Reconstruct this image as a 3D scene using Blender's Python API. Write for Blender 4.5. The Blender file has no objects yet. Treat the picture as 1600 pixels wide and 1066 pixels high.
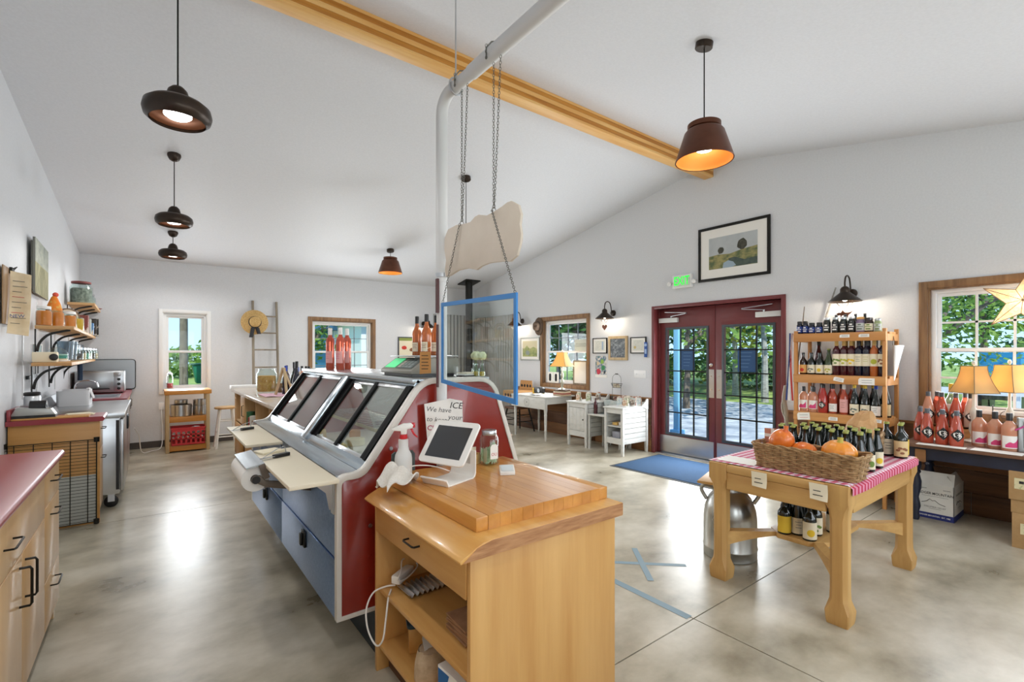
import bpy, bmesh, math, random
from mathutils import Vector, Matrix
random.seed(7)
SC = bpy.context.scene
COL = SC.collection
PI = math.pi
# ---------------------------------------------------------------- camera
cam_d = bpy.data.cameras.new('camera')
cam = bpy.data.objects.new('camera', cam_d)
COL.objects.link(cam)
cam_d.sensor_width = 36.0
cam_d.lens = 747.0 / 1600.0 * 36.0
cam_d.shift_y = 20.0 / 1600.0
cam_d.clip_start = 0.05
cam_d.clip_end = 300
cam.location = (0, 0, 1.45)
cam.rotation_euler = (PI / 2, 0, -math.atan2(564, 747))
SC.camera = cam
# ---------------------------------------------------------------- world, sun, exposure
SC.view_settings.view_transform = 'Standard'
SC.view_settings.look = 'None'
SC.view_settings.gamma = 1.0
SC.view_settings.use_curve_mapping = False
SC.view_settings.exposure = 0.37
SC.cycles.use_denoising = True
SC.cycles.adaptive_threshold = 0.04
SC.cycles.max_bounces = 7
SC.cycles.diffuse_bounces = 4
SC.cycles.glossy_bounces = 3
SC.cycles.transmission_bounces = 6
SC.cycles.transparent_max_bounces = 12
SC.cycles.caustics_reflective = False
SC.cycles.caustics_refractive = False
SC.cycles.sample_clamp_indirect = 4.0
W = bpy.data.worlds.new('sky')
SC.world = W
W.use_nodes = True
wn = W.node_tree.nodes
wl = W.node_tree.links
tcw = wn.new('ShaderNodeTexCoord')
sep = wn.new('ShaderNodeSeparateXYZ')
rmp = wn.new('ShaderNodeValToRGB')
wl.new(tcw.outputs['Generated'], sep.inputs[0])
wl.new(sep.outputs['Z'], rmp.inputs[0])
wl.new(rmp.outputs[0], wn['Background'].inputs[0])
rmp.color_ramp.elements[0].position = 0.0
rmp.color_ramp.elements[0].color = (0.50, 0.74, 0.95, 1)
rmp.color_ramp.elements[1].position = 0.55
rmp.color_ramp.elements[1].color = (0.13, 0.36, 0.80, 1)
wn['Background'].inputs[1].default_value = 1.3


def light(name, kind, loc, energy, col=(1, 1, 1), size=0.1, size_y=None, rot=None, parent=None):
    d = bpy.data.lights.new(name, kind)
    d.energy = energy
    d.color = col
    if kind == 'AREA':
        d.shape = 'RECTANGLE'
        d.size = size
        d.size_y = size_y or size
    elif kind == 'SUN':
        d.angle = size
    else:
        d.shadow_soft_size = size
    if kind == 'SPOT':
        d.spot_size = math.radians(168)
        d.spot_blend = 0.35
    o = bpy.data.objects.new(name, d)
    COL.objects.link(o)
    o.location = loc
    if rot:
        o.rotation_euler = rot
    o.parent = parent
    return o


sun_dir = Vector((0.25, 0.50, -0.83))
sl = light('sun', 'SUN', (0, 0, 20), 4.2, (1, 0.96, 0.88), math.radians(0.6))
sl.rotation_euler = sun_dir.to_track_quat('-Z', 'Y').to_euler()
# area lights adding daylight, one in each window and the glazed door
DAY = (0.93, 0.97, 1.0)
for wx in (0.55, 2.55, 4.55):  # fill lamps behind the camera, at windows that are invented
    light('window_daylight', 'AREA', (wx, -2.15, 1.62), 22, DAY, 1.4, 1.3, (PI / 2 + 0.12, 0, 0))
light('window_daylight', 'AREA', (5.86, 0.68, 1.5), 20, DAY, 1.0, 1.0, (PI / 2, 0, PI / 2))
light('window_daylight', 'AREA', (5.86, 6.27, 1.5), 28, DAY, 1.0, 1.0, (PI / 2, 0, PI / 2))
light('window_daylight', 'AREA', (5.97, 3.45, 1.05), 58, DAY, 1.3, 1.5, (PI / 2, 0, PI / 2))
light('window_daylight', 'AREA', (2.93, 9.20, 1.5), 30, DAY, 1.0, 1.0, (PI / 2, 0, PI))
light('window_daylight', 'AREA', (0.44, 9.20, 1.5), 20, DAY, 0.5, 1.0, (PI / 2, 0, PI))


# ---------------------------------------------------------------- materials
def lin(h):
    h = h.lstrip('#')
    out = []
    for i in (0, 2, 4):
        c = int(h[i:i + 2], 16) / 255
        out.append(c / 12.92 if c <= 0.04045 else ((c + 0.055) / 1.055) ** 2.4)
    return (out[0], out[1], out[2], 1)


MATS = {}


def mat(name, c1, rough=0.5, metal=0.0, c2=None, sc=(8, 8, 8), kind='noise', bump=0.0, bsc=None, spec=0.5,
        emit=0.0, coat=0.0, lo=0.35, hi=0.65, trans=0.0, detail=5.0, rvar=0.0, c3=None, translucent=0.0):
    if name in MATS:
        return MATS[name]
    m = bpy.data.materials.new(name)
    m.use_nodes = True
    n = m.node_tree.nodes
    l = m.node_tree.links
    b = n['Principled BSDF']
    b.inputs['Base Color'].default_value = lin(c1)
    b.inputs['Roughness'].default_value = rough
    b.inputs['Metallic'].default_value = metal
    b.inputs['Specular IOR Level'].default_value = spec
    b.inputs['Coat Weight'].default_value = coat
    b.inputs['Transmission Weight'].default_value = trans
    if emit:
        b.inputs['Emission Color'].default_value = lin(c1)
        b.inputs['Emission Strength'].default_value = emit
    tex = None
    if c2 or bump or rvar:
        tc = n.new('ShaderNodeTexCoord')
        mp = n.new('ShaderNodeMapping')
        mp.inputs['Scale'].default_value = sc
        l.new(tc.outputs['Object'], mp.inputs['Vector'])
        if kind == 'voronoi':
            tex = n.new('ShaderNodeTexVoronoi')
            tex.inputs['Scale'].default_value = 1
            fac = tex.outputs['Color']
        elif kind == 'check':
            tex = n.new('ShaderNodeTexChecker')
            tex.inputs['Scale'].default_value = 1
            fac = tex.outputs['Fac']
        elif kind == 'wave':
            tex = n.new('ShaderNodeTexWave')
            tex.inputs['Scale'].default_value = 1
            tex.inputs['Distortion'].default_value = 3
            tex.inputs['Detail'].default_value = 2
            fac = tex.outputs['Fac']
        else:
            tex = n.new('ShaderNodeTexNoise')
            tex.inputs['Scale'].default_value = 1
            tex.inputs['Detail'].default_value = detail
            tex.inputs['Roughness'].default_value = 0.6
            fac = tex.outputs['Fac']
        l.new(mp.outputs[0], tex.inputs['Vector'])
        if c2:
            r = n.new('ShaderNodeValToRGB')
            e = r.color_ramp.elements
            e[0].position, e[1].position = lo, hi
            e[0].color, e[1].color = lin(c1), lin(c2)
            if c3:
                k = e.new((lo + hi) / 2)
                k.color = lin(c3)
            l.new(fac, r.inputs[0])
            l.new(r.outputs[0], b.inputs['Base Color'])
            if emit:
                l.new(r.outputs[0], b.inputs['Emission Color'])
        if rvar:
            mr = n.new('ShaderNodeMapRange')
            mr.inputs[3].default_value = rough - rvar
            mr.inputs[4].default_value = rough + rvar
            l.new(fac, mr.inputs[0])
            l.new(mr.outputs[0], b.inputs['Roughness'])
        if bump:
            bm = n.new('ShaderNodeBump')
            bm.inputs['Strength'].default_value = bump
            bm.inputs['Distance'].default_value = 0.01
            l.new(fac, bm.inputs['Height'])
            l.new(bm.outputs[0], b.inputs['Normal'])
    if translucent:
        out = n['Material Output']
        mx = n.new('ShaderNodeMixShader')
        tr = n.new('ShaderNodeBsdfTranslucent')
        tr.inputs[0].default_value = lin(c2 or c1)
        mx.inputs[0].default_value = translucent
        l.new(b.outputs[0], mx.inputs[1])
        l.new(tr.outputs[0], mx.inputs[2])
        l.new(mx.outputs[0], out.inputs[0])
    MATS[name] = m
    return m


def clear(name, tint='#ffffff', gloss=0.1, body=None, bodyf=0.0):
    """thin clear pane: straight-through light plus a surface reflection"""
    if name in MATS:
        return MATS[name]
    m = bpy.data.materials.new(name)
    m.use_nodes = True
    n = m.node_tree.nodes
    l = m.node_tree.links
    out = n['Material Output']
    n.remove(n['Principled BSDF'])
    t = n.new('ShaderNodeBsdfTransparent')
    t.inputs[0].default_value = lin(tint)
    g = n.new('ShaderNodeBsdfGlossy')
    g.inputs['Roughness'].default_value = 0.02
    lw = n.new('ShaderNodeLayerWeight')
    lw.inputs[0].default_value = 0.25
    mp = n.new('ShaderNodeMapRange')
    mp.inputs[3].default_value = gloss * 0.4
    mp.inputs[4].default_value = min(1, gloss * 6)
    l.new(lw.outputs['Facing'], mp.inputs[0])
    mx = n.new('ShaderNodeMixShader')
    l.new(mp.outputs[0], mx.inputs[0])
    src = t.outputs[0]
    if bodyf:
        d = n.new('ShaderNodeBsdfDiffuse')
        d.inputs[0].default_value = lin(body)
        m2 = n.new('ShaderNodeMixShader')
        m2.inputs[0].default_value = bodyf
        l.new(t.outputs[0], m2.inputs[1])
        l.new(d.outputs[0], m2.inputs[2])
        src = m2.outputs[0]
    l.new(src, mx.inputs[1])
    l.new(g.outputs[0], mx.inputs[2])
    l.new(mx.outputs[0], out.inputs[0])
    MATS[name] = m
    return m


def wood(name, c1, c2, axis='x', rough=0.4, s=1.0, bump=0.05, coat=0.0, lo=0.3, hi=0.7, c3=None):
    f = 22 * s
    g = 1.6 * s
    sc = {'x': (g, f, f), 'y': (f, g, f), 'z': (f, f, g)}[axis]
    return mat(name, c1, rough, 0, c2, sc, 'noise', bump, coat=coat, lo=lo, hi=hi, detail=6, c3=c3)


# ---------------------------------------------------------------- mesh builder
class MB:
    def __init__(s):
        s.v = []
        s.f = []
        s.t = None

    def add(s, v, f):
        o = len(s.v)
        if s.t is not None:
            v = [tuple(s.t @ Vector(p)) for p in v]
        s.v += [tuple(p) for p in v]
        s.f += [tuple(i + o for i in q) for q in f]
        return s

    def box(s, x0, y0, z0, x1, y1, z1):
        v = [(x0, y0, z0), (x1, y0, z0), (x1, y1, z0), (x0, y1, z0), (x0, y0, z1), (x1, y0, z1), (x1, y1, z1), (x0, y1, z1)]
        return s.add(v, [(0, 3, 2, 1), (4, 5, 6, 7), (0, 1, 5, 4), (1, 2, 6, 5), (2, 3, 7, 6), (3, 0, 4, 7)])

    def cbox(s, cx, cy, cz, sx, sy, sz):
        return s.box(cx - sx / 2, cy - sy / 2, cz - sz / 2, cx + sx / 2, cy + sy / 2, cz + sz / 2)

    def bar(s, p, q, w, h, up=(0, 0, 1)):
        """square bar from p to q, w wide, h along up"""
        p, q = Vector(p), Vector(q)
        d = (q - p).normalized()
        u = Vector(up)
        if abs(d.dot(u)) > 0.99:
            u = Vector((0, 1, 0))
        r = d.cross(u).normalized() * (w / 2)
        u = r.cross(d).normalized() * (h / 2)
        v = [p - r - u, p + r - u, p + r + u, p - r + u, q - r - u, q + r - u, q + r + u, q - r + u]
        return s.add(v, [(0, 3, 2, 1), (4, 5, 6, 7), (0, 1, 5, 4), (1, 2, 6, 5), (2, 3, 7, 6), (3, 0, 4, 7)])

    def cyl(s, p, q, r0, r1=None, n=12, caps=True):
        r1 = r0 if r1 is None else r1
        p, q = Vector(p), Vector(q)
        d = (q - p).normalized()
        a = d.orthogonal().normalized()
        b = d.cross(a)
        v, f = [], []
        for i in range(n):
            t = 2 * PI * i / n
            k = a * math.cos(t) + b * math.sin(t)
            v += [p + k * r0, q + k * r1]
        for i in range(n):
            j = (i + 1) % n
            f.append((2 * i, 2 * j, 2 * j + 1, 2 * i + 1))
        if caps:
            f.append(tuple(2 * i for i in range(n))[::-1])
            f.append(tuple(2 * i + 1 for i in range(n)))
        return s.add(v, f)

    def lathe(s, prof, n=20, c=(0, 0, 0), a0=0.0, a1=2 * PI, sx=1.0, sy=1.0, lobes=0, amp=0.0):
        full = abs(a1 - a0 - 2 * PI) < 1e-6
        m = n if full else n + 1
        v, f = [], []
        for r, z in prof:
            for i in range(m):
                t = a0 + (a1 - a0) * i / n
                k = 1 + (amp * math.cos(lobes * t) if lobes else 0)
                v.append((c[0] + r * k * math.cos(t) * sx, c[1] + r * k * math.sin(t) * sy, c[2] + z))
        for k in range(len(prof) - 1):
            for i in range(n):
                j = (i + 1) % m
                f.append((k * m + i, k * m + j, (k + 1) * m + j, (k + 1) * m + i))
        return s.add(v, f)

    def tube(s, pts, r, n=6, closed=False):
        pts = [Vector(p) for p in pts]
        v, f = [], []
        N = len(pts)
        pa = None
        for i, p in enumerate(pts):
            if closed:
                d = pts[(i + 1) % N] - pts[i - 1]
            else:
                d = pts[min(i + 1, N - 1)] - pts[max(i - 1, 0)]
            d.normalize()
            a = d.orthogonal().normalized() if pa is None else (pa - d * pa.dot(d)).normalized()
            pa = a
            b = d.cross(a)
            rr = r[i] if isinstance(r, (list, tuple)) else r
            for k in range(n):
                t = 2 * PI * k / n
                v.append(p + (a * math.cos(t) + b * math.sin(t)) * rr)
        for i in range(N if closed else N - 1):
            for k in range(n):
                a0, b0 = i * n + k, i * n + (k + 1) % n
                i2 = (i + 1) % N
                f.append((a0, b0, i2 * n + (k + 1) % n, i2 * n + k))
        if not closed:
            f.append(tuple(range(n))[::-1])
            f.append(tuple((N - 1) * n + k for k in range(n)))
        return s.add(v, f)

    def prism(s, poly, plane, a, b):
        def P(p, t):
            return {'xz': (p[0], t, p[1]), 'yz': (t, p[0], p[1]), 'xy': (p[0], p[1], t)}[plane]
        n = len(poly)
        v = [P(p, a) for p in poly] + [P(p, b) for p in poly]
        f = [tuple(range(n))[::-1], tuple(range(n, 2 * n))]
        for i in range(n):
            j = (i + 1) % n
            f.append((i, j, n + j, n + i))
        return s.add(v, f)

    def ring(s, outer, inner, plane, a, b):
        """frame between two outlines with the same number of points"""
        def P(p, t):
            return {'xz': (p[0], t, p[1]), 'yz': (t, p[0], p[1]), 'xy': (p[0], p[1], t)}[plane]
        n = len(outer)
        v = [P(p, a) for p in outer] + [P(p, a) for p in inner] + [P(p, b) for p in outer] + [P(p, b) for p in inner]
        f = []
        for i in range(n):
            j = (i + 1) % n
            f += [(i, j, n + j, n + i), (2 * n + i, 3 * n + i, 3 * n + j, 2 * n + j), (i, 2 * n + i, 2 * n + j, j), (n + i, n + j, 3 * n + j, 3 * n + i)]
        return s.add(v, f)

    def rframe(s, x0, z0, x1, z1, w, y0, y1):
        """rectangular frame facing -y, member width w"""
        o = [(x0, z0), (x1, z0), (x1, z1), (x0, z1)]
        i = [(x0 + w, z0 + w), (x1 - w, z0 + w), (x1 - w, z1 - w), (x0 + w, z1 - w)]
        return s.ring(o, i, 'xz', y0, y1)

    def sheet(s, fn, nu, nv, th=0.0):
        """surface fn(u,v) with u,v in 0..1"""
        v = [Vector(fn(i / nu, j / nv)) for j in range(nv + 1) for i in range(nu + 1)]
        w = nu + 1
        f = [(j * w + i, j * w + i + 1, (j + 1) * w + i + 1, (j + 1) * w + i) for j in range(nv) for i in range(nu)]
        if th:
            k = len(v)
            nr = [Vector((0, 0, 0)) for _ in v]
            for q in f:
                nn = (v[q[1]] - v[q[0]]).cross(v[q[3]] - v[q[0]])
                for i in q:
                    nr[i] += nn
            v2 = [p - nr[i].normalized() * th for i, p in enumerate(v)]
            f2 = [tuple(i + k for i in q[::-1]) for q in f]
            edge = list(range(nu)) + [j * w + nu for j in range(nv)] + [nv * w + i for i in range(nu, 0, -1)] + [j * w for j in range(nv, 0, -1)]
            for i in range(len(edge)):
                a, b = edge[i], edge[(i + 1) % len(edge)]
                f2.append((b, a, a + k, b + k))
            v, f = v + v2, f + f2
        return s.add(v, f)

    def ball(s, c, r, nu=12, nv=8, sx=1, sy=1, sz=1):
        prof = [(max(r * math.sin(PI * k / nv), 0.0), -r * math.cos(PI * k / nv) * sz) for k in range(nv + 1)]
        prof[0] = (0.0, prof[0][1])
        prof[-1] = (0.0, prof[-1][1])
        return s.lathe(prof, nu, c, sx=sx, sy=sy)

    def mesh(s, name, smooth=True, bevel=0.0, seg=2, angle=40):
        me = bpy.data.meshes.new(name)
        me.from_pydata(s.v, [], s.f)
        bm = bmesh.new()
        bm.from_mesh(me)
        bmesh.ops.remove_doubles(bm, verts=bm.verts, dist=1e-6)
        bmesh.ops.dissolve_degenerate(bm, edges=bm.edges, dist=1e-7)
        bmesh.ops.recalc_face_normals(bm, faces=bm.faces)
        if bevel:
            ed = [e for e in bm.edges if len(e.link_faces) == 2 and e.calc_face_angle(0) > math.radians(30)]
            bmesh.ops.bevel(bm, geom=ed, offset=bevel, segments=seg, affect='EDGES', clamp_overlap=True, profile=0.5)
        if smooth:
            th = math.radians(angle)
            for e in bm.edges:
                e.smooth = len(e.link_faces) == 2 and e.calc_face_angle(0) < th
            for q in bm.faces:
                q.smooth = True
        bm.to_mesh(me)
        bm.free()
        return me


def put(name, me, m, parent=None, loc=(0, 0, 0), rot=(0, 0, 0), scale=None):
    if isinstance(me, MB):
        me = me.mesh(name)
    if m is not None and not me.materials:
        me.materials.append(m)
    o = bpy.data.objects.new(name, me)
    COL.objects.link(o)
    o.location = loc
    o.rotation_euler = rot
    if scale:
        o.scale = scale
    o.parent = parent
    return o


def part(name, mb, m, parent, bevel=0.0, smooth=True, label=None, loc=(0, 0, 0), rot=(0, 0, 0), seg=2, angle=40):
    o = put(name, mb.mesh(name, smooth, bevel, seg, angle) if isinstance(mb, MB) else mb, m, parent, loc, rot)
    if label:
        o['label'] = label
    return o


def tag(o, label, cat, group=None, kind=None):
    o['label'] = label
    o['category'] = cat
    if group:
        o['group'] = group
    if kind:
        o['kind'] = kind
    return o


def thing(name, label, cat, loc=(0, 0, 0), rz=0.0, group=None, kind=None):
    o = bpy.data.objects.new(name, None)
    COL.objects.link(o)
    o.empty_display_size = 0.05
    o.location = loc
    o.rotation_euler = (0, 0, rz)
    return tag(o, label, cat, group, kind)


def solo(name, mb, m, label, cat, loc=(0, 0, 0), rz=0.0, group=None, bevel=0.0, kind=None, rot=None, angle=40):
    o = part(name, mb, m, None, bevel, loc=loc, rot=rot or (0, 0, rz), angle=angle)
    return tag(o, label, cat, group, kind)


def struct(name, mb, m, label=None, parent=None, bevel=0.0, cat=None):
    o = part(name, mb, m, parent, bevel)
    if parent is None:
        o['kind'] = 'structure'
        o['label'] = label or name.replace('_', ' ')
        o['category'] = cat or name.split('_')[0]
    return o


TXT = {}


def text(s, size, m, parent, loc, rot=(PI / 2, 0, 0), align='CENTER', ext=0.0004, name='lettering', shear=0.0, sx=1.0, bold=0.0):
    key = (s, align, shear, bold, m.name)
    if key not in TXT:
        c = bpy.data.curves.new('lettering', 'FONT')
        c.body = s
        c.size = 1
        c.align_x = align
        c.align_y = 'CENTER'
        c.shear = shear
        c.offset = bold
        c.resolution_u = 2
        o = bpy.data.objects.new('t', c)
        COL.objects.link(o)
        bpy.context.view_layer.update()
        me = bpy.data.meshes.new_from_object(o.evaluated_get(bpy.context.evaluated_depsgraph_get()))
        bpy.data.objects.remove(o)
        bpy.data.curves.remove(c)
        me.materials.clear()
        me.materials.append(m)
        TXT[key] = me
    o = put(name, TXT[key], m, parent, loc, rot, (size * sx, size, size))
    return o


ORD = ['first', 'second', 'third', 'fourth', 'fifth', 'sixth', 'seventh', 'eighth', 'ninth', 'tenth', 'eleventh', 'twelfth']
RW = -PI / 2          # things on or along the door wall: local x runs to the viewer's right, local y into the wall
LW = PI / 2           # the same for the left wall


def bez(p0, p1, p2, p3, n=12):
    p0, p1, p2, p3 = map(Vector, (p0, p1, p2, p3))
    return [p0 * (1 - t) ** 3 + p1 * 3 * t * (1 - t) ** 2 + p2 * 3 * t * t * (1 - t) + p3 * t ** 3 for t in [i / n for i in range(n + 1)]]


def smooth_path(pts, n=6):
    """Catmull-Rom through pts"""
    P = [Vector(p) for p in pts]
    P = [P[0] * 2 - P[1]] + P + [P[-1] * 2 - P[-2]]
    out = []
    for i in range(1, len(P) - 2):
        for k in range(n):
            t = k / n
            a, b, c, d = P[i - 1], P[i], P[i + 1], P[i + 2]
            out.append(0.5 * ((2 * b) + (c - a) * t + (2 * a - 5 * b + 4 * c - d) * t * t + (3 * b - a - 3 * c + d) * t ** 3))
    out.append(P[-2])
    return out
# ---------------------------------------------------------------- shared materials
M_WALL = mat('wall_paint', '#d8dadd', 0.75, c2='#dddfe2', sc=(60, 60, 60), bump=0.03)
M_CEIL = mat('ceiling_paint', '#dadce0', 0.6, c2='#dfe1e5', sc=(50, 50, 50), bump=0.02)
M_CONC = mat('polished_concrete', '#877f6c', 0.3, c2='#cfc8b7', sc=(1.7, 2.2, 1), lo=0.31, hi=0.66, detail=15, rvar=0.08, c3='#b3ab97', spec=0.5)
M_JOINT = mat('joint_dark', '#1e1c1a', 0.9)
M_WHITE = mat('white_paint', '#eeeeec', 0.4)
M_VINYL = mat('white_vinyl', '#f2f3f3', 0.35)
M_CASE_W = wood('window_casing_wood', '#6f4f32', '#a27c54', 'z', 0.5)
M_BASEB = mat('dark_baseboard', '#4a433e', 0.5)
M_GLASS = clear('window_glass', '#fafdfd', 0.02)
M_BEAM = wood('glulam_light', '#dda050', '#f0c47e', 'x', 0.45, 0.6)
M_BEAM2 = wood('glulam_dark', '#ac6a1c', '#d2923a', 'x', 0.45, 0.6)
M_BLK = mat('black_metal', '#15140f', 0.4, 0.3)
M_BLKP = mat('black_plastic', '#161616', 0.35)
M_STEEL = mat('brushed_steel', '#bcbfc2', 0.3, 1.0, c2='#c9cbcd', sc=(1.5, 1.5, 5), rvar=0.04)
M_CHROME = mat('chrome', '#d8d8da', 0.12, 1.0)
M_MAROON = mat('maroon_paint', '#713334', 0.3, c2='#78393a', sc=(3, 3, 3))
M_PAPER = mat('white_paper', '#f1efe9', 0.8)
M_CREAM = mat('cream_paper', '#e9dfc4', 0.8)
M_INK = mat('black_ink', '#222222', 0.8)
M_RED = mat('red_plastic', '#c8202a', 0.35)
PLANK = [wood('reclaimed_plank_a', '#4d3220', '#7b5537', 'y', 0.7, 0.7, 0.3), wood('reclaimed_plank_b', '#6a4427', '#a1713f', 'y', 0.7, 0.6, 0.3),
         wood('reclaimed_plank_c', '#3f2a1d', '#6d4a31', 'y', 0.7, 0.8, 0.3), wood('reclaimed_plank_d', '#5b3c25', '#8f6238', 'y', 0.7, 0.5, 0.3)]
RX, BY, FY = 5.9, 9.24, -2.24


def roofz(y):
    return 3.96 - 0.185 * abs(y - 3.5)


def leftx(y):
    return -0.82 - 0.0254 * (9.24 - y)


# ---------------------------------------------------------------- floor
fl = MB()
fl.box(-1.3, FY - 0.15, -0.09, RX + 0.15, BY + 0.15, -0.012)
floor = struct('floor', fl, M_JOINT, 'polished grey beige concrete floor cut by thin dark joints')
xs, ys = [-1.3, 2.37, RX + 0.15], [FY - 0.15, 1.49, 5.37, BY + 0.15]
for i in range(2):
    for j in range(3):
        g = 0.0035
        b = MB()
        b.box(xs[i] + (g if i else 0), ys[j] + (g if j else 0), -0.012, xs[i + 1] - (g if i == 0 else 0), ys[j + 1] - (g if j < 2 else 0), 0)
        part('concrete_slab', b, M_CONC, floor)


# ---------------------------------------------------------------- walls
def wall_cols(cuts, openings, top):
    """columns along a wall: yields (a, b, z0, z1a, z1b)"""
    cs = sorted(set(cuts + [o[0] for o in openings] + [o[1] for o in openings]))
    for a, b in zip(cs, cs[1:]):
        z = 0.0
        for o in sorted([o for o in openings if o[0] <= a + 1e-6 and o[1] >= b - 1e-6], key=lambda o: o[2]):
            if o[2] > z + 1e-4:
                yield a, b, z, o[2], o[2]
            z = o[3]
        yield a, b, z, top(a), top(b)


D0, D1, DH = 2.565, 4.335, 2.10
W3 = (5.70, 6.84, 0.90, 2.07)
W4 = (0.12, 1.245, 0.90, 2.07)
wr = MB()
for a, b, z0, za, zb in wall_cols([FY - 0.15, 3.5, BY + 0.15], [(D0, D1, 0, DH), W3, W4], roofz):
    wr.prism([(a, z0), (b, z0), (b, zb), (a, za)], 'yz', RX, RX + 0.15)
wall_right = struct('wall_right', wr, M_WALL, 'white gable wall with the maroon double door')
W1 = (0.145, 0.735, 0.87, 2.10)
W2 = (2.36, 3.50, 0.90, 2.07)
wb = MB()
for a, b, z0, za, zb in wall_cols([-1.3, RX], [W1, W2], lambda x: roofz(BY)):
    wb.prism([(a, z0), (b, z0), (b, zb + 0.02), (a, za + 0.02)], 'xz', BY, BY + 0.15)
struct('wall_back', wb, M_WALL, 'white far wall with two windows')
FW = [(wx - 0.72, wx + 0.72, 0.95, 2.3) for wx in (0.55, 2.55, 4.55)]  # unseen windows, added to bring light from behind the camera
wf = MB()
for a, b, z0, za, zb in wall_cols([-1.3, RX], FW, lambda x: roofz(FY)):
    wf.prism([(a, z0), (b, z0), (b, zb + 0.02), (a, za + 0.02)], 'xz', FY - 0.15, FY)
struct('wall_front', wf, M_WALL, 'white wall behind the camera with three windows')
wlft = MB()
for a, b in ((FY - 0.15, 3.5), (3.5, BY + 0.15)):
    v = []
    for dx in (0, -0.15):
        v += [(leftx(a) + dx, a, 0), (leftx(b) + dx, b, 0), (leftx(b) + dx, b, roofz(b) + 0.02), (leftx(a) + dx, a, roofz(a) + 0.02)]
    wlft.add(v, [(0, 1, 2, 3), (7, 6, 5, 4), (0, 4, 5, 1), (1, 5, 6, 2), (2, 6, 7, 3), (3, 7, 4, 0)])
struct('wall_left', wlft, M_WALL, 'white left wall above the kitchen counters')
ce = MB()
for a, b in ((FY - 0.5, 3.5), (3.5, BY + 0.5)):
    ce.prism([(a, roofz(a)), (b, roofz(b)), (b, roofz(b) + 0.12), (a, roofz(a) + 0.12)], 'yz', -1.5, RX + 0.6)
struct('ceiling', ce, M_CEIL, 'white vaulted ceiling sloping from the ridge')
# ridge beam: glulam with four laminations
bl = MB()
bl.box(-1.0, 3.42, 3.775, RX, 3.55, 3.80)
beam = tag(part('trim_1', bl, M_BEAM, None, 0.002), 'honey coloured laminated timber ridge beam under the ceiling', 'beam', kind='structure')
for k in range(4):
    z = 3.80 + k * 0.04
    b = MB()
    b.box(-1.0, 3.42 - 0.0015 * (k % 2), z + 0.0006, RX, 3.55, z + 0.0394)
    part('lamination', b, (M_BEAM, M_BEAM2, M_BEAM, M_BEAM2)[(k + 1) % 4], beam, 0.0015)
# baseboards
b = MB()
b.box(-0.82, BY - 0.015, 0, RX - 0.03, BY, 0.10)
struct('baseboard_back', b, M_BASEB, 'dark grey brown baseboard of the far wall')
# reclaimed wainscot on the door wall: planks belong to the wall
rows = [0.0, 0.2, 0.4, 0.6, 0.775]
for y0, y1 in ((FY, 2.51), (4.39, BY)):
    for r in range(4):
        y = y0 - random.uniform(0, 1.2)
        while y < y1:
            L = random.uniform(1.3, 2.3)
            a, c = max(y, y0), min(y + L, y1)
            if c - a > 0.05:
                b = MB()
                d = random.uniform(0.016, 0.024)
                b.box(RX - d, a + 0.002, rows[r] + 0.002, RX - 0.0005, c - 0.002, rows[r + 1] - 0.002)
                part('plank', b, random.choice(PLANK), wall_right, 0.002)
            y += L
    b = MB()
    b.box(RX - 0.035, y0, 0.775, RX, y1, 0.80)
    part('cap_rail', b, PLANK[1], wall_right, 0.002)


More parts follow.
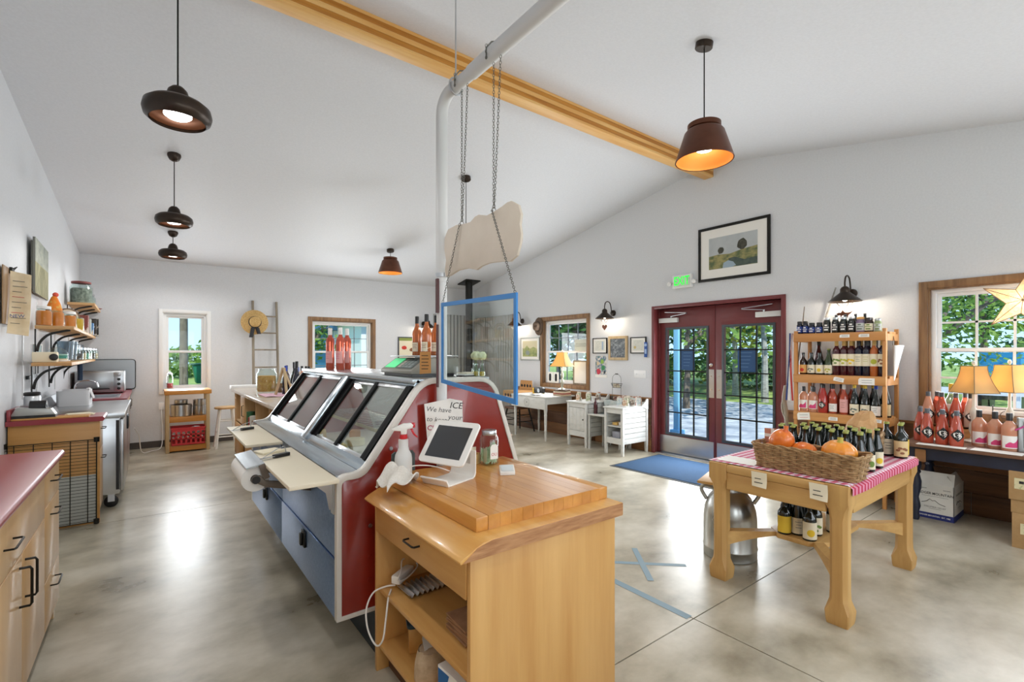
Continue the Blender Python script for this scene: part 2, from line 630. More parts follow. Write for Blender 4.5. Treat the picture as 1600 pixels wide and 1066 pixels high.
# ---------------------------------------------------------------- windows
def window(n, loc, rz, w, h, label, wooden=True, cols=4, rows=2, bars='w', cw=0.065, simple=False):
    t = thing('window_%d' % n, label, 'window', loc, rz, kind='structure')
    cm = M_CASE_W if wooden else M_WHITE
    x0, x1 = -w / 2, w / 2
    b = MB()
    b.box(x0 - cw, -0.022, -cw, x0, 0, h + cw)
    part('casing', b, cm, t, 0.003)
    b = MB()
    b.box(x1, -0.022, -cw, x1 + cw, 0, h + cw)
    part('casing', b, cm, t, 0.003)
    b = MB()
    b.box(x0, -0.022, h, x1, 0, h + cw)
    part('casing', b, cm, t, 0.003)
    b = MB()
    b.box(x0, -0.022, -cw, x1, 0, 0)
    part('casing', b, cm, t, 0.003)
    b = MB()
    b.rframe(x0, 0, x1, h, 0.012, 0.0, 0.15)
    part('jamb_liner', b, cm if wooden else M_VINYL, t)
    b = MB()
    b.rframe(x0 + 0.012, 0.012, x1 - 0.012, h - 0.012, 0.035, 0.05, 0.13)
    part('window_frame', b, M_VINYL, t, 0.003)
    mid = h * 0.5
    mb = M_VINYL if bars == 'w' else mat('grey_muntin', '#7d8488', 0.4)
    bw = 0.018 if bars == 'w' else 0.012
    for k, (z0, z1, yy) in enumerate(((mid - 0.02, h - 0.047, 0.095), (0.047, mid + 0.02, 0.065))):
        s = MB()
        s.rframe(x0 + 0.047, z0, x1 - 0.047, z1, 0.032, yy, yy + 0.025)
        sash = part('sash', s, M_VINYL, t, 0.002)
        gx0, gx1, gz0, gz1 = x0 + 0.079, x1 - 0.079, z0 + 0.032, z1 - 0.032
        for i in range(1, cols):
            s = MB()
            x = gx0 + (gx1 - gx0) * i / cols
            s.box(x - bw / 2, yy + 0.004, gz0, x + bw / 2, yy + 0.02, gz1)
            part('muntin', s, mb, sash)
        rr = rows
        for i in range(1, rr):
            s = MB()
            z = gz0 + (gz1 - gz0) * i / rr if not simple else gz1 - 0.09
            s.box(gx0, yy + 0.004, z - bw / 2, gx1, yy + 0.02, z + bw / 2)
            part('muntin', s, mb, sash)
            if simple:
                rr = 1
        pm = MB()
        cx = (gx1 - gx0) / cols
        cz = (gz1 - gz0) / rr
        pm.box(0, 0, 0, cx, 0.004, cz)
        me = pm.mesh('pane')
        for i in range(cols):
            for j in range(rr):
                put('pane', me, M_GLASS, sash, (gx0 + i * cx, yy + 0.011, gz0 + j * cz))
    return t


window(1, (sum(W1[:2]) / 2, BY, W1[2]), 0, W1[1] - W1[0], W1[3] - W1[2], 'narrow white framed window above the wooden pot stand', False, 1, 1, cw=0.05)
window(2, (sum(W2[:2]) / 2, BY, W2[2]), 0, W2[1] - W2[0], W2[3] - W2[2], 'wood cased window on the far wall behind the cheese case', bars='g')
window(3, (RX, sum(W3[:2]) / 2, W3[2]), RW, W3[1] - W3[0], W3[3] - W3[2], 'wood cased window behind the white drop leaf table', bars='g')
window(4, (RX, sum(W4[:2]) / 2, W4[2]), RW, W4[1] - W4[0], W4[3] - W4[2], 'wood cased window behind the two table lamps')
for k, o in enumerate(FW):
    window(5 + k, ((o[0] + o[1]) / 2, FY, o[2]), PI, o[1] - o[0], o[3] - o[2], '%s large window in the wall behind the camera' % ORD[k])

# ---------------------------------------------------------------- double door
dr = thing('door_1', 'maroon glazed double door with steel kick plates', 'door', (RX, (D0 + D1) / 2, 0), RW, kind='structure')
b = MB()
hw = (D1 - D0) / 2
for sx in (-1, 1):
    b.box(sx * hw - 0.045 if sx < 0 else hw - 0.002, -0.02, 0, -hw + 0.002 if sx < 0 else hw + 0.045, 0.16, DH + 0.045)
    b.box(sx * (hw - 0.012) - 0.014, 0.075, 0, sx * (hw - 0.012) + 0.014, 0.15, DH)
b.box(-hw, -0.02, DH, hw, 0.16, DH + 0.045)
part('door_frame', b, M_MAROON, dr, 0.003)
b = MB()
b.box(-hw, -0.005, 0, hw, 0.15, 0.015)
part('threshold', b, M_STEEL, dr, 0.003)
M_LEAFTRIM = mat('door_glass_trim', '#50565a', 0.35, 0.6)
for s in (-1, 1):
    lw = hw - 0.004
    x0, x1 = (-lw, -0.003) if s < 0 else (0.003, lw)
    gx0, gx1 = (x0 + 0.14, x1 - 0.12) if s < 0 else (x0 + 0.12, x1 - 0.14)
    gz0, gz1 = 0.31, 1.80
    b = MB()
    b.ring([(x0, 0.02), (x1, 0.02), (x1, DH), (x0, DH)], [(gx0, gz0), (gx1, gz0), (gx1, gz1), (gx0, gz1)], 'xz', 0.10, 0.145)
    leaf = part('door_leaf', b, M_MAROON, dr, 0.002)
    b = MB()
    b.rframe(gx0 - 0.03, gz0 - 0.03, gx1 + 0.03, gz1 + 0.03, 0.032, 0.09, 0.10)
    part('glass_trim', b, M_LEAFTRIM, leaf, 0.002)
    for i in (1, 2):
        b = MB()
        x = gx0 + (gx1 - gx0) * i / 3
        b.box(x - 0.008, 0.108, gz0, x + 0.008, 0.128, gz1)
        part('muntin', b, M_BLK, leaf)
    for i in range(1, 5):
        b = MB()
        z = gz0 + (gz1 - gz0) * i / 5
        b.box(gx0, 0.108, z - 0.008, gx1, 0.128, z + 0.008)
        part('muntin', b, M_BLK, leaf)
    pm = MB()
    cx, cz = (gx1 - gx0) / 3, (gz1 - gz0) / 5
    pm.box(0, 0, 0, cx, 0.004, cz)
    me = pm.mesh('pane')
    for i in range(3):
        for j in range(5):
            put('pane', me, M_GLASS, leaf, (gx0 + i * cx, 0.116, gz0 + j * cz))
    b = MB()
    b.box(x0 + 0.02, 0.096, 0.025, x1 - 0.02, 0.10, 0.265)
    part('kick_plate', b, M_STEEL, leaf)
    px = -0.055 if s < 0 else 0.055
    b = MB()
    b.box(px - 0.038, 0.096, 0.86, px + 0.038, 0.10, 1.24)
    part('push_plate', b, M_STEEL, leaf)
    for z in (0.97, 1.15):
        b = MB()
        b.cyl((px, 0.097, z), (px, 0.089, z), 0.008, n=10)
        part('screw', b, M_CHROME, leaf)
    if s < 0:
        b = MB()
        b.cyl((px, 0.098, 1.30), (px, 0.082, 1.30), 0.028, 0.024, n=16)
        part('lock_cylinder', b, M_CHROME, leaf, 0.002)
    # closer
    cx0, cx1 = (x0 + 0.03, x0 + 0.33) if s < 0 else (x1 - 0.33, x1 - 0.03)
    b = MB()
    b.box(cx0, 0.045, 1.90, cx1, 0.10, 1.965)
    cl = part('door_closer', b, mat('closer_white', '#dadbd8', 0.35), leaf, 0.004)
    b = MB()
    px2 = cx0 + 0.2 if s < 0 else cx0 + 0.1
    ex = px2 + (0.26 if s < 0 else -0.26)
    b.bar((px2, 0.06, 1.985), (ex, 0.03, 2.01), 0.025, 0.008)
    b.bar((ex, 0.03, 2.02), (px2 - (0.1 if s < 0 else -0.1), 0.06, 2.05), 0.025, 0.008)
    b.cyl((px2, 0.06, 1.965), (px2, 0.06, 1.99), 0.012, n=8)
    part('closer_arm', b, M_STEEL, leaf)
# blue notices taped on the glass
M_NOTICE = mat('blue_notice', '#274f7c', 0.6)
M_NLINE = mat('notice_print', '#5f82a8', 0.7)
for s in (-1, 1):
    w_, h_ = (0.21, 0.30)
    xx = -0.42 if s < 0 else 0.41
    if s > 0:
        w_ = 0.23
    t = thing('notice', 'blue paper notice taped to the %s door pane' % ('left' if s < 0 else 'right'), 'notice', (RX + 0.112, (D0 + D1) / 2 - xx, 1.22), RW)
    b = MB()
    b.box(-w_ / 2, 0, 0, w_ / 2, 0.0015, h_)
    part('sheet', b, M_NOTICE, t)
    for k in range(5):
        b = MB()
        b.box(-w_ * 0.32, -0.0008, 0.06 + k * 0.045, w_ * (0.1 + 0.05 * k), 0, 0.066 + k * 0.045)
        part('print_line', b, M_NLINE, t)

# ---------------------------------------------------------------- outdoors
M_GRAVEL = mat('gravel', '#7d8590', 0.95, c2='#c9cbcd', sc=(2.2, 2.2, 2.2), lo=0.35, hi=0.65, bump=0.6, detail=14)
M_GRASS = mat('grass', '#5d7a33', 0.95, c2='#a2b25e', sc=(1.2, 1.2, 1.2), bump=0.5, detail=12)
b = MB()
b.box(6.05, -40, -0.25, 15, 60, -0.1)
struct('ground_gravel', b, M_GRAVEL, 'grey gravel yard outside the double door', cat='ground')
b = MB()
b.box(15, -40, -0.25, 90, 60, -0.1)
b.box(-40, 9.39, -0.25, 6.05, 60, -0.1)
b.box(-40, -40, -0.25, 6.05, FY - 0.15, -0.1)
b.box(-40, FY - 0.15, -0.25, -1.3, 9.39, -0.1)
struct('ground_lawn', b, M_GRASS, 'green lawn around the building', cat='ground')
LEAF = [mat('leaf_mid', '#4f7a2c', 0.6, c2='#86a53e', sc=(0.9, 0.9, 0.9), translucent=0.35, lo=0.3, hi=0.7),
        mat('leaf_dark', '#2c5526', 0.6, c2='#4f7a35', sc=(0.9, 0.9, 0.9), translucent=0.3),
        mat('leaf_yellow', '#7c9636', 0.6, c2='#d8c23e', sc=(0.7, 0.7, 0.7), translucent=0.35, lo=0.4, hi=0.7)]
M_BARK = mat('bark', '#5c5045', 0.9, c2='#8a7d6e', sc=(14, 14, 3), bump=0.5)
M_BIRCH = mat('birch_bark', '#b9b6ae', 0.8, c2='#8c8983', sc=(6, 6, 18), bump=0.2)


def tree(x, y, h, cr, label, kind=0, bark=None, trunk_h=None, n=1500, ls=0.22, lean=0.0, cat='tree', cz=0.62, gap=0.55):
    rnd = random.Random(int(x * 131 + y * 37))
    th = trunk_h or h * 0.45
    t = thing('tree' if cat == 'tree' else 'shrub', label, cat, (x, y, -0.1), 0, 'trees and shrubs outside')
    if cat == 'tree':
        b = MB()
        b.tube([(0, 0, -0.05), (lean * 0.3, 0, th * 0.4), (lean, 0.1, th), (lean * 1.3, 0, h * 0.8)], [0.03 * h * 0.55, 0.02 * h * 0.6, 0.014 * h * 0.6, 0.02], 8)
        for k in range(7):
            a = rnd.uniform(0, 2 * PI)
            z0 = th * rnd.uniform(0.6, 1.2)
            r = cr * rnd.uniform(0.5, 0.95)
            b.tube([(lean * z0 / th, 0, z0), (lean + r * 0.5 * math.cos(a), r * 0.5 * math.sin(a), z0 + h * 0.12), (lean + r * math.cos(a), r * math.sin(a), z0 + h * rnd.uniform(0.15, 0.3))], [0.05, 0.035, 0.012], 5)
        part('trunk', b, bark or M_BARK, t)
    cl = [(rnd.gauss(0, 0.45), rnd.gauss(0, 0.45), rnd.uniform(-0.9, 0.9)) for _ in range(26)]
    V, F = [], []
    rz = h * (1 - cz) if cat == 'tree' else h * 0.5
    zc = h * cz if cat == 'tree' else h * 0.5
    for _ in range(n):
        c = rnd.choice(cl)
        while True:
            p = Vector((rnd.uniform(-1, 1), rnd.uniform(-1, 1), rnd.uniform(-1, 1)))
            if p.length < 1:
                break
        p = Vector((c[0] + p.x * gap, c[1] + p.y * gap, c[2] + p.z * gap * 0.6))
        p = Vector((lean + p.x * cr, p.y * cr, max(zc + p.z * rz, 0.1)))
        a = Vector((rnd.gauss(0, 1), rnd.gauss(0, 1), rnd.gauss(0, 0.6))).normalized()
        q = a.orthogonal().normalized()
        s = ls * rnd.uniform(0.6, 1.3)
        k = len(V)
        V += [p - a * s * 0.6, p + q * s * 0.32, p + a * s * 0.6, p - q * s * 0.32]
        F.append((k, k + 1, k + 2, k + 3))
    me = bpy.data.meshes.new('crown')
    me.from_pydata([tuple(v) for v in V], [], F)
    put('crown', me, LEAF[kind], t)
    return t


tree(12.2, 7.9, 6.5, 2.2, 'broad shade tree with a dark trunk seen through the left door', 0, lean=0.2, trunk_h=2.6)
tree(17.0, 9.0, 7.5, 2.2, 'pale barked tree behind the right door panes, left of the pair', 2, M_BIRCH, 3.4)
tree(15.6, 7.3, 7.5, 2.1, 'pale barked tree behind the right door panes, right of the pair', 2, M_BIRCH, 3.6, n=1300)
tree(20.5, 11.8, 8, 3.2, 'dense green tree far behind the double door', 1, n=2400, ls=0.3)
tree(24.5, 10.2, 8, 3.4, 'light green tree farthest behind the double door', 0, n=2400, ls=0.3)
tree(22.0, 15.5, 8, 3.4, 'dark tree beyond the left door leaf', 1, n=2400, ls=0.3)
tree(10.8, 10.9, 6.5, 2.3, 'dense dark green tree filling the window by the lamp', 1, n=4500, ls=0.22)
tree(12.8, 13.9, 7.0, 2.6, 'dark green tree behind the corner window, farther off', 1, n=4000, ls=0.25)
tree(13.0, 2.75, 6.0, 2.3, 'branching tree outside the window with the table lamps', 0, n=4200, ls=0.11, lean=-0.1, trunk_h=2.2, cz=0.58)
tree(20.0, 2.9, 7.5, 3.0, 'leafy tree farther behind the lamp window', 1, n=3500, ls=0.17)
tree(24.0, 5.6, 8.0, 3.2, 'tall tree between the lamp window and the door', 0, n=2200, ls=0.3)
tree(27.0, 1.2, 7.0, 3.4, 'round tree on the far right of the lamp window', 0, n=2200, ls=0.3)
tree(4.1, 16.5, 5.2, 0.9, 'small tree in front of the blue house', 0, n=1800, ls=0.16, trunk_h=1.6)
tree(7.4, 29.5, 9.0, 3.6, 'tall tree behind the blue house', 1, n=2500, ls=0.3)
for k, (x, y, h) in enumerate(((20, 5.5, 1.5), (21.5, 9.4, 1.4), (21, 14.2, 1.5), (30, 3.0, 2.2), (30, 7.5, 2.4), (20, 18.5, 1.6), (31, 12.5, 2.6), (32, 18, 2.8))):
    tree(x, y, h, 1.9, '%s shrub of the hedge beyond the gravel yard, counted from the near end' % ORD[k], k % 2, n=1100, ls=0.26, cat='shrub')
for k, (x, y, h) in enumerate(((-1.5, 36, 2.2), (1.8, 38, 2.0), (5.0, 37, 2.4))):
    tree(x, y, h, 2.2, '%s shrub of the far hedge beyond the narrow window' % ORD[k], 0, n=900, ls=0.3, cat='shrub')
M_PBLUE = mat('porch_blue_paint', '#8fd0ee', 0.5)
for k, (x, y, lab) in enumerate(((7.6, 5.1, 'light blue porch post outside the left door leaf'), (0.22, 11.6, 'light blue porch post outside the narrow window'))):
    t = thing('porch_post', lab, 'post', (x, y, -0.1))
    b = MB()
    b.cbox(0, 0, 1.4, 0.10, 0.10, 2.8)
    part('shaft', b, M_PBLUE, t, 0.006)
    b = MB()
    b.cbox(0, 0, 0.09, 0.19, 0.19, 0.18)
    part('base', b, M_PBLUE, t, 0.006)
# utility pole and green bin seen by the narrow window
t = thing('utility_pole', 'weathered wooden utility pole outside the narrow window', 'pole', (1.17, 26, -0.1))
b = MB()
b.cyl((0, 0, 0), (0, 0, 9), 0.17, 0.13, 14)
part('shaft', b, M_BARK, t)
b = MB()
b.cbox(0, 0, 8, 2.2, 0.12, 0.12)
part('crossarm', b, M_BARK, t)
t = thing('dumpster', 'dark green dumpster behind the utility pole', 'dumpster', (2.35, 28, -0.1))
M_DGREEN = mat('dumpster_green', '#0f6b4c', 0.5)
b = MB()
b.prism([(-0.6, 0.12), (0.6, 0.12), (0.75, 1.0), (-0.75, 1.0)], 'xz', -0.5, 0.5)
part('body', b, M_DGREEN, t, 0.02)
b = MB()
b.box(-0.8, -0.55, 1.0, 0.8, 0.55, 1.08)
part('lid', b, mat('dumpster_lid', '#14503c', 0.5), t, 0.02)
for k in (-0.4, 0, 0.4):
    b = MB()
    b.box(k - 0.03, -0.53, 0.2, k + 0.03, -0.49, 0.95)
    part('rib', b, M_DGREEN, t)
# blue house
h = thing('blue_house', 'blue house with white trim behind the far wall window', 'building', (8.6, 20, -0.1))
M_HB = mat('house_blue_siding', '#2d6f93', 0.7, c2='#357a9f', sc=(1, 1, 18))
M_HR = mat('house_roof', '#1f4a63', 0.8, c2='#28566f', sc=(6, 6, 6))
b = MB()
b.box(-2.6, 0, 0, 4, 6, 2.6)
part('wall', b, M_HB, h)
b = MB()
b.prism([(-3.0, 2.5), (4.4, 2.5), (0.7, 4.6)], 'xz', -0.4, 6.4)
part('roof', b, M_HR, h)
for k in range(13):
    b = MB()
    b.box(-2.6, -0.02, 0.2 * k, 4, 0.0, 0.2 * k + 0.19)
    part('siding_board', b, M_HB, h)
for x in (-1.6, 0.6):
    f = MB()
    f.rframe(x - 0.5, 0.9, x + 0.5, 2.3, 0.1, -0.06, -0.01)
    wn_ = part('window', f, M_WHITE, h)
    f = MB()
    f.box(x - 0.4, -0.04, 1.0, x + 0.4, -0.03, 2.2)
    part('pane', f, mat('house_pane', '#8fc3d8', 0.1), wn_)
for x in (-2.6, 3.9):
    b = MB()
    b.box(x - 0.06, -0.05, 0, x + 0.12, -0.02, 2.6)
    part('corner_board', b, M_WHITE, h)
t = thing('white_shed', 'white painted shed at the right of the far wall window', 'building', (5.15, 13.6, -0.1))
b = MB()
b.box(-0.32, 0, 0, 1.6, 2.2, 2.5)
part('wall', b, M_WHITE, t)
b = MB()
b.prism([(-0.5, 2.45), (1.8, 2.45), (0.65, 3.1)], 'xz', -0.2, 2.4)
part('roof', b, M_HR, t)
# blue slatted cart outside the lamp window
t = thing('farm_cart', 'blue slatted farm cart standing outside the lamp window', 'cart', (16.5, 2.14, -0.1))
M_SB = mat('cart_blue', '#2f8fc4', 0.6)
b = MB()
b.box(0.03, -0.36, 0.95, 1.6, 0.36, 1.0)
part('bed', b, M_SB, t)
for k in range(4):
    for y0, y1, x0, x1 in ((-0.36, 0.36, 0.0, 0.03), (-0.36, -0.33, 0.03, 1.6), (0.33, 0.36, 0.03, 1.6), (-0.33, 0.33, 1.57, 1.6)):
        b = MB()
        b.box(x0, y0, 1.0 + k * 0.15, x1, y1, 1.135 + k * 0.15)
        part('slat', b, M_SB, t)
for x in (0.3, 1.3):
    for y in (-0.34, 0.34):
        b = MB()
        b.cyl((x, y - 0.04, 0.4), (x, y + 0.04, 0.4), 0.4, n=24)
        part('wheel', b, M_BLKP, t)
    b = MB()
    b.box(x - 0.04, -0.3, 0.4, x + 0.04, 0.3, 0.95)
    part('axle_block', b, M_BARK, t)
# low white fence rail outside lamp window
t = thing('rail_fence', 'low white rail fence outside the lamp window', 'fence', (10.2, 1.6, -0.1))
for k in range(4):
    b = MB()
    b.box(-0.04, -1.5 + k * 1.0, 0, 0.04, -1.42 + k * 1.0, 1.05)
    part('post', b, M_WHITE, t)
for z in (0.3, 0.6, 0.92):
    b = MB()
    b.box(-0.06, -1.6, z, -0.04, 1.7, z + 0.1)
    part('rail', b, M_WHITE, t)
# ================================================================ pay counter
def wb(t):
    b = MB()
    b.t = Matrix.Translation(-Vector(t.location))
    return b


M_MAPLE = wood('maple_veneer', '#c08a48', '#dcae6c', 'z', 0.4, 0.35, 0.02, coat=0.15)
M_MAPLEY = wood('maple_front', '#c58f4a', '#dfb16d', 'y', 0.4, 0.35, 0.02, coat=0.15)
M_PLYEDGE = wood('plywood_edge', '#c9a070', '#e3c498', 'z', 0.5, 0.6)
M_FIR = wood('fir_slab', '#c98a3c', '#e6b469', 'y', 0.25, 0.35, 0.02, coat=0.4)
M_BLOCK = wood('butcher_block', '#b8782f', '#d79a4c', 'y', 0.3, 0.5, 0.02, coat=0.3)
M_BLOCK2 = wood('butcher_block_b', '#b1722c', '#d19446', 'y', 0.3, 0.5, 0.02, coat=0.3)
t = thing('pay_counter', 'low maple pay counter with open shelves in the foreground', 'counter', (1.17, 1.72, 0))
b = wb(t)
b.box(0.822, 1.312, 0.0, 1.52, 1.332, 0.785)
part('side_panel', b, M_MAPLE, t, 0.0015)
b = wb(t)
b.box(0.822, 2.113, 0.0, 1.52, 2.135, 0.785)
part('side_panel', b, M_MAPLE, t, 0.0015)
b = wb(t)
b.box(1.50, 1.332, 0.06, 1.518, 2.113, 0.785)
part('back_panel', b, M_MAPLE, t)
for z in (0.127, 0.385):
    b = wb(t)
    b.box(0.832, 1.332, z - 0.02, 1.50, 2.113, z)
    part('shelf', b, M_MAPLEY, t, 0.0015)
b = wb(t)
b.box(0.88, 1.332, 0.0, 0.9, 2.113, 0.107)
part('toe_kick', b, PLANK[2], t)
b = wb(t)
b.box(0.818, 1.334, 0.645, 0.838, 2.111, 0.782)
b.box(0.838, 1.35, 0.66, 1.45, 2.09, 0.67)
dw = part('drawer', b, M_MAPLEY, t, 0.0015)
b = wb(t)
b.tube([(0.818, 1.765, 0.715), (0.795, 1.765, 0.715), (0.79, 1.755, 0.715), (0.79, 1.68, 0.715), (0.795, 1.67, 0.715), (0.818, 1.67, 0.715)], 0.004, 8)
part('handle', b, M_BLK, dw)
b = wb(t)
b.prism([(0.776, 0.785), (0.775, 0.792), (0.79, 0.803), (0.835, 0.825), (0.862, 0.835), (0.9, 0.838), (1.548, 0.838), (1.552, 0.834), (1.552, 0.789), (1.548, 0.785)], 'xz', 1.296, 2.142)
part('slab_top', b, M_FIR, t, 0.001)
b = wb(t)
b.prism([(0.784, 0.7865), (0.84, 0.8235), (0.9, 0.8365), (1.549, 0.8365), (1.549, 0.7865)], 'xz', 1.2948, 1.2962)
part('end_grain', b, mat('end_grain', '#a06d45', 0.5, c2='#c08f62', sc=(9, 9, 75), lo=0.35, hi=0.65), t, smooth=False)
# butcher block of glued staves lying on the slab
t = thing('butcher_block', 'thick butcher block board lying on the pay counter', 'board', (1.215, 1.79, 0.838))
for k in range(13):
    w_ = (1.545 - 0.885) / 13
    x = 0.885 + k * w_
    b = wb(t)
    b.box(x + 0.0005, 1.375, 0.8385, x + w_ - 0.0005, 2.128, 0.888)
    part('stave', b, (M_BLOCK, M_BLOCK2)[(k * 7) % 3 % 2], t, 0.0 if k not in (0, 12) else 0.003)
TOP = 0.888
# tablet stand
M_GLOSSW = mat('glossy_white_plastic', '#ece9e2', 0.25)
M_SCREEN = mat('dark_tablet_screen', '#3a3b3d', 0.12)
t = thing('tablet_stand', 'white tablet till on a folded white stand', 'tablet', (1.06, 1.86, TOP), math.radians(-70))
b = MB()
# bent foot: tray lip, base, upright bend
prof = [(-0.115, 0.032), (-0.11, 0.036), (-0.095, 0.006), (0.075, 0.006), (0.09, 0.012), (0.097, 0.03), (0.097, 0.13), (0.09, 0.13), (0.09, 0.032), (0.084, 0.018), (0.073, 0.013), (-0.09, 0.013), (-0.104, 0.040), (-0.118, 0.04)]
b.prism([(p[0], p[1] - 0.006) for p in prof], 'yz', -0.072, 0.072)
part('stand', b, M_GLOSSW, t, 0.002)
tilt = math.radians(-38)
tb = MB()
n = 6
w_, h_, r = 0.128, 0.094, 0.02


def rrect(w, h, r, n=5):
    out = []
    for cx, cy, a0 in ((w - r, h - r, 0), (-w + r, h - r, PI / 2), (-w + r, -h + r, PI), (w - r, -h + r, 1.5 * PI)):
        for i in range(n + 1):
            a = a0 + PI / 2 * i / n
            out.append((cx + r * math.cos(a), cy + r * math.sin(a)))
    return out


tb.prism(rrect(w_, h_ + 0.012, r), 'xy', -0.012, 0)
hd = part('tablet', tb, M_GLOSSW, t, 0.003, loc=(0, -0.01, 0.172), rot=(math.radians(52), 0, 0))
tb = MB()
tb.box(-0.098, -0.078, 0, 0.098, 0.078, 0.0012)
part('screen', tb, M_SCREEN, hd)
b = MB()
b.prism([(0.09, 0.06), (0.097, 0.06), (0.097, 0.17), (0.02, 0.19), (0.02, 0.175), (0.09, 0.16)], 'yz', -0.045, 0.045)
part('neck', b, M_GLOSSW, t, 0.002)
# card reader wedge
t = thing('card_reader', 'small white wedge shaped card reader on the butcher block', 'card reader', (1.33, 1.80, TOP), math.radians(-30))
b = MB()
b.prism([(-0.03, 0), (0.035, 0), (0.035, 0.034), (0.028, 0.037), (-0.03, 0.016)], 'yz', -0.035, 0.035)
part('body', b, M_GLOSSW, t, 0.003)
b = MB()
b.box(-0.028, -0.024, 0, 0.028, 0.024, 0.001)
part('card_pad', b, mat('reader_grey', '#d5dcde', 0.3), t, loc=(0, -0.002, 0.0285), rot=(math.radians(20), 0, 0))
# tip jar
t = thing('tip_jar', 'clear mason jar of banknotes with a paper tag on the butcher block', 'jar', (1.375, 2.015, TOP))
M_JAR = clear('jar_glass', '#f7fcfb', 0.045)
b = MB()
b.lathe([(0.0, 0.002), (0.043, 0.002), (0.048, 0.008), (0.049, 0.03), (0.049, 0.125), (0.045, 0.142), (0.036, 0.155), (0.034, 0.17), (0.031, 0.17), (0.033, 0.154), (0.042, 0.14), (0.046, 0.124), (0.046, 0.01), (0.0, 0.006)], 24)
part('glass', b, M_JAR, t)
b = MB()
b.lathe([(0.0365, 0.15), (0.0375, 0.152), (0.0375, 0.172), (0.035, 0.175), (0.016, 0.175), (0.016, 0.173), (0.035, 0.172)], 24)
part('lid_ring', b, M_STEEL, t)
for k in range(7):
    a = k * 1.1
    b = MB()
    b.sheet(lambda u, v: (0.028 * math.cos(a) + (u - 0.5) * 0.05 * math.cos(a + 1.2), 0.028 * math.sin(a) * 0.9 + (u - 0.5) * 0.05 * math.sin(a + 1.2), 0.012 + v * (0.05 + 0.008 * k) + 0.008 * math.sin(u * 6 + k)), 6, 4, 0.0006)
    part('banknote', b, mat('banknote_green', '#8fb38a', 0.8, c2='#d7e3c4', sc=(60, 60, 60)) if k % 3 else M_CREAM, t)
b = MB()
b.prism([(-0.022, 0.035), (0.022, 0.035), (0.022, 0.095), (0.012, 0.108), (-0.012, 0.108), (-0.022, 0.095)], 'xz', -0.052, -0.051)
tg = part('paper_tag', b, M_PAPER, t, rot=(0, 0, math.radians(-5)))
text('OU', 0.022, mat('red_ink', '#c8434a', 0.8), tg, (0, -0.0524, 0.058))
# wooden bead box behind the jar
t = thing('wooden_card_box', 'small open wooden box with folded paper behind the tablet', 'box', (1.30, 2.07, TOP), math.radians(15))
b = MB()
b.box(-0.04, -0.03, 0, 0.04, 0.03, 0.004)
b.box(-0.04, -0.03, 0, -0.036, 0.03, 0.055)
b.box(0.036, -0.03, 0, 0.04, 0.03, 0.055)
b.box(-0.04, 0.026, 0, 0.04, 0.03, 0.055)
b.box(-0.04, -0.03, 0, 0.04, -0.026, 0.05)
part('box', b, M_MAPLE, t, 0.001)
b = MB()
b.sheet(lambda u, v: (-0.03 + 0.06 * u, 0.01 * math.sin(3 * u) - 0.01, 0.01 + 0.075 * v), 5, 3, 0.001)
part('folded_paper', b, M_CREAM, t)
# spray bottle
t = thing('spray_bottle', 'white spray bottle with red collar and trigger on the pay counter', 'spray bottle', (0.935, 2.075, TOP), math.radians(-20))
M_SPRAY = mat('translucent_white_plastic', '#e6e4df', 0.35, trans=0.15)
b = MB()
b.lathe([(0.0, 0.0), (0.036, 0.0), (0.04, 0.006), (0.04, 0.075), (0.037, 0.095), (0.026, 0.115), (0.0225, 0.13), (0.0225, 0.165), (0.015, 0.17), (0, 0.17)], 20, sy=0.82)
part('bottle', b, M_SPRAY, t)
b = MB()
b.lathe([(0.0, 0.168), (0.018, 0.168), (0.019, 0.172), (0.018, 0.188), (0, 0.188)], 16)
part('collar', b, M_RED, t)
b = MB()
b.prism([(-0.055, 0.216), (-0.05, 0.208), (-0.012, 0.204), (-0.012, 0.188), (0.014, 0.188), (0.016, 0.212), (0.04, 0.215), (0.045, 0.23), (0.035, 0.24), (0.0, 0.238)], 'xz', -0.011, 0.011)
part('sprayer_head', b, M_GLOSSW, t, 0.003)
b = MB()
b.prism([(0.03, 0.214), (0.042, 0.212), (0.052, 0.19), (0.068, 0.172), (0.062, 0.17), (0.043, 0.186)], 'xz', -0.006, 0.006)
part('trigger', b, M_RED, t, 0.0015)
b = MB()
b.box(0.037, -0.009, 0.218, 0.053, 0.009, 0.24)
part('nozzle', b, M_RED, t, 0.002)
# towel: rumpled cloth hanging over the block edge
t_loc = Vector((0.862, 1.985, TOP))


def towel(u, v):
    x = (u - 0.5) * 0.15
    y = (v - 0.5) * 0.15
    z = 0.045 * math.exp(-((x + 0.01) ** 2 + (y - 0.02) ** 2) / 0.003) + 0.012 * math.sin(u * 9 + v * 4) + 0.012 * math.sin(v * 12 - u * 5) + 0.024
    if x < -0.03:
        z -= 0.9 * (-0.03 - x)
    return (t_loc.x + x + 0.008 * math.sin(v * 8), t_loc.y + y + 0.01 * math.sin(u * 7), max(t_loc.z + z, 0.845 if x < -0.02 else TOP + 0.004))


b = MB()
b.t = Matrix.Translation(-t_loc)
b.sheet(towel, 22, 22, 0.006)
solo('towel', b, mat('white_terry', '#ddd6cb', 0.95, c2='#e8e2d8', sc=(160, 160, 160), bump=0.5), 'crumpled off white towel beside the spray bottle', 'towel', t_loc)
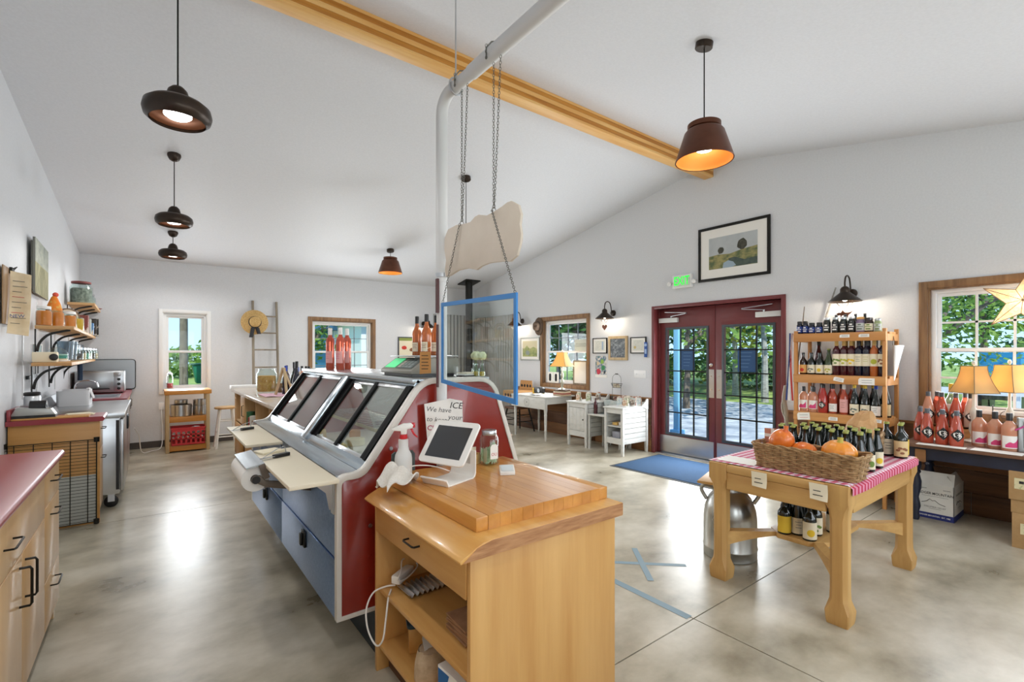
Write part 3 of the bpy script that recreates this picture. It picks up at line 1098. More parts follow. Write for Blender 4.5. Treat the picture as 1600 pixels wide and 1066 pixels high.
# cable on top of counter
b = MB()
b.tube(smooth_path([(0.965, 1.99, TOP + .004), (0.94, 2.01, TOP + .02), (0.96, 2.06, TOP + .035), (1.03, 2.08, TOP + .03), (1.09, 2.05, TOP + .02), (1.12, 1.97, TOP + .01)], 8), 0.003, 6)
b.t = None
solo('charging_cable', b, M_GLOSSW, 'white charging cable looped behind the tablet stand', 'cable')
b = MB()
b.prism([(-0.06, 0), (-0.055, 0.09), (-0.04, 0.1), (-0.02, 0.094), (0.01, 0.1), (0.05, 0.098), (0.062, 0.08), (0.062, 0.0)], 'xz', -0.004, 0.004)
solo('chalk_tag', b, mat('slate_grey', '#454d4d', 0.6), 'small grey slate with a wavy edge behind the spray bottle', 'slate', (0.955, 2.128, 0.888))
# ---- things on the shelves of the counter
t = thing('corrugated_tray', 'small corrugated metal sheet on the middle shelf of the pay counter', 'tray', (0.99, 1.98, 0.387), math.radians(2))
b = MB()
b.sheet(lambda u, v: (-0.10 + 0.20 * u, -0.06 + 0.13 * v, 0.010 + 0.007 * math.cos(u * 2 * PI * 8)), 64, 1, 0.0015)
part('sheet', b, M_STEEL, t)
t = thing('power_adapter', 'white power adapter with coiled white cable on the shelf', 'adapter', (0.93, 2.07, 0.407), math.radians(35))
b = MB()
b.cbox(0, 0, 0.022, 0.13, 0.045, 0.038)
part('brick', b, M_GLOSSW, t, 0.006)
b = MB()
b.tube(smooth_path([(0.065, 0, 0.02), (0.09, 0.01, 0.05), (0.03, 0.02, 0.075), (-0.05, -0.02, 0.06), (-0.075, -0.02, 0.03), (-0.03, -0.04, 0.025), (0.08, -0.03, 0.03), (0.1, 0.0, 0.05), (0.09, 0.02, 0.12)], 8), 0.0032, 6)
part('cord', b, M_GLOSSW, t)
b = MB()
b.tube(smooth_path([(0.885, 2.05, 0.40), (0.85, 2.08, 0.392), (0.80, 2.10, 0.37), (0.765, 2.09, 0.31), (0.755, 2.04, 0.245), (0.77, 1.985, 0.20), (0.785, 1.95, 0.235), (0.80, 1.955, 0.31), (0.83, 2.0, 0.375), (0.86, 2.04, 0.392)], 8), 0.004, 6)
solo('power_cable', b, M_GLOSSW, 'white cable hanging in a loop from the pay counter shelf', 'cable')
for k in range(7):
    b = MB()
    b.cbox(0, 0, 0.004, 0.28, 0.16 - 0.002 * (k % 3), 0.0075)
    solo('paper_bag', b, mat('brown_kraft', '#a07857', 0.85, c2='#b08866', sc=(20, 20, 20)),
         'flat brown paper bag on the pay counter shelf, %s from the bottom of the stack' % ORD[k], 'paper bag', (1.05 + 0.004 * (k % 2), 1.55 + 0.003 * (k % 3), 0.386 + k * 0.0085), math.radians(3 * (k % 3) - 3), 'stack of paper bags', 0.002)
t = thing('tissue_box', 'crumpled tan tissue packet with a white tissue sticking out', 'tissue box', (0.93, 1.77, 0.128), math.radians(10))
b = MB()
b.sheet(lambda u, v: (0.078 * math.cos(2 * PI * u) * (1 - 0.22 * v ** 3) * (1 + 0.07 * math.sin(6 * PI * u)), 0.068 * math.sin(2 * PI * u) * (1 - 0.22 * v ** 3), 0.115 * v + 0.004 * math.sin(u * 40)), 40, 6)
b.lathe([(0.062, 0.114), (0.03, 0.122), (0.0, 0.118)], 20, sy=0.87)
part('packet', b, mat('tan_wrap', '#b39a7b', 0.6, c2='#cbb497', sc=(30, 30, 30), bump=0.4), t)
b = MB()
b.sheet(lambda u, v: (-0.05 + 0.09 * u, 0.02 * math.sin(u * 5) * v + 0.015 * (v - .5), 0.116 + 0.07 * v * (0.6 + 0.4 * math.sin(u * 3)) + 0.004), 10, 6, 0.001)
part('tissue', b, M_PAPER, t)
t = thing('carton', 'white and blue carton on the bottom shelf of the pay counter', 'carton', (0.955, 1.515, 0.128), math.radians(4))
b = MB()
b.cbox(0, 0, 0.085, 0.20, 0.15, 0.17)
part('box', b, M_PAPER, t, 0.002)
b = MB()
b.prism([(-0.07, 0.09), (0.0, 0.165), (-0.07, 0.165)], 'xz', 0.0755, 0.076)
part('blue_patch', b, mat('print_blue', '#1f66a8', 0.5), t)
b = MB()
b.prism([(0.072, 0.04), (0.072, 0.16), (0.0, 0.16), (0.03, 0.08)], 'yz', -0.1008, -0.1003)
part('blue_patch', b, mat('print_blue', '#1f66a8', 0.5), t)
t = thing('router', 'dark teal device standing on a small box on the bottom shelf', 'router', (0.965, 1.965, 0.128), math.radians(-20))
b = MB()
b.cbox(0, 0, 0.055, 0.10, 0.07, 0.11)
part('box', b, M_MAPLEY, t, 0.002)
b = MB()
b.prism(rrect(0.06, 0.045, 0.02), 'xy', 0.111, 0.13)
part('device', b, mat('dark_teal_plastic', '#17384a', 0.4), t, 0.003)
b = MB()
b.tube(smooth_path([(0.02, -0.04, 0.12), (0.04, -0.08, 0.11), (0.06, -0.1, 0.06), (0.08, -0.1, 0.01)], 6), 0.002, 5)
part('cord', b, M_GLOSSW, t)

# ================================================================ cheese case
M_REDP = mat('red_panel', '#8e2417', 0.25, c2='#7b1c10', sc=(2, 2, 2), coat=0.3)
M_TRIM = mat('white_bumper', '#d9d4cb', 0.3)
M_SS = mat('case_stainless', '#a9b3bb', 0.22, 1.0, c2='#c1cad0', sc=(40, 2, 40), rvar=0.06)
M_SSB = mat('case_front_steel', '#7390bd', 0.3, 0.9, c2='#84a0ca', sc=(60, 60, 60), bump=0.05)  # blue sky reflection is put into the steel's base colour
M_BLKGASK = mat('black_gasket', '#0c0d0e', 0.75, spec=0.2)
M_CASEIN = mat('case_interior', '#d6d2c8', 0.4)
CASE_GLASS = clear('case_glass', '#eef4f2', 0.09)
case = thing('cheese_case', 'long refrigerated cheese case with red end panels and slanted glass doors', 'display case', (1.25, 3.43, 0))


def rounded(poly, rad, n=5):
    out = []
    N = len(poly)
    for i, p in enumerate(poly):
        p = Vector((p[0], p[1]))
        a = Vector(poly[i - 1][:2]) - p
        c = Vector(poly[(i + 1) % N][:2]) - p
        r = min(rad[i], a.length * 0.45, c.length * 0.45)
        if r <= 0:
            out.append((p.x, p.y))
            continue
        q0, q1 = p + a.normalized() * r, p + c.normalized() * r
        for k in range(n + 1):
            s = k / n
            v = q0 * (1 - s) ** 2 + p * 2 * s * (1 - s) + q1 * s * s
            out.append((v.x, v.y))
    return out


PO = [(0.684, 0.205), (0.684, 0.885), (0.80, 0.885), (1.115, 1.322), (1.575, 1.322), (1.81, 0.62), (1.81, 0.205)]
PI_ = [(0.708, 0.225), (0.708, 0.857), (0.815, 0.857), (1.13, 1.294), (1.555, 1.294), (1.785, 0.615), (1.785, 0.225)]
ro = [0.0, 0.05, 0.10, 0.09, 0.12, 0.03, 0.0]
OUT, INN = rounded(PO, ro), rounded(PI_, [0, 0.03, 0.08, 0.07, 0.09, 0.03, 0])
for y0, y1, yt in ((2.255, 2.285, 2.249), (4.565, 4.595, 4.559)):
    b = wb(case)
    b.prism([(p[0] * 0.999 + 0.001, p[1]) for p in INN], 'xz', y0, y1)
    ep = part('end_panel', b, M_REDP, case, 0.001)
    b = wb(case)
    b.ring(OUT, INN, 'xz', yt, y1)
    part('bumper_trim', b, M_TRIM, ep, 0.003)
    if y0 < 3:
        for x, z in ((0.845, 0.62), (0.845, 0.47), (0.84, 0.36), (0.95, 0.98)):
            b = wb(case)
            b.cyl((x, y0 + 0.002, z), (x, y0 - 0.004, z), 0.011, 0.009, n=14)
            part('screw_cap', b, M_STEEL if z > 0.6 else M_REDP, ep)
YA, YB, YM = 2.285, 4.565, 3.35
b = wb(case)
b.box(0.865, 2.24, 0.0, 1.70, 4.6, 0.205)
part('plinth', b, mat('plinth_dark', '#1d2836', 0.4), case, 0.003)
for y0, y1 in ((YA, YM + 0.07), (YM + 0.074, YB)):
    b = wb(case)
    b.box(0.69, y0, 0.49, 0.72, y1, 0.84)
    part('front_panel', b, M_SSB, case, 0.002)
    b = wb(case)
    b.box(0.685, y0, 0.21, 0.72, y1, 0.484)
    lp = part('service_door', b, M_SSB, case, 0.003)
    yc = y0 + 0.55 if y0 < 3 else y0 + 0.5
    b = wb(case)
    b.box(0.674, yc - 0.035, 0.375, 0.685, yc + 0.035, 0.465)
    b.box(0.660, yc - 0.012, 0.385, 0.674, yc + 0.018, 0.45)
    part('latch', b, M_BLK, lp, 0.002)
b = wb(case)
b.prism([(0.69, 0.842), (0.69, 0.878), (0.80, 0.879), (0.835, 0.90), (0.835, 0.842)], 'xz', YA, YB)
part('front_ledge', b, M_SS, case)
b = wb(case)
b.box(0.72, YA, 0.205, 1.76, YB, 0.23)
b.box(1.74, YA, 0.23, 1.765, YB, 0.70)
part('tub', b, M_CASEIN, case)
b = wb(case)
b.box(0.84, YA, 0.70, 1.74, YB, 0.72)
part('deck', b, M_CASEIN, case)
# slanted door frames
d0, d1 = Vector((0.80, 0.8865)), Vector((1.11, 1.3165))
dv = (d1 - d0).normalized()
nv = Vector((-dv.y, dv.x))          # points to the server side (left and up)


def sl(s, off, y):
    p = d0 + (d1 - d0) * s + nv * off
    return (p.x, y, p.y)


def slab(b, s0, s1, o0, o1, y0, y1):
    v = [sl(s0, o0, y0), sl(s1, o0, y0), sl(s1, o1, y0), sl(s0, o1, y0), sl(s0, o0, y1), sl(s1, o0, y1), sl(s1, o1, y1), sl(s0, o1, y1)]
    b.add(v, [(0, 1, 2, 3), (7, 6, 5, 4), (0, 4, 5, 1), (1, 5, 6, 2), (2, 6, 7, 3), (3, 7, 4, 0)])


b = wb(case)
slab(b, 0.0, 0.10, -0.03, -0.005, YA, YB)
part('door_track', b, M_SS, case, 0.002)
b = wb(case)
slab(b, 0.92, 1.0, -0.03, 0.0, YA, YB)
part('door_header', b, M_SS, case, 0.002)
b = wb(case)
slab(b, 0.02, 1.0, -0.035, 0.012, YM - 0.05, YM + 0.05)
part('centre_post', b, M_SS, case, 0.004)
for h0, h1 in ((YA + 0.012, YM - 0.05), (YM + 0.05, YB - 0.012)):
    b = wb(case)
    slab(b, 0.10, 0.92, -0.03, 0.002, h0, h0 + 0.03)
    part('jamb_gasket', b, M_BLKGASK, case)
    b = wb(case)
    slab(b, 0.10, 0.92, -0.03, 0.002, h1 - 0.03, h1)
    part('jamb_gasket', b, M_BLKGASK, case)
    hm = (h0 + h1) / 2
    for k, (p0, p1, off) in enumerate(((h0 + 0.03, hm + 0.02, -0.012), (hm - 0.02, h1 - 0.03, -0.024))):
        b = wb(case)
        slab(b, 0.115, 0.905, off - 0.004, off, p0 + 0.045, p1 - 0.045)
        sd = part('sliding_door', b, CASE_GLASS, case)
        for e0, e1 in ((p0, p0 + 0.05), (p1 - 0.05, p1)):
            b = wb(case)
            slab(b, 0.105, 0.915, off - 0.007, off + 0.008, e0, e1)
            part('door_stile', b, M_BLKGASK if k == 0 or e0 > hm else M_BLKGASK, sd, 0.001)
        b = wb(case)
        slab(b, 0.10, 0.135, off - 0.006, off + 0.004, p0, p1)
        part('door_rail', b, M_STEEL, sd, 0.001)
        b = wb(case)
        slab(b, 0.88, 0.92, off - 0.006, off + 0.004, p0, p1)
        part('door_rail', b, M_STEEL, sd, 0.001)
b = wb(case)
b.box(1.08, YA, 1.296, 1.56, YB, 1.318)
part('case_top', b, mat('case_top_steel', '#c3c8cb', 0.25, 0.9), case, 0.002)
b = wb(case)
p0, p1 = Vector((1.565, 1.29)), Vector((1.755, 0.70))
b.prism([(p0.x, p0.y), (p0.x + 0.008, p0.y), (p1.x + 0.008, p1.y), (p1.x, p1.y)], 'xz', YA, YB)
part('customer_glass', b, CASE_GLASS, case)
for z, x0, x1 in ((0.93, 1.22, 1.6),):
    b = wb(case)
    for k in range(24):
        y = YA + 0.04 + k * (YB - YA - 0.08) / 23
        b.cyl((x0, y, z), (x1, y, z), 0.003, n=5)
    b.cyl((x0, YA, z), (x0, YB, z), 0.004, n=6)
    b.cyl((x1, YA, z), (x1, YB, z), 0.004, n=6)
    rk = part('wire_shelf', b, M_CHROME, case)
    b = wb(case)
    b.box(x0 - 0.006, YA, z - 0.012, x0 - 0.003, YB, z + 0.012)
    part('price_rail', b, mat('price_rail_yellow', '#d8c489', 0.5), rk)
b = wb(case)
b.cyl((1.2, YA, 1.285), (1.2, YB, 1.285), 0.012, n=10)
part('case_light', b, mat('case_lamp', '#fff2dc', 0.5, emit=10.0), case)
# cheese pieces inside the case
CH = [('wrapped yellow cheese wedge', '#dcb65a'), ('pale cheese wheel', '#e5d7ae'), ('white cheese block', '#ece6d6'), ('orange cheese block', '#d58f38')]
cpos = [(1.05, 2.45), (1.25, 2.62), (1.0, 2.75), (1.4, 2.5), (1.2, 2.95), (1.45, 2.9), (1.0, 3.15), (1.35, 3.2), (1.1, 3.6), (1.3, 3.8), (1.05, 4.05), (1.4, 4.1), (1.2, 4.35)]
cpos.sort(key=lambda p: p[1])
for k, (x, y) in enumerate(cpos):
    nm, c = CH[k % 4]
    b = MB()
    if k % 4 == 1:
        b.lathe([(0, 0), (0.07, 0), (0.075, 0.006), (0.075, 0.05), (0.07, 0.056), (0, 0.056)], 20)
    elif k % 4 == 0:
        b.prism([(-0.06, -0.05), (0.09, 0), (-0.06, 0.05)], 'xy', 0, 0.06)
    else:
        b.cbox(0, 0, 0.035, 0.14, 0.09, 0.07)
    solo('cheese', b, mat('cheese_%d' % (k % 4), c, 0.45), '%s in the cheese case, %s cheese from the near end' % (nm, ORD[k] if k < 12 else 'farthest'), 'cheese', (x, y, 0.7205), 0.4 * k, 'cheeses in the case', 0.003)
b = MB()
b.lathe([(0, 0), (0.045, 0), (0.05, 0.01), (0.055, 0.06), (0.05, 0.1), (0.04, 0.11), (0.038, 0.11), (0.04, 0.1), (0, 0.09)], 18)
solo('copper_cup', b, mat('olive_brass', '#8a7a3a', 0.3, 0.7), 'olive brass cup inside the cheese case near the top', 'cup', (1.33, 2.55, 0.9345))
# cutting boards hung on the service side
M_CUT = mat('ivory_cutting_board', '#e4d9c0', 0.45)
for k, (y0, y1) in enumerate(((2.20, 3.13), (3.37, 4.30))):
    t = thing('cutting_board', 'ivory cutting board bracketed to the %s half of the cheese case' % ('near' if k == 0 else 'far'), 'cutting board', (0.575, (y0 + y1) / 2, 0.85))
    b = wb(t)
    b.box(0.47, y0, 0.862, 0.682, y1, 0.881)
    part('board', b, M_CUT, t, 0.003)
    for y in (y0 + 0.10, y1 - 0.12):
        b = wb(t)
        b.prism([(0.53, 0.861), (0.685, 0.861), (0.685, 0.72), (0.665, 0.72), (0.65, 0.80), (0.60, 0.845), (0.53, 0.848)], 'xz', y - 0.002, y + 0.002)
        b.box(0.678, y - 0.02, 0.70, 0.687, y + 0.02, 0.855)
        part('bracket', b, M_STEEL, t)
# knives / cheese slicers on boards
for k, y in enumerate((2.88, 4.05)):
    t = thing('cheese_slicer', 'wire cheese slicer with a dark handle on the %s cutting board' % ('near' if k == 0 else 'far'), 'slicer', (0.575, y, 0.8815), math.radians(25))
    b = MB()
    b.prism(rrect(0.05, 0.016, 0.012, 3), 'xy', 0.0, 0.018)
    part('handle', b, M_BLKP, t, 0.003)
    b = MB()
    b.box(-0.12, -0.012, 0.008, -0.045, 0.012, 0.011)
    b.tube([(0.03, 0, 0.018), (0.02, 0, 0.055), (-0.03, 0, 0.045), (-0.11, 0, 0.012)], 0.0025, 6)
    part('blade', b, M_STEEL, t)
b = MB()
b.cbox(0, 0, 0.006, 0.13, 0.11, 0.012)
solo('paper_stack', b, M_CREAM, 'small stack of deli paper at the far end of the near cutting board', 'paper', (0.545, 3.05, 0.8815), 0.3, None, 0.002)
# paper roll on its cutter
t = thing('paper_roll_cutter', 'white butcher paper roll in a grey metal cutter on the cheese case', 'paper roll', (0.40, 2.92, 0.66))
c = Vector((0.425, 0, 0.81))
y0, y1 = 2.74, 3.12
b = wb(t)
pr_ = [(0.022, y0), (0.064, y0), (0.064, y1), (0.022, y1)]
n = 32
v, f = [], []
for i in range(n):
    a = 2 * PI * i / n
    for r, y in pr_:
        v.append((c.x + r * math.cos(a), y, c.z + r * math.sin(a)))
for i in range(n):
    j = (i + 1) % n
    for k in range(4):
        f.append((i * 4 + k, i * 4 + (k + 1) % 4, j * 4 + (k + 1) % 4, j * 4 + k))
b.add(v, f)
part('paper_roll', b, mat('roll_paper', '#efece6', 0.85), t)
b = wb(t)
b.cyl((c.x, y0 - 0.03, c.z), (c.x, y1 + 0.03, c.z), 0.02, n=14)
part('spindle', b, M_BLKP, t)
for y in (y0 - 0.025, y1 + 0.015):
    b = wb(t)
    b.prism([(c.x - 0.022, c.z), (c.x - 0.01, c.z + 0.022), (c.x + 0.02, c.z + 0.02), (0.47, c.z - 0.01), (0.69, c.z - 0.055), (0.69, c.z - 0.10), (0.47, c.z - 0.045), (c.x + 0.01, c.z - 0.022)], 'xz', y, y + 0.01)
    part('arm', b, mat('bronze_grey_metal', '#6d6258', 0.4, 0.7), t, 0.002)
    b = wb(t)
    b.bar((c.x + 0.05, y + 0.005, c.z), (c.x + 0.025, y + 0.005, c.z + 0.075), 0.01, 0.03)
    part('blade_arm', b, mat('bronze_grey_metal', '#6d6258', 0.4, 0.7), t)
b = wb(t)
b.prism([(c.x - 0.045, c.z + 0.064), (c.x + 0.04, c.z + 0.08), (c.x + 0.045, c.z + 0.07), (c.x + 0.03, c.z + 0.068), (c.x - 0.043, c.z + 0.058)], 'xz', y0 - 0.02, y1 + 0.02)
part('cutter_blade', b, M_SS, t)

# ================================================================ on top of the case
t = thing('deli_scale', 'grey beige deli scale with a green display on the cheese case', 'scale', (1.30, 2.68, 1.318))
M_SCALE = mat('scale_beige', '#8d8b80', 0.45)
b = wb(t)
b.prism([(1.155, 1.335), (1.155, 1.355), (1.255, 1.425), (1.46, 1.425), (1.46, 1.335)], 'xz', 2.46, 2.90)
part('body', b, M_SCALE, t, 0.005)
b = wb(t)
b.box(1.17, 2.48, 1.3185, 1.44, 2.88, 1.335)
part('base', b, M_BLKP, t)
s0, s1 = Vector((1.155, 0, 1.357)), Vector((1.255, 0, 1.427))
sdir = (s1 - s0).normalized()
sn = Vector((-sdir.z, 0, sdir.x))


def scq(b, a0, a1, y0, y1, h):
    v = []
    for hh in (0.0005, h):
        for a, y in ((a0, y0), (a1, y0), (a1, y1), (a0, y1)):
            p = s0 + (s1 - s0) * a + sn * hh
            v.append((p.x, y, p.z))
    b.add(v, [(0, 1, 2, 3), (7, 6, 5, 4), (0, 4, 5, 1), (1, 5, 6, 2), (2, 6, 7, 3), (3, 7, 4, 0)])


b = wb(t)
scq(b, 0.15, 0.9, 2.72, 2.87, 0.002)
part('display', b, mat('display_green', '#4fd88a', 0.3, emit=0.5), t)
b = wb(t)
scq(b, 0.12, 0.92, 2.49, 2.70, 0.002)
kp = part('keypad', b, mat('keypad_grey', '#6d7573', 0.5), t)
for i in range(4):
    for j in range(4):
        b = wb(t)
        scq(b, 0.18 + i * 0.18, 0.32 + i * 0.18, 2.51 + j * 0.046, 2.545 + j * 0.046, 0.004)
        part('key', b, mat('key_light', '#c9b9ae', 0.5) if j == 3 else mat('key_grey', '#9aa39f', 0.5), kp)
b = wb(t)
b.box(1.20, 2.48, 1.432, 1.47, 2.86, 1.44)
b.cyl((1.33, 2.67, 1.42), (1.33, 2.67, 1.434), 0.05, n=14)
part('weighing_plate', b, M_STEEL, t, 0.003)
# hand-lettered tag and sheets by the pole
t = thing('price_tag', 'small brown card tag with handwriting hung by the pole', 'tag', (1.19, 2.36, 1.40), math.radians(-35))
b = MB()
b.prism([(-0.03, -0.06), (0.032, -0.055), (0.03, 0.06), (-0.028, 0.06)], 'xz', -0.0008, 0.0008)
part('card', b, mat('tan_card', '#c08a4e', 0.8), t)
for k in range(5):
    b = MB()
    b.box(-0.02, -0.0014, 0.038 - k * 0.018, 0.016 + 0.004 * (k % 2), -0.0009, 0.042 - k * 0.018)
    part('written_line', b, M_INK, t)
b = MB()
b.tube([(0, 0, 0.055), (0.004, 0.0, 0.075), (0.03, 0.05, 0.09)], 0.001, 4)
part('string', b, M_CREAM, t)
t = thing('receipt_paper', 'curled white receipt strip behind the deli scale', 'paper', (1.47, 3.06, 1.319), math.radians(-30))
b = MB()
b.sheet(lambda u, v: (-0.04 + 0.08 * u + 0.05 * v * v, 0.03 * v, 0.002 + 0.16 * v + 0.012 * math.sin(v * 6)), 3, 8, 0.0008)
part('strip', b, M_PAPER, t)
b = MB()
b.cbox(1.46, 3.14, 1.346, 0.05, 0.10, 0.055)
t0 = Vector((1.46, 3.14, 1.3185))
b.t = None
b = MB()
b.cbox(0, 0, 0.0275, 0.05, 0.10, 0.055)
solo('brown_block', b, PLANK[3], 'small brown wooden block left of the deli scale', 'block', t0, 0, None, 0.003)
# napkins, tub, books at customer end
t = thing('napkin_tub', 'blue and white tub on the customer side of the cheese case', 'tub', (1.42, 2.52, 1.3185))
b = MB()
b.lathe([(0, 0), (0.03, 0), (0.036, 0.045), (0.038, 0.05), (0.034, 0.05), (0, 0.04)], 18)
part('tub', b, mat('pale_blue_tub', '#9fb2c4', 0.4), t)
b = MB()
b.lathe([(0.0, 0.05), (0.039, 0.05), (0.039, 0.056), (0, 0.058)], 18)
part('lid', b, M_WHITE, t)
for k in range(3):
    b = MB()
    b.cbox(0, 0, 0.004, 0.10, 0.07, 0.008)
    solo('leaflet', b, (M_INK, M_PAPER, M_CREAM)[k], 'leaflet on the cheese case under the plexiglass, %s in the stack' % ('bottom', 'middle', 'top')[k], 'leaflet', (1.455, 2.36, 1.3185 + k * 0.0085), 0.2 * k, 'leaflets on the case', 0.001)
# hydrangeas in three small bottles
for k, (x, y) in enumerate(((1.50, 2.33), (1.535, 2.40), (1.52, 2.30))):
    t = thing('flower_vase', 'small glass vase of green white hydrangea on the cheese case, %s' % ('leftmost of three', 'middle of three', 'rightmost of three')[(1, 0, 2)[k]], 'vase', (x, y, 1.3185), 0, 'hydrangea vases')
    b = MB()
    b.lathe([(0, 0.001), (0.016, 0.001), (0.018, 0.004), (0.018, 0.045), (0.009, 0.056), (0.009, 0.075), (0.007, 0.075), (0.007, 0.055), (0.015, 0.044), (0.015, 0.004), (0, 0.003)], 14)
    part('glass', b, M_JAR, t)
    b = MB()
    b.lathe([(0, 0.004), (0.0148, 0.004), (0.0148, 0.03), (0, 0.03)], 12)
    part('water', b, mat('yellow_oil', '#c9a63a', 0.2), t)
    b = MB()
    b.tube([(0, 0, 0.01), (0.002, 0, 0.08), (0.004, 0.002, 0.11)], 0.0015, 5)
    part('stem', b, LEAF[0], t)
    V = MB()
    rnd = random.Random(k)
    for _ in range(60):
        a = Vector((rnd.gauss(0, 1), rnd.gauss(0, 1), rnd.gauss(0, 1))).normalized()
        p = a * 0.026 + Vector((0.004, 0.002, 0.12))
        q = a.orthogonal().normalized() * 0.008
        w = a.cross(q).normalized() * 0.008
        V.add([p - q, p + w, p + q, p - w], [(0, 1, 2, 3)])
    V.ball((0.004, 0.002, 0.12), 0.024, 10, 8)
    part('flower_head', V, mat('hydrangea_green', '#cfdc9e', 0.7, c2='#eef2d6', sc=(40, 40, 40)), t)

# ================================================================ white pipe, board, plexiglass
M_PIPE = mat('white_pipe', '#d4d5d4', 0.4)
pipe = thing('conduit_pipe', 'tall white pipe rising from the pay counter and bending overhead', 'pipe', (1.2, 2.192, 0))
b = wb(pipe)
b.cyl((1.2, 2.192, 0), (1.2, 2.192, 1.84), 0.0265, n=20)
part('lower_pipe', b, M_PIPE, pipe)
b = wb(pipe)
pts = [(1.2, 2.192, 1.82), (1.2, 2.192, 2.68)] + [(1.2, 2.192 - 0.09 * (1 - math.cos(a)), 2.68 + 0.09 * math.sin(a)) for a in [PI / 2 * k / 8 for k in range(1, 9)]] + [(1.2, 1.88, 2.77)]
b.tube(pts, 0.0295, 20)
part('riser_pipe', b, M_PIPE, pipe)
b = wb(pipe)
b.tube([(1.2, 1.90, 2.77), (1.2, -0.6, 2.77), (1.2, FY, 2.77)], 0.034, 20)
part('overhead_pipe', b, M_PIPE, pipe)
b = wb(pipe)
b.lathe([(0.03, 0), (0.034, 0), (0.034, 0.02), (0.03, 0.02)], 20, (1.2, 2.192, 1.845))
part('coupling', b, M_STEEL, pipe)
b = wb(pipe)
b.box(1.165, 2.175, 1.66, 1.176, 2.195, 1.835)
b.box(1.166, 2.178, 1.28, 1.174, 2.19, 1.60)
part('cable_strip', b, mat('dark_red_strip', '#4a1c1c', 0.5), pipe)
b = wb(pipe)
b.cyl((1.2, 2.05, 2.80), (1.2, 2.05, roofz(2.05)), 0.004, n=8)
b.cyl((1.2, 2.05, 2.80), (1.2, 2.05, 2.83), 0.008, n=8)
b.tube([(1.2 + 0.035 * math.cos(a), 2.05, 2.77 + 0.042 * math.sin(a)) for a in [2 * PI * k / 16 for k in range(16)]], 0.005, 6, True)
part('hanger_rod', b, M_STEEL, pipe)


def chain(b, p, q, link=0.016, r=0.0013):
    p, q = Vector(p), Vector(q)
    L = (q - p).length
    n = max(2, int(L / (link * 0.78)))
    d = (q - p) / n
    dn = d.normalized()
    a0 = dn.orthogonal().normalized()
    a1 = dn.cross(a0)
    for k in range(n):
        c = p + d * (k + 0.5)
        a = a0 if k % 2 else a1
        pts = [c + dn * (link / 2) * math.cos(t) + a * (link * 0.27) * math.sin(t) for t in [2 * PI * i / 8 for i in range(8)]]
        b.tube(pts, r, 4, True)


BO = [(2.181, 2.042), (2.118, 2.077), (2.037, 2.082), (1.97, 2.072), (1.906, 2.068), (1.867, 2.084), (1.836, 2.086), (1.769, 2.067), (1.714, 2.071), (1.653, 2.079), (1.616, 2.087), (1.588, 2.086), (1.539, 2.057), (1.522, 2.015), (1.53, 1.976), (1.521, 1.936), (1.527, 1.9), (1.549, 1.853), (1.595, 1.836), (1.66, 1.845), (1.753, 1.852), (1.815, 1.847), (1.853, 1.836), (1.933, 1.855), (2.017, 1.857), (2.097, 1.842), (2.172, 1.841), (2.181, 1.879), (2.168, 1.925), (2.185, 1.985)]
t = thing('hanging_board', 'blank cream sign board with a wavy edge hanging on chains', 'sign', (1.2, 1.85, 1.84))
b = wb(t)
b.prism([(p[0] if p[0] < 2.15 else p[0] - 0.03, p[1]) for p in BO], 'yz', 1.194, 1.206)
part('board', b, mat('birch_ply', '#cbbfae', 0.6, c2='#d6cbbb', sc=(10, 3, 3)), t, 0.001)
for y in (2.0, 1.73):
    b = wb(t)
    chain(b, (1.205, y, 2.735), (1.2, y - 0.006, 2.09))
    chain(b, (1.2, y - 0.06, 2.735), (1.2, y - 0.012, 2.09))
    chain(b, (1.165, y, 2.80), (1.165, y, 2.735))
    b.tube([(1.165, y, 2.735), (1.165, y, 2.785), (1.18, y - 0.02, 2.806), (1.2, y - 0.03, 2.81), (1.22, y - 0.045, 2.80)], 0.003, 6)
    b.tube([(1.2 + 0.01 * math.cos(a), y - 0.009, 2.08 + 0.012 * math.sin(a)) for a in [2 * PI * k / 10 for k in range(10)]], 0.0018, 5, True)
    part('chain', b, mat('grey_chain', '#6e6c66', 0.4, 0.8), t)
fr = thing('plexiglass_screen', 'clear plexiglass screen edged in blue tape hanging on chains', 'screen', (1.10, 1.74, 1.26))
FL0, FL1 = Vector((1.163, 2.125, 1.305)), Vector((1.037, 1.344, 1.268))
FU0, FU1 = Vector((1.163, 2.125, 1.705)), Vector((1.037, 1.344, 1.668))
nrm = (FL1 - FL0).cross(Vector((0, 0, 1))).normalized()


def quadbar(b, a, c, w1, w2, th):
    """flat bar in the screen plane: edge a-c outer, w1/w2 inner offset points"""
    v = [p + nrm * s * th for s in (-1, 1) for p in (a, c, w2, w1)]
    b.add(v, [(0, 1, 2, 3), (7, 6, 5, 4), (0, 4, 5, 1), (1, 5, 6, 2), (2, 6, 7, 3), (3, 7, 4, 0)])


def inner(p, dx, dz):
    hd_ = (FL1 - FL0).normalized()
    return p + hd_ * dx + Vector((0, 0, dz))


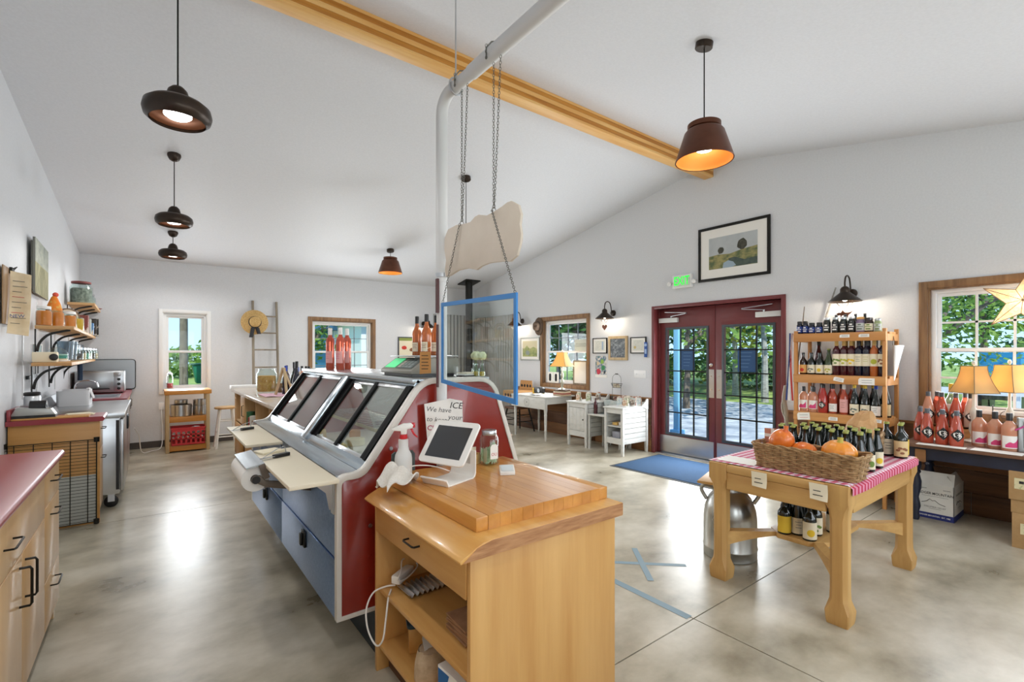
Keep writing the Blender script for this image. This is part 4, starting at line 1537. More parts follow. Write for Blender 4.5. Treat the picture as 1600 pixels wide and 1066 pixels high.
w_ = 0.019
i00, i10, i01, i11 = inner(FL0, w_, w_), inner(FL1, -w_, w_), inner(FU0, w_, -w_), inner(FU1, -w_, -w_)
M_TAPE = mat('blue_tape', '#2f7fc4', 0.6)
for a, c, w1, w2 in ((FL0, FL1, i00, i10), (FU0, FU1, i01, i11), (FL0, FU0, i00, i01), (FL1, FU1, i10, i11)):
    b = wb(fr)
    quadbar(b, a, c, w1, w2, 0.004)
    part('taped_edge', b, M_TAPE, fr)
b = wb(fr)
quadbar(b, i00, i10, i01, i11, 0.0015)
part('pane', b, clear('plexiglass', '#f3f7f6', 0.035), fr)
for a, c in (((1.187, 1.991, 2.078), FU0), ((1.187, 1.719, 2.078), FU1)):
    b = wb(fr)
    chain(b, a, c + Vector((0, -0.01 if c is FU0 else 0.01, 0)))
    part('chain', b, mat('grey_chain', '#6e6c66', 0.4, 0.8), fr)
# hand-lettered sign on the pole
t = thing('handwritten_sign', 'white handwritten sign taped to the white pipe', 'sign', (1.19, 2.15, 1.0), math.radians(-33))
b = MB()
b.prism([(-0.078, -0.07), (0.1, -0.07), (0.092, 0.21), (0.028, 0.222), (-0.1, 0.195)], 'xz', 0.0, 0.001)
part('paper', b, M_PAPER, t)
M_PENCIL = mat('grey_marker', '#565656', 0.8)
M_MAG = mat('magenta_marker', '#b2215a', 0.8)
rr = (PI / 2, math.radians(4), 0)
text('We have', 0.035, M_PENCIL, t, (-0.028, -0.0008, 0.165), rr, shear=0.2)
text('ICE', 0.045, M_INK, t, (0.06, -0.0008, 0.185), rr, shear=0.2)
text('to keep', 0.034, M_PENCIL, t, (-0.036, -0.0008, 0.115), rr, shear=0.2)
text('your', 0.038, M_PENCIL, t, (0.055, -0.0008, 0.125), rr, shear=0.2)
text('Cheese', 0.036, M_MAG, t, (-0.032, -0.0008, 0.07), rr, shear=0.1, bold=0.01)
text('safe', 0.042, M_MAG, t, (0.066, -0.0008, 0.078), rr, shear=0.1, bold=0.01)
text('NIC', 0.05, M_PENCIL, t, (-0.04, -0.0008, 0.015), rr, shear=0.1)
# ================================================================ left side kitchen
M_LAM = mat('red_laminate', '#8e3038', 0.3, coat=0.15)
M_BIRCH2 = wood('pale_maple', '#cfa26d', '#e3bd8c', 'z', 0.35, 0.3, 0.01, coat=0.2)
M_BIRCHS = wood('honey_plywood', '#b5803f', '#cc9a58', 'x', 0.4, 0.35, 0.02)


def dhandle(b, a, c, out=0.03, r=0.004):
    """bar pull from a to c, standing off by out along +x"""
    a, c = Vector(a), Vector(c)
    o = Vector((out, 0, 0))
    b.tube([a, a + o * 0.85, a + o + (c - a) * 0.06, c + o - (c - a) * 0.06, c + o * 0.85, c], r, 6)


# near cabinet run
t = thing('base_cabinet', 'pale maple base cabinet in the near left corner with black pulls', 'cabinet', (-0.7, 1.6, 0))
XF = -0.425
b = wb(t)
b.prism([(leftx(3.62) + 0.012, 3.62), (XF, 3.62), (XF, -0.6), (leftx(-0.6) + 0.012, -0.6)], 'xy', 0.1, 0.874)
part('body', b, M_BIRCH2, t)
b = wb(t)
b.prism([(leftx(3.6) + 0.02, 3.6), (XF - 0.07, 3.6), (XF - 0.07, -0.58), (leftx(-0.58) + 0.02, -0.58)], 'xy', 0.0, 0.1)
part('toe_kick', b, mat('toe_kick_dark', '#2c3440', 0.5), t)
b = wb(t)
b.prism([(-0.50, 0.0), (XF - 0.001, 0.0), (XF - 0.001, 0.1), (-0.50, 0.1)], 'xz', 3.60, 3.621)
part('end_foot', b, M_BIRCH2, t)
for z0, z1 in ((0.105, 0.34), (0.345, 0.70), (0.705, 0.868)):
    b = wb(t)
    b.box(XF, 3.178, z0, XF + 0.019, 3.618, z1)
    d = part('drawer', b, M_BIRCH2, t, 0.002)
    b = wb(t)
    zc = z1 - 0.06
    dhandle(b, (XF + 0.019, 3.33, zc), (XF + 0.019, 3.47, zc))
    part('handle', b, M_BLK, d)
for k, (y0, y1) in enumerate(((2.675, 3.172), (2.172, 2.669), (1.1, 1.6), (1.606, 2.166))):
    b = wb(t)
    b.box(XF, y0, 0.105, XF + 0.019, y1, 0.66)
    d = part('door', b, M_BIRCH2, t, 0.002)
    b = wb(t)
    yy = (y0 + 0.05 if k in (0, 3) else y1 - 0.05)
    dhandle(b, (XF + 0.019, yy, 0.47), (XF + 0.019, yy, 0.62), 0.035, 0.005)
    part('handle', b, M_BLK, d)
for y0, y1 in ((2.172, 3.172), (1.1, 2.166)):
    b = wb(t)
    b.box(XF, y0, 0.666, XF + 0.019, y1, 0.868)
    d = part('drawer', b, M_BIRCH2, t, 0.002)
    b = wb(t)
    dhandle(b, (XF + 0.019, (y0 + y1) / 2 - 0.3, 0.77), (XF + 0.019, (y0 + y1) / 2 - 0.16, 0.77))
    part('handle', b, M_BLK, d)


def counter_top(name, label, y0, y1, xf, z=0.914):
    b = MB()
    loc = Vector(((leftx(y0) + xf) / 2, (y0 + y1) / 2, z - 0.04))
    b.t = Matrix.Translation(-loc)
    n = 6
    prof = [(0, z - 0.04)] + [(1, z - 0.04 + 0.04 * k / n, 0.012 * math.sin(PI * k / n)) for k in range(n + 1)] + [(0, z)]
    v = []
    for y in (y0, y1):
        for q in prof:
            v.append((leftx(y) + 0.004 if q[0] == 0 else xf - 0.012 + q[2], y, q[1]))
    m = len(prof)
    f = [tuple(range(m)), tuple(range(2 * m - 1, m - 1, -1))] + [(i, (i + 1) % m, m + (i + 1) % m, m + i) for i in range(m)]
    b.add(v, f)
    return solo(name, b, M_LAM, label, 'countertop', loc, 0, None, 0.0, angle=50)


counter_top('countertop', 'dark red countertop on the near left base cabinet', -0.62, 3.655, -0.385)
t = thing('counter_outlet', 'small metal plate set in the near red countertop', 'plate', (-0.62, 2.75, 0.9145))
b = MB()
b.cbox(0, 0, 0.002, 0.06, 0.03, 0.004)
part('plate', b, M_STEEL, t, 0.001)
# second cabinet with plywood end
t = thing('end_cabinet', 'honey plywood end cabinet behind the black wire rack', 'cabinet', (-0.66, 5.6, 0))
b = wb(t)
b.box(leftx(5.42) + 0.012, 5.42, 0.0, -0.352, 5.44, 0.875)
part('end_panel', b, M_BIRCHS, t, 0.002)
b = wb(t)
b.box(leftx(5.42) + 0.012, 5.412, 0.02, -0.37, 5.42, 0.42)
part('kick_sheet', b, mat('grey_white_board', '#b9bab2', 0.6), t)
b = wb(t)
b.box(leftx(5.44) + 0.012, 5.44, 0.1, -0.37, 5.755, 0.875)
part('body', b, M_BIRCHS, t)
b = wb(t)
b.box(leftx(5.44) + 0.012, 5.44, 0.0, -0.44, 5.755, 0.1)
part('toe_kick', b, mat('toe_kick_red', '#6a2a28', 0.5), t)
for z0, z1 in ((0.62, 0.865), (0.11, 0.61)):
    b = wb(t)
    b.box(-0.37, 5.446, z0, -0.352, 5.75, z1)
    d = part('drawer', b, M_BIRCH2, t, 0.002)
    b = wb(t)
    dhandle(b, (-0.352, 5.52, z1 - 0.07), (-0.352, 5.65, z1 - 0.07))
    part('handle', b, M_BLK, d)
counter_top('countertop', 'short dark red countertop carrying the steel thermos', 5.39, 5.765, -0.318, 0.914)
b = MB()
b.box(-0.01, -0.19, 0, 0.01, 0.19, 0.09)
solo('backsplash', b, M_LAM, 'dark red backsplash strip against the left wall', 'backsplash', (leftx(5.58) + 0.016, 5.577, 0.9145), 0, None, 0.003)
# wire rack leaning on the end panel
t = thing('wire_rack', 'black wire shelf leaning on the plywood cabinet end', 'wire rack', (-0.65, 5.36, 0), 0)
b = MB()
x0, x1, z0, z1 = -0.27, 0.28, 0.03, 0.72
b.tube([(x0, 0, z0), (x1, 0, z0), (x1, 0.03, z1), (x0, 0.03, z1)], 0.006, 6, True)
part('rim', b, M_BLK, t)
for k in range(26):
    z = z0 + (z1 - z0) * (k + 0.5) / 26
    y = 0.03 * (z - z0) / (z1 - z0)
    b = MB()
    b.cyl((x0, y, z), (x1, y, z), 0.0022, n=5)
    part('wire', b, M_BLK, t)
for k in range(5):
    x = x0 + (x1 - x0) * (k + 0.5) / 5
    b = MB()
    b.cyl((x, -0.006, z0), (x, 0.024, z1), 0.0035, n=6)
    part('cross_wire', b, M_BLK, t)
for x, z in ((x0, z0), (x1, z0), (x0, z1), (x1, z1)):
    b = MB()
    b.lathe([(0.012, -0.02), (0.018, -0.02), (0.02, 0.02), (0.012, 0.02)], 12, (x, 0.03 * (z - z0) / (z1 - z0), z))
    part('corner_sleeve', b, M_BLK, t)
# stainless prep fridge
t = thing('prep_fridge', 'stainless steel worktop fridge on casters along the left wall', 'fridge', (-0.5, 6.58, 0))
b = wb(t)
b.box(leftx(5.8) + 0.05, 5.80, 0.14, -0.235, 7.36, 0.85)
part('body', b, M_STEEL, t, 0.004)
b = wb(t)
b.box(leftx(5.79) + 0.03, 5.79, 0.85, -0.195, 7.37, 0.90)
part('worktop', b, M_STEEL, t, 0.006)
b = wb(t)
b.prism([(leftx(5.8) + 0.02, 0.90), (leftx(5.8) + 0.02, 1.0), (leftx(5.8) + 0.06, 1.0), (leftx(5.8) + 0.10, 0.90)], 'xz', 5.8, 7.36)
part('upstand', b, M_STEEL, t)
for y0, y1 in ((5.82, 6.575), (6.585, 7.34)):
    b = wb(t)
    b.box(-0.235, y0, 0.16, -0.205, y1, 0.835)
    d = part('door', b, M_STEEL, t, 0.008)
    b = wb(t)
    b.box(-0.206, y1 - 0.10 if y0 < 6 else y0 + 0.02, 0.66, -0.190, y1 - 0.02 if y0 < 6 else y0 + 0.10, 0.80)
    part('handle', b, M_BLKP, d, 0.004)
b = wb(t)
b.box(-0.262, 5.797, 0.18, -0.238, 5.803, 0.83)
part('side_gasket', b, M_BLKP, t)
for x in (-0.3, -0.78):
    for y in (5.9, 7.26):
        b = wb(t)
        b.cyl((x, y - 0.014, 0.055), (x, y + 0.014, 0.055), 0.055, n=18)
        cst = part('caster', b, M_BLKP, t, 0.004)
        b = wb(t)
        b.box(x - 0.025, y - 0.022, 0.055, x + 0.025, y - 0.016, 0.14)
        b.box(x - 0.025, y + 0.016, 0.055, x + 0.025, y + 0.022, 0.14)
        b.box(x - 0.03, y - 0.024, 0.128, x + 0.03, y + 0.024, 0.14)
        part('fork', b, M_STEEL, cst)
# sink counter
t = thing('sink_cabinet', 'maple sink cabinet at the far end of the left wall', 'cabinet', (-0.5, 8.3, 0))
b = wb(t)
b.box(-0.84, 7.40, 0.1, -0.27, 9.215, 0.60)
b.box(-0.84, 7.40, 0.60, -0.27, 7.415, 0.873)
b.box(-0.84, 9.2, 0.60, -0.27, 9.215, 0.873)
b.box(-0.29, 7.415, 0.60, -0.27, 9.2, 0.873)
part('body', b, M_BIRCH2, t)
b = wb(t)
b.box(-0.84, 7.40, 0.0, -0.34, 9.215, 0.1)
part('toe_kick', b, M_BLKP, t)
for k in range(4):
    b = wb(t)
    b.box(-0.27, 7.41 + k * 0.45, 0.11, -0.252, 7.405 + k * 0.45 + 0.44, 0.865)
    d = part('door', b, M_BIRCH2, t, 0.002)
    b = wb(t)
    dhandle(b, (-0.252, 7.47 + k * 0.45, 0.7), (-0.252, 7.47 + k * 0.45, 0.8))
    part('handle', b, M_BLK, d)
ct = thing('countertop', 'far dark red countertop with the drop in sink', 'countertop', (-0.53, 8.3, 0.874))
for q in ((-0.836, 7.395, -0.23, 7.62), (-0.836, 8.22, -0.23, 9.235), (-0.836, 7.62, -0.75, 8.22), (-0.33, 7.62, -0.23, 8.22)):
    b = wb(ct)
    b.box(q[0], q[1], 0.874, q[2], q[3], 0.914)
    part('slab', b, M_LAM, ct)
t = thing('sink', 'steel drop in sink with an arched chrome faucet', 'sink', (-0.54, 7.92, 0.68))
b = wb(t)
b.ring([(-0.765, 7.605), (-0.315, 7.605), (-0.315, 8.235), (-0.765, 8.235)], [(-0.73, 7.64), (-0.35, 7.64), (-0.35, 8.2), (-0.73, 8.2)], 'xy', 0.9145, 0.919)
b.ring([(-0.735, 7.635), (-0.345, 7.635), (-0.345, 8.205), (-0.735, 8.205)], [(-0.73, 7.64), (-0.35, 7.64), (-0.35, 8.2), (-0.73, 8.2)], 'xy', 0.70, 0.916)
b.box(-0.735, 7.635, 0.69, -0.345, 8.205, 0.70)
part('basin', b, M_STEEL, t)
b = wb(t)
b.tube(smooth_path([(-0.745, 7.92, 0.919), (-0.745, 7.92, 1.03), (-0.72, 7.92, 1.09), (-0.63, 7.92, 1.115), (-0.55, 7.92, 1.09), (-0.53, 7.92, 1.03)], 6), 0.011, 10)
b.cyl((-0.745, 7.92, 0.917), (-0.745, 7.92, 0.94), 0.022, n=14)
part('faucet', b, M_CHROME, t)
# microwave / toaster oven, facing the room
t = thing('toaster_oven', 'silver countertop oven with a column of knobs', 'oven', (-0.53, 8.62, 0.9145), 0)
b = MB()
b.box(-0.27, -0.17, 0.015, 0.24, 0.2, 0.30)
part('body', b, M_STEEL, t, 0.008)
b = MB()
b.box(-0.26, -0.185, 0.03, 0.12, -0.17, 0.285)
d = part('oven_door', b, mat('oven_door_steel', '#a3a5a6', 0.3, 0.9), t, 0.004)
b = MB()
b.tube([(-0.22, -0.185, 0.06), (-0.22, -0.215, 0.065), (0.08, -0.215, 0.065), (0.08, -0.185, 0.06)], 0.008, 8)
part('handle', b, M_BLKP, d)
b = MB()
b.box(0.125, -0.182, 0.03, 0.235, -0.17, 0.285)
pn = part('control_panel', b, M_STEEL, t, 0.003)
for k in range(4):
    b = MB()
    b.cyl((0.18, -0.182, 0.065 + k * 0.062), (0.18, -0.205, 0.065 + k * 0.062), 0.02, 0.017, n=14)
    part('knob', b, M_BLKP if k < 3 else M_STEEL, pn, 0.002)
for x in (-0.24, 0.21):
    for y in (-0.14, 0.17):
        b = MB()
        b.cyl((x, y, 0), (x, y, 0.016), 0.015, n=10)
        part('foot', b, M_BLKP, t)
t = thing('sheet_pan', 'large steel tray with a dark rim leaning on the far wall', 'tray', (-0.49, 9.19, 0.9145))
b = MB()
b.prism([(p[0] + 0.0, p[1] + 0.235) for p in rrect(0.30, 0.22, 0.04)], 'xz', -0.002, 0.006)
part('tray', b, mat('tray_grey', '#9fa2a3', 0.3, 0.8), t)
b = MB()
b.tube([(p[0], 0.0, p[1] + 0.228) for p in rrect(0.302, 0.222, 0.04)], 0.006, 6, True)
part('rim', b, M_BLK, t)
# things on the counters
t = thing('thermos', 'steel thermos jug with a black lid on the red countertop', 'thermos', (-0.80, 5.66, 0.9145))
b = MB()
b.lathe([(0, 0), (0.05, 0), (0.053, 0.005), (0.053, 0.17), (0.045, 0.185), (0, 0.185)], 24)
part('jug', b, M_STEEL, t)
b = MB()
b.lathe([(0, 0.183), (0.05, 0.183), (0.054, 0.188), (0.054, 0.205), (0.045, 0.212), (0, 0.212)], 24)
part('lid', b, M_BLKP, t)
t = thing('label_printer', 'silver wedge shaped label printer on a wooden board', 'printer', (-0.76, 5.475, 0.9145))
b = MB()
b.box(-0.14, -0.065, 0.0, 0.34, 0.075, 0.014)
part('board', b, M_BIRCHS, t, 0.002)
b = MB()
b.prism([(-0.135, 0.034), (0.13, 0.034), (0.10, 0.085), (-0.10, 0.1)], 'xz', -0.05, 0.07)
part('body', b, mat('printer_silver', '#a9aaa6', 0.35, 0.4), t, 0.004)
b = MB()
b.box(-0.135, -0.052, 0.015, 0.13, 0.072, 0.036)
part('base', b, M_BLKP, t)
b = MB()
b.lathe([(0.02, -0.05), (0.05, -0.05), (0.05, 0.05), (0.02, 0.05)], 20)
part('tape_spool', b, M_BLKP, t, loc=(0.02, 0.02, 0.1), rot=(0, PI / 2, 0))
t = thing('napkin_pile', 'pile of cream paper sheets beside the label printer', 'paper', (-0.5, 5.62, 0.9145))
for k in range(3):
    b = MB()
    b.cbox(0.0, 0, 0.003 + 0.005 * k, 0.20 - 0.02 * k, 0.14, 0.0045)
    part('sheet', b, M_CREAM, t, rot=(0, 0, 0.1 * k))
t = thing('bus_tub', 'white plastic tub with a white towel over its rim', 'tub', (-0.655, 6.95, 0.9005))
b = MB()
b.ring(rrect(0.13, 0.18, 0.03), [(p[0], p[1]) for p in rrect(0.122, 0.172, 0.026)], 'xy', 0.0, 0.16)
b.prism(rrect(0.128, 0.178, 0.03), 'xy', 0.0, 0.006)
part('tub', b, mat('tub_white', '#e0e0e2', 0.4), t)
b = MB()
b.sheet(lambda u, v: (0.10 + 0.055 * u + 0.006 * math.sin(v * 20), -0.1 + 0.16 * v, 0.178 - 0.16 * max(0, u - 0.35) ** 0.9 - 0.02 * (0.3 - u) * (u < 0.3) + 0.004 * math.sin(v * 25)), 12, 14, 0.004)
part('towel', b, mat('white_terry2', '#e4e2e2', 0.95), t)
# ---------------- knife strip, mitt on wall
t = thing('knife_rack', 'magnetic strip with kitchen knives on the left wall', 'knife rack', (leftx(6.25) + 0.002, 6.25, 1.12), LW)
b = MB()
b.box(-0.2, -0.02, 0.10, 0.22, 0.0, 0.13)
part('strip', b, M_BLKP, t, 0.002)
for k in range(6):
    x = -0.16 + k * 0.065
    b = MB()
    b.prism([(x - 0.012, 0.0), (x + 0.012, 0.03), (x + 0.012, 0.14), (x - 0.012, 0.14)], 'xz', -0.024, -0.021)
    kn = part('blade', b, M_STEEL, t)
    b = MB()
    b.box(x - 0.009, -0.03, 0.14, x + 0.009, -0.016, 0.23)
    part('knife_handle', b, M_BLKP if k % 2 else M_WHITE, kn, 0.003)
t = thing('oven_mitt', 'dark blue oven mitt hanging below the lower shelf', 'mitt', (-0.60, 7.0, 1.16), LW)
b = MB()
b.sheet(lambda u, v: (-0.05 + 0.1 * u + 0.01 * math.sin(v * 5), 0.02 * math.sin(PI * u), 0.2 * v), 8, 8, 0.02)
part('mitt', b, mat('navy_cloth', '#1d2f45', 0.9), t)
b = MB()
b.tube([(0, 0, 0.19), (0.0, 0.0, 0.215)], 0.003, 6)
part('loop', b, M_BLKP, t)

# ================================================================ wall shelves
M_SHELF = wood('shelf_pine', '#bd8e58', '#d6ad78', 'y', 0.5, 0.4)


def wall_shelf(label, y0, y1, z, depth=0.265, nb=5):
    t = thing('wall_shelf', label, 'shelf', (leftx((y0 + y1) / 2), (y0 + y1) / 2, z - 0.03), LW + math.atan(0.0254))
    L = y1 - y0
    b = MB()
    b.box(-L / 2, -depth, 0, L / 2, -0.012, 0.03)
    part('board', b, M_SHELF, t, 0.002)
    for k in range(nb):
        x = -L / 2 + 0.08 + k * (L - 0.2) / max(1, nb - 1)
        b = MB()
        b.box(x - 0.01, -0.012, -0.24, x + 0.01, -0.002, 0.0)
        pts = [(x, -0.018, -0.2), (x, -0.035, -0.12), (x, -0.09, -0.05), (x, -0.17, -0.02), (x, -depth + 0.03, -0.004)]
        pp = smooth_path(pts, 5)
        for i in range(len(pp) - 1):
            b.bar(pp[i], pp[i + 1], 0.02, 0.012, (1, 0, 0))
        part('bracket', b, M_BLK, t)
    return t


wall_shelf('lower pine wall shelf above the steel fridge', 5.67, 9.2, 1.375, nb=4)
wall_shelf('middle pine wall shelf carrying the orange jars', 5.83, 9.2, 1.70, nb=4)
wall_shelf('upper short pine wall shelf with the big glass jar', 7.86, 9.2, 2.08, nb=3)
b = MB()
for y in (5.95, 6.5, 7.4, 8.3):
    t = thing('shelf_standard', 'slotted white shelf standard on the left wall, %s from the near end' % ORD[(5.95, 6.5, 7.4, 8.3).index(y)], 'shelf rail', (leftx(y), y, 1.05), LW, 'shelf standards')
    b = MB()
    b.box(-0.0125, -0.008, 0, 0.0125, 0.0, 0.9)
    part('rail', b, M_VINYL, t)


def jar(name, label, loc, r, h, content, lid, fill=0.8, group=None, cat='jar', lidh=0.02, glass=None):
    t = thing(name, label, cat, loc, 0, group)
    b = MB()
    b.lathe([(0, 0.001), (r * 0.92, 0.001), (r, r * 0.1), (r, h * 0.78), (r * 0.78, h * 0.92), (r * 0.78, h), (r * 0.72, h), (r * 0.72, h * 0.92), (r * 0.93, h * 0.77), (r * 0.93, r * 0.12), (0, 0.004)], 20)
    part('glass', b, glass or M_JAR, t)
    if content:
        b = MB()
        b.lathe([(0, 0.005), (r * 0.9, 0.006), (r * 0.91, h * fill * 0.9), (r * 0.8, h * fill), (0, h * fill)], 18)
        part('contents', b, content, t)
    if lid:
        b = MB()
        b.lathe([(0, h + 0.001 + lidh * .9), (r * 0.78, h + lidh), (r * 0.84, h + lidh * 0.8), (r * 0.84, h - lidh * 0.3), (r * 0.79, h - lidh * 0.3)][::-1], 20)
        part('lid', b, lid, t)
    return t


M_ORANGE = mat('orange_preserve', '#e07a12', 0.3)
M_YELLOWP = mat('yellow_preserve', '#e8b010', 0.3)
SZ2, SZ3, SZ1 = 1.7005, 1.3755, 2.0805
for k, y in enumerate((5.93, 6.09, 6.27, 6.55, 6.80, 7.05)):
    jar('preserve_jar', 'glass jar of %s preserve on the middle wall shelf, %s from the near end' % ('yellow' if k == 5 else 'orange', ORD[k]), (leftx(y) + 0.17 + (0.03 if k % 2 else -0.03) + (0.03 if k > 2 else 0), y, SZ2), 0.058, 0.155, M_YELLOWP if k == 5 else M_ORANGE, M_WHITE if k in (0, 3) else None, 0.86, 'preserve jars')
t = thing('gnome_figure', 'orange capped figurine standing among the preserve jars', 'figurine', (leftx(6.68) + 0.10, 6.68, SZ2))
b = MB()
b.lathe([(0, 0), (0.055, 0), (0.06, 0.03), (0.055, 0.13), (0.035, 0.17), (0, 0.18)], 18)
part('body', b, mat('grey_felt', '#a9b7b2', 0.9, c2='#d6d4c8', sc=(40, 40, 40)), t)
b = MB()
b.lathe([(0.062, 0.17), (0.064, 0.19), (0.05, 0.25), (0.025, 0.32), (0.01, 0.34), (0, 0.345)], 18)
b.lathe([(0.0, 0.165), (0.062, 0.17)], 18)
part('cap', b, mat('orange_felt', '#df7f2b', 0.9, c2='#c9c36e', sc=(25, 25, 25), lo=0.5, hi=0.75), t)
b = MB()
b.ball((0.01, 0, 0.35), 0.024)
part('pompom', b, mat('coral_felt', '#d65a4a', 0.9), t)
t = thing('striped_plate', 'round striped plate with a loop standing on the middle shelf', 'plate', (leftx(7.25) + 0.13, 7.25, SZ2), math.radians(20))
for k, (r, c) in enumerate(((0.105, '#7c5f48'), (0.088, '#d8c9b0'), (0.072, '#8a4a34'), (0.055, '#e3ddd0'), (0.03, '#6d6a5e'))):
    b = MB()
    b.cyl((0, -0.004 * k, 0.155), (0, 0.012, 0.155), r, n=28)
    part('band' if k else 'plate', b, mat('plate_%d' % k, c, 0.5), t)
b = MB()
b.box(-0.06, -0.02, 0, 0.06, 0.03, 0.055)
part('foot', b, M_SHELF, t, 0.003)
for k, (y, h, w_, c) in enumerate(((7.6, 0.17, 0.03, '#e4dfd4'), (8.0, 0.23, 0.12, '#7d3a30'), (8.25, 0.20, 0.03, '#c9d2cc'), (8.5, 0.16, 0.10, '#4f7fae'), (8.8, 0.22, 0.05, '#3a352f'), (9.05, 0.25, 0.04, '#211f1c'))):
    b = MB()
    b.cbox(0, 0, h / 2, 0.17, w_, h)
    solo('recipe_box', b, mat('box_%d' % k, c, 0.6, c2='#d9d2c4', sc=(9, 9, 9), lo=0.55, hi=0.6), '%s on the middle shelf, %s from the near end past the jars' % (('cream folder', 'red brown tin', 'pale green folder', 'blue box', 'dark binder', 'black binder')[k], ORD[k]), 'box', (leftx(y) + 0.14, y, SZ2), 0, 'boxes on the middle shelf', 0.004)
# upper shelf
t = jar('apothecary_jar', 'big glass jar with a red lid and dark contents on the upper shelf', (leftx(8.1) + 0.145, 8.1, SZ1), 0.115, 0.26, mat('dried_dark', '#5b6156', 0.8, c2='#a9ab9e', sc=(30, 30, 30), bump=0.6), mat('dark_red_lid', '#7b3a35', 0.4), 0.75)
jar('apothecary_jar', 'smaller glass jar with a grey lid on the upper shelf', (leftx(8.75) + 0.14, 8.75, SZ1), 0.085, 0.17, mat('dried_grey', '#8d9088', 0.8, c2='#c7c8be', sc=(30, 30, 30)), M_STEEL, 0.6)
t = thing('red_disc', 'round red medallion behind the glass jars on the upper shelf', 'ornament', (leftx(8.45) + 0.09, 8.45, SZ1), 0.3)
b = MB()
b.cyl((0, 0, 0.16), (0, 0.02, 0.16), 0.055, n=24)
part('disc', b, mat('medal_red', '#b33a38', 0.5), t, 0.003)
b = MB()
b.box(-0.015, 0.0, 0, 0.015, 0.02, 0.12)
part('stem', b, M_BLK, t)
b = MB()
b.lathe([(0, 0), (0.05, 0), (0.08, 0.012), (0.085, 0.02), (0.075, 0.016), (0, 0.008)], 20)
solo('saucer', b, mat('saucer_red', '#8f4a3c', 0.4), 'small dark red saucer at the far end of the upper shelf', 'saucer', (leftx(9.05) + 0.18, 9.05, SZ1))
# lower shelf items
t = thing('glass_frame', 'small glass picture frame on the lower wall shelf', 'picture frame', (leftx(5.95) + 0.09, 5.95, SZ3), LW - 0.6)
b = MB()
b.rframe(-0.05, 0.0, 0.05, 0.16, 0.01, -0.008, 0.004)
part('frame', b, M_VINYL, t)
b = MB()
b.box(-0.04, -0.003, 0.01, 0.04, 0.0, 0.15)
part('pane', b, mat('frame_pane', '#b4c9cd', 0.15), t)
b = MB()
b.box(-0.05, -0.04, 0, 0.05, 0.03, 0.006)
part('stand', b, M_VINYL, t)
t = thing('label_camera', 'white box device with a round black lens on the lower shelf', 'device', (leftx(5.83) + 0.165, 5.83, SZ3))
b = MB()
b.cbox(0, 0, 0.045, 0.16, 0.10, 0.09)
part('body', b, M_CREAM, t, 0.008)
b = MB()
b.cyl((0.06, -0.05, 0.045), (0.06, -0.062, 0.045), 0.03, n=18)
part('lens', b, M_BLKP, t, 0.003)
for k in range(5):
    b = MB()
    b.lathe([(0, 0), (0.07, 0), (0.075, 0.006), (0.075, 0.012), (0, 0.014)], 20)
    solo('container_lid', b, (M_WHITE, M_CREAM, mat('teal_lid', '#3f9a8b', 0.4), mat('teal_lid', '#3f9a8b', 0.4), mat('pale_teal', '#9fc9c0', 0.4))[k], 'round lid in the stack on the lower shelf, %s from the bottom' % ORD[k], 'lid', (leftx(6.35) + 0.17, 6.35, SZ3 + 0.0148 * k), 0, 'stack of lids')
t = thing('cheese_dome', 'glass dome with a knob over a dark cake on the lower shelf', 'dome', (leftx(6.62) + 0.13, 6.62, SZ3))
b = MB()
b.lathe([(0.085, 0.012), (0.085, 0.07), (0.07, 0.11), (0.03, 0.135), (0, 0.14)], 22)
b.ball((0, 0, 0.155), 0.017, 10, 8)
part('dome', b, M_JAR, t)
b = MB()
b.lathe([(0, 0), (0.095, 0), (0.1, 0.008), (0.1, 0.012), (0, 0.012)], 22)
part('plate', b, M_WHITE, t)
b = MB()
b.lathe([(0, 0.013), (0.05, 0.013), (0.05, 0.06), (0, 0.062)], 16)
part('cake', b, mat('brown_cake', '#6d5034', 0.9), t)
for k, y in enumerate((6.95, 7.2)):
    t = thing('water_pitcher', 'clear plastic pitcher on the lower wall shelf, %s of two' % ('nearer', 'farther')[k], 'pitcher', (leftx(y) + 0.15, y, SZ3), 0, 'clear pitchers')
    b = MB()
    b.lathe([(0, 0.002), (0.055, 0.002), (0.058, 0.01), (0.07, 0.2), (0.073, 0.21), (0.068, 0.21), (0.055, 0.012), (0, 0.008)], 20)
    part('jug', b, clear('pitcher_plastic', '#dfeaf0', 0.08, '#b7c6d2', 0.18), t)
    b = MB()
    b.tube([(0.066, 0, 0.18), (0.11, 0, 0.17), (0.11, 0, 0.08), (0.06, 0, 0.05)], 0.006, 6)
    part('handle', b, clear('pitcher_plastic', '#dfeaf0', 0.08, '#b7c6d2', 0.18), t)
LJ = [mat('tea_dark', '#4a3b30', 0.8), mat('grain', '#c9b58c', 0.8, c2='#a98f62', sc=(90, 90, 90)), mat('label_green', '#3f8f6d', 0.6), mat('sugar', '#e2ded4', 0.8)]
for k, y in enumerate((7.55, 7.8, 8.1, 8.35, 8.7, 9.0)):
    jar('storage_jar', 'storage jar with a steel lid on the lower shelf, %s from the near end' % ORD[k], (leftx(y) + 0.16, y, SZ3), 0.07, 0.13, LJ[k % 4], M_STEEL, 0.65, 'storage jars on the lower shelf')
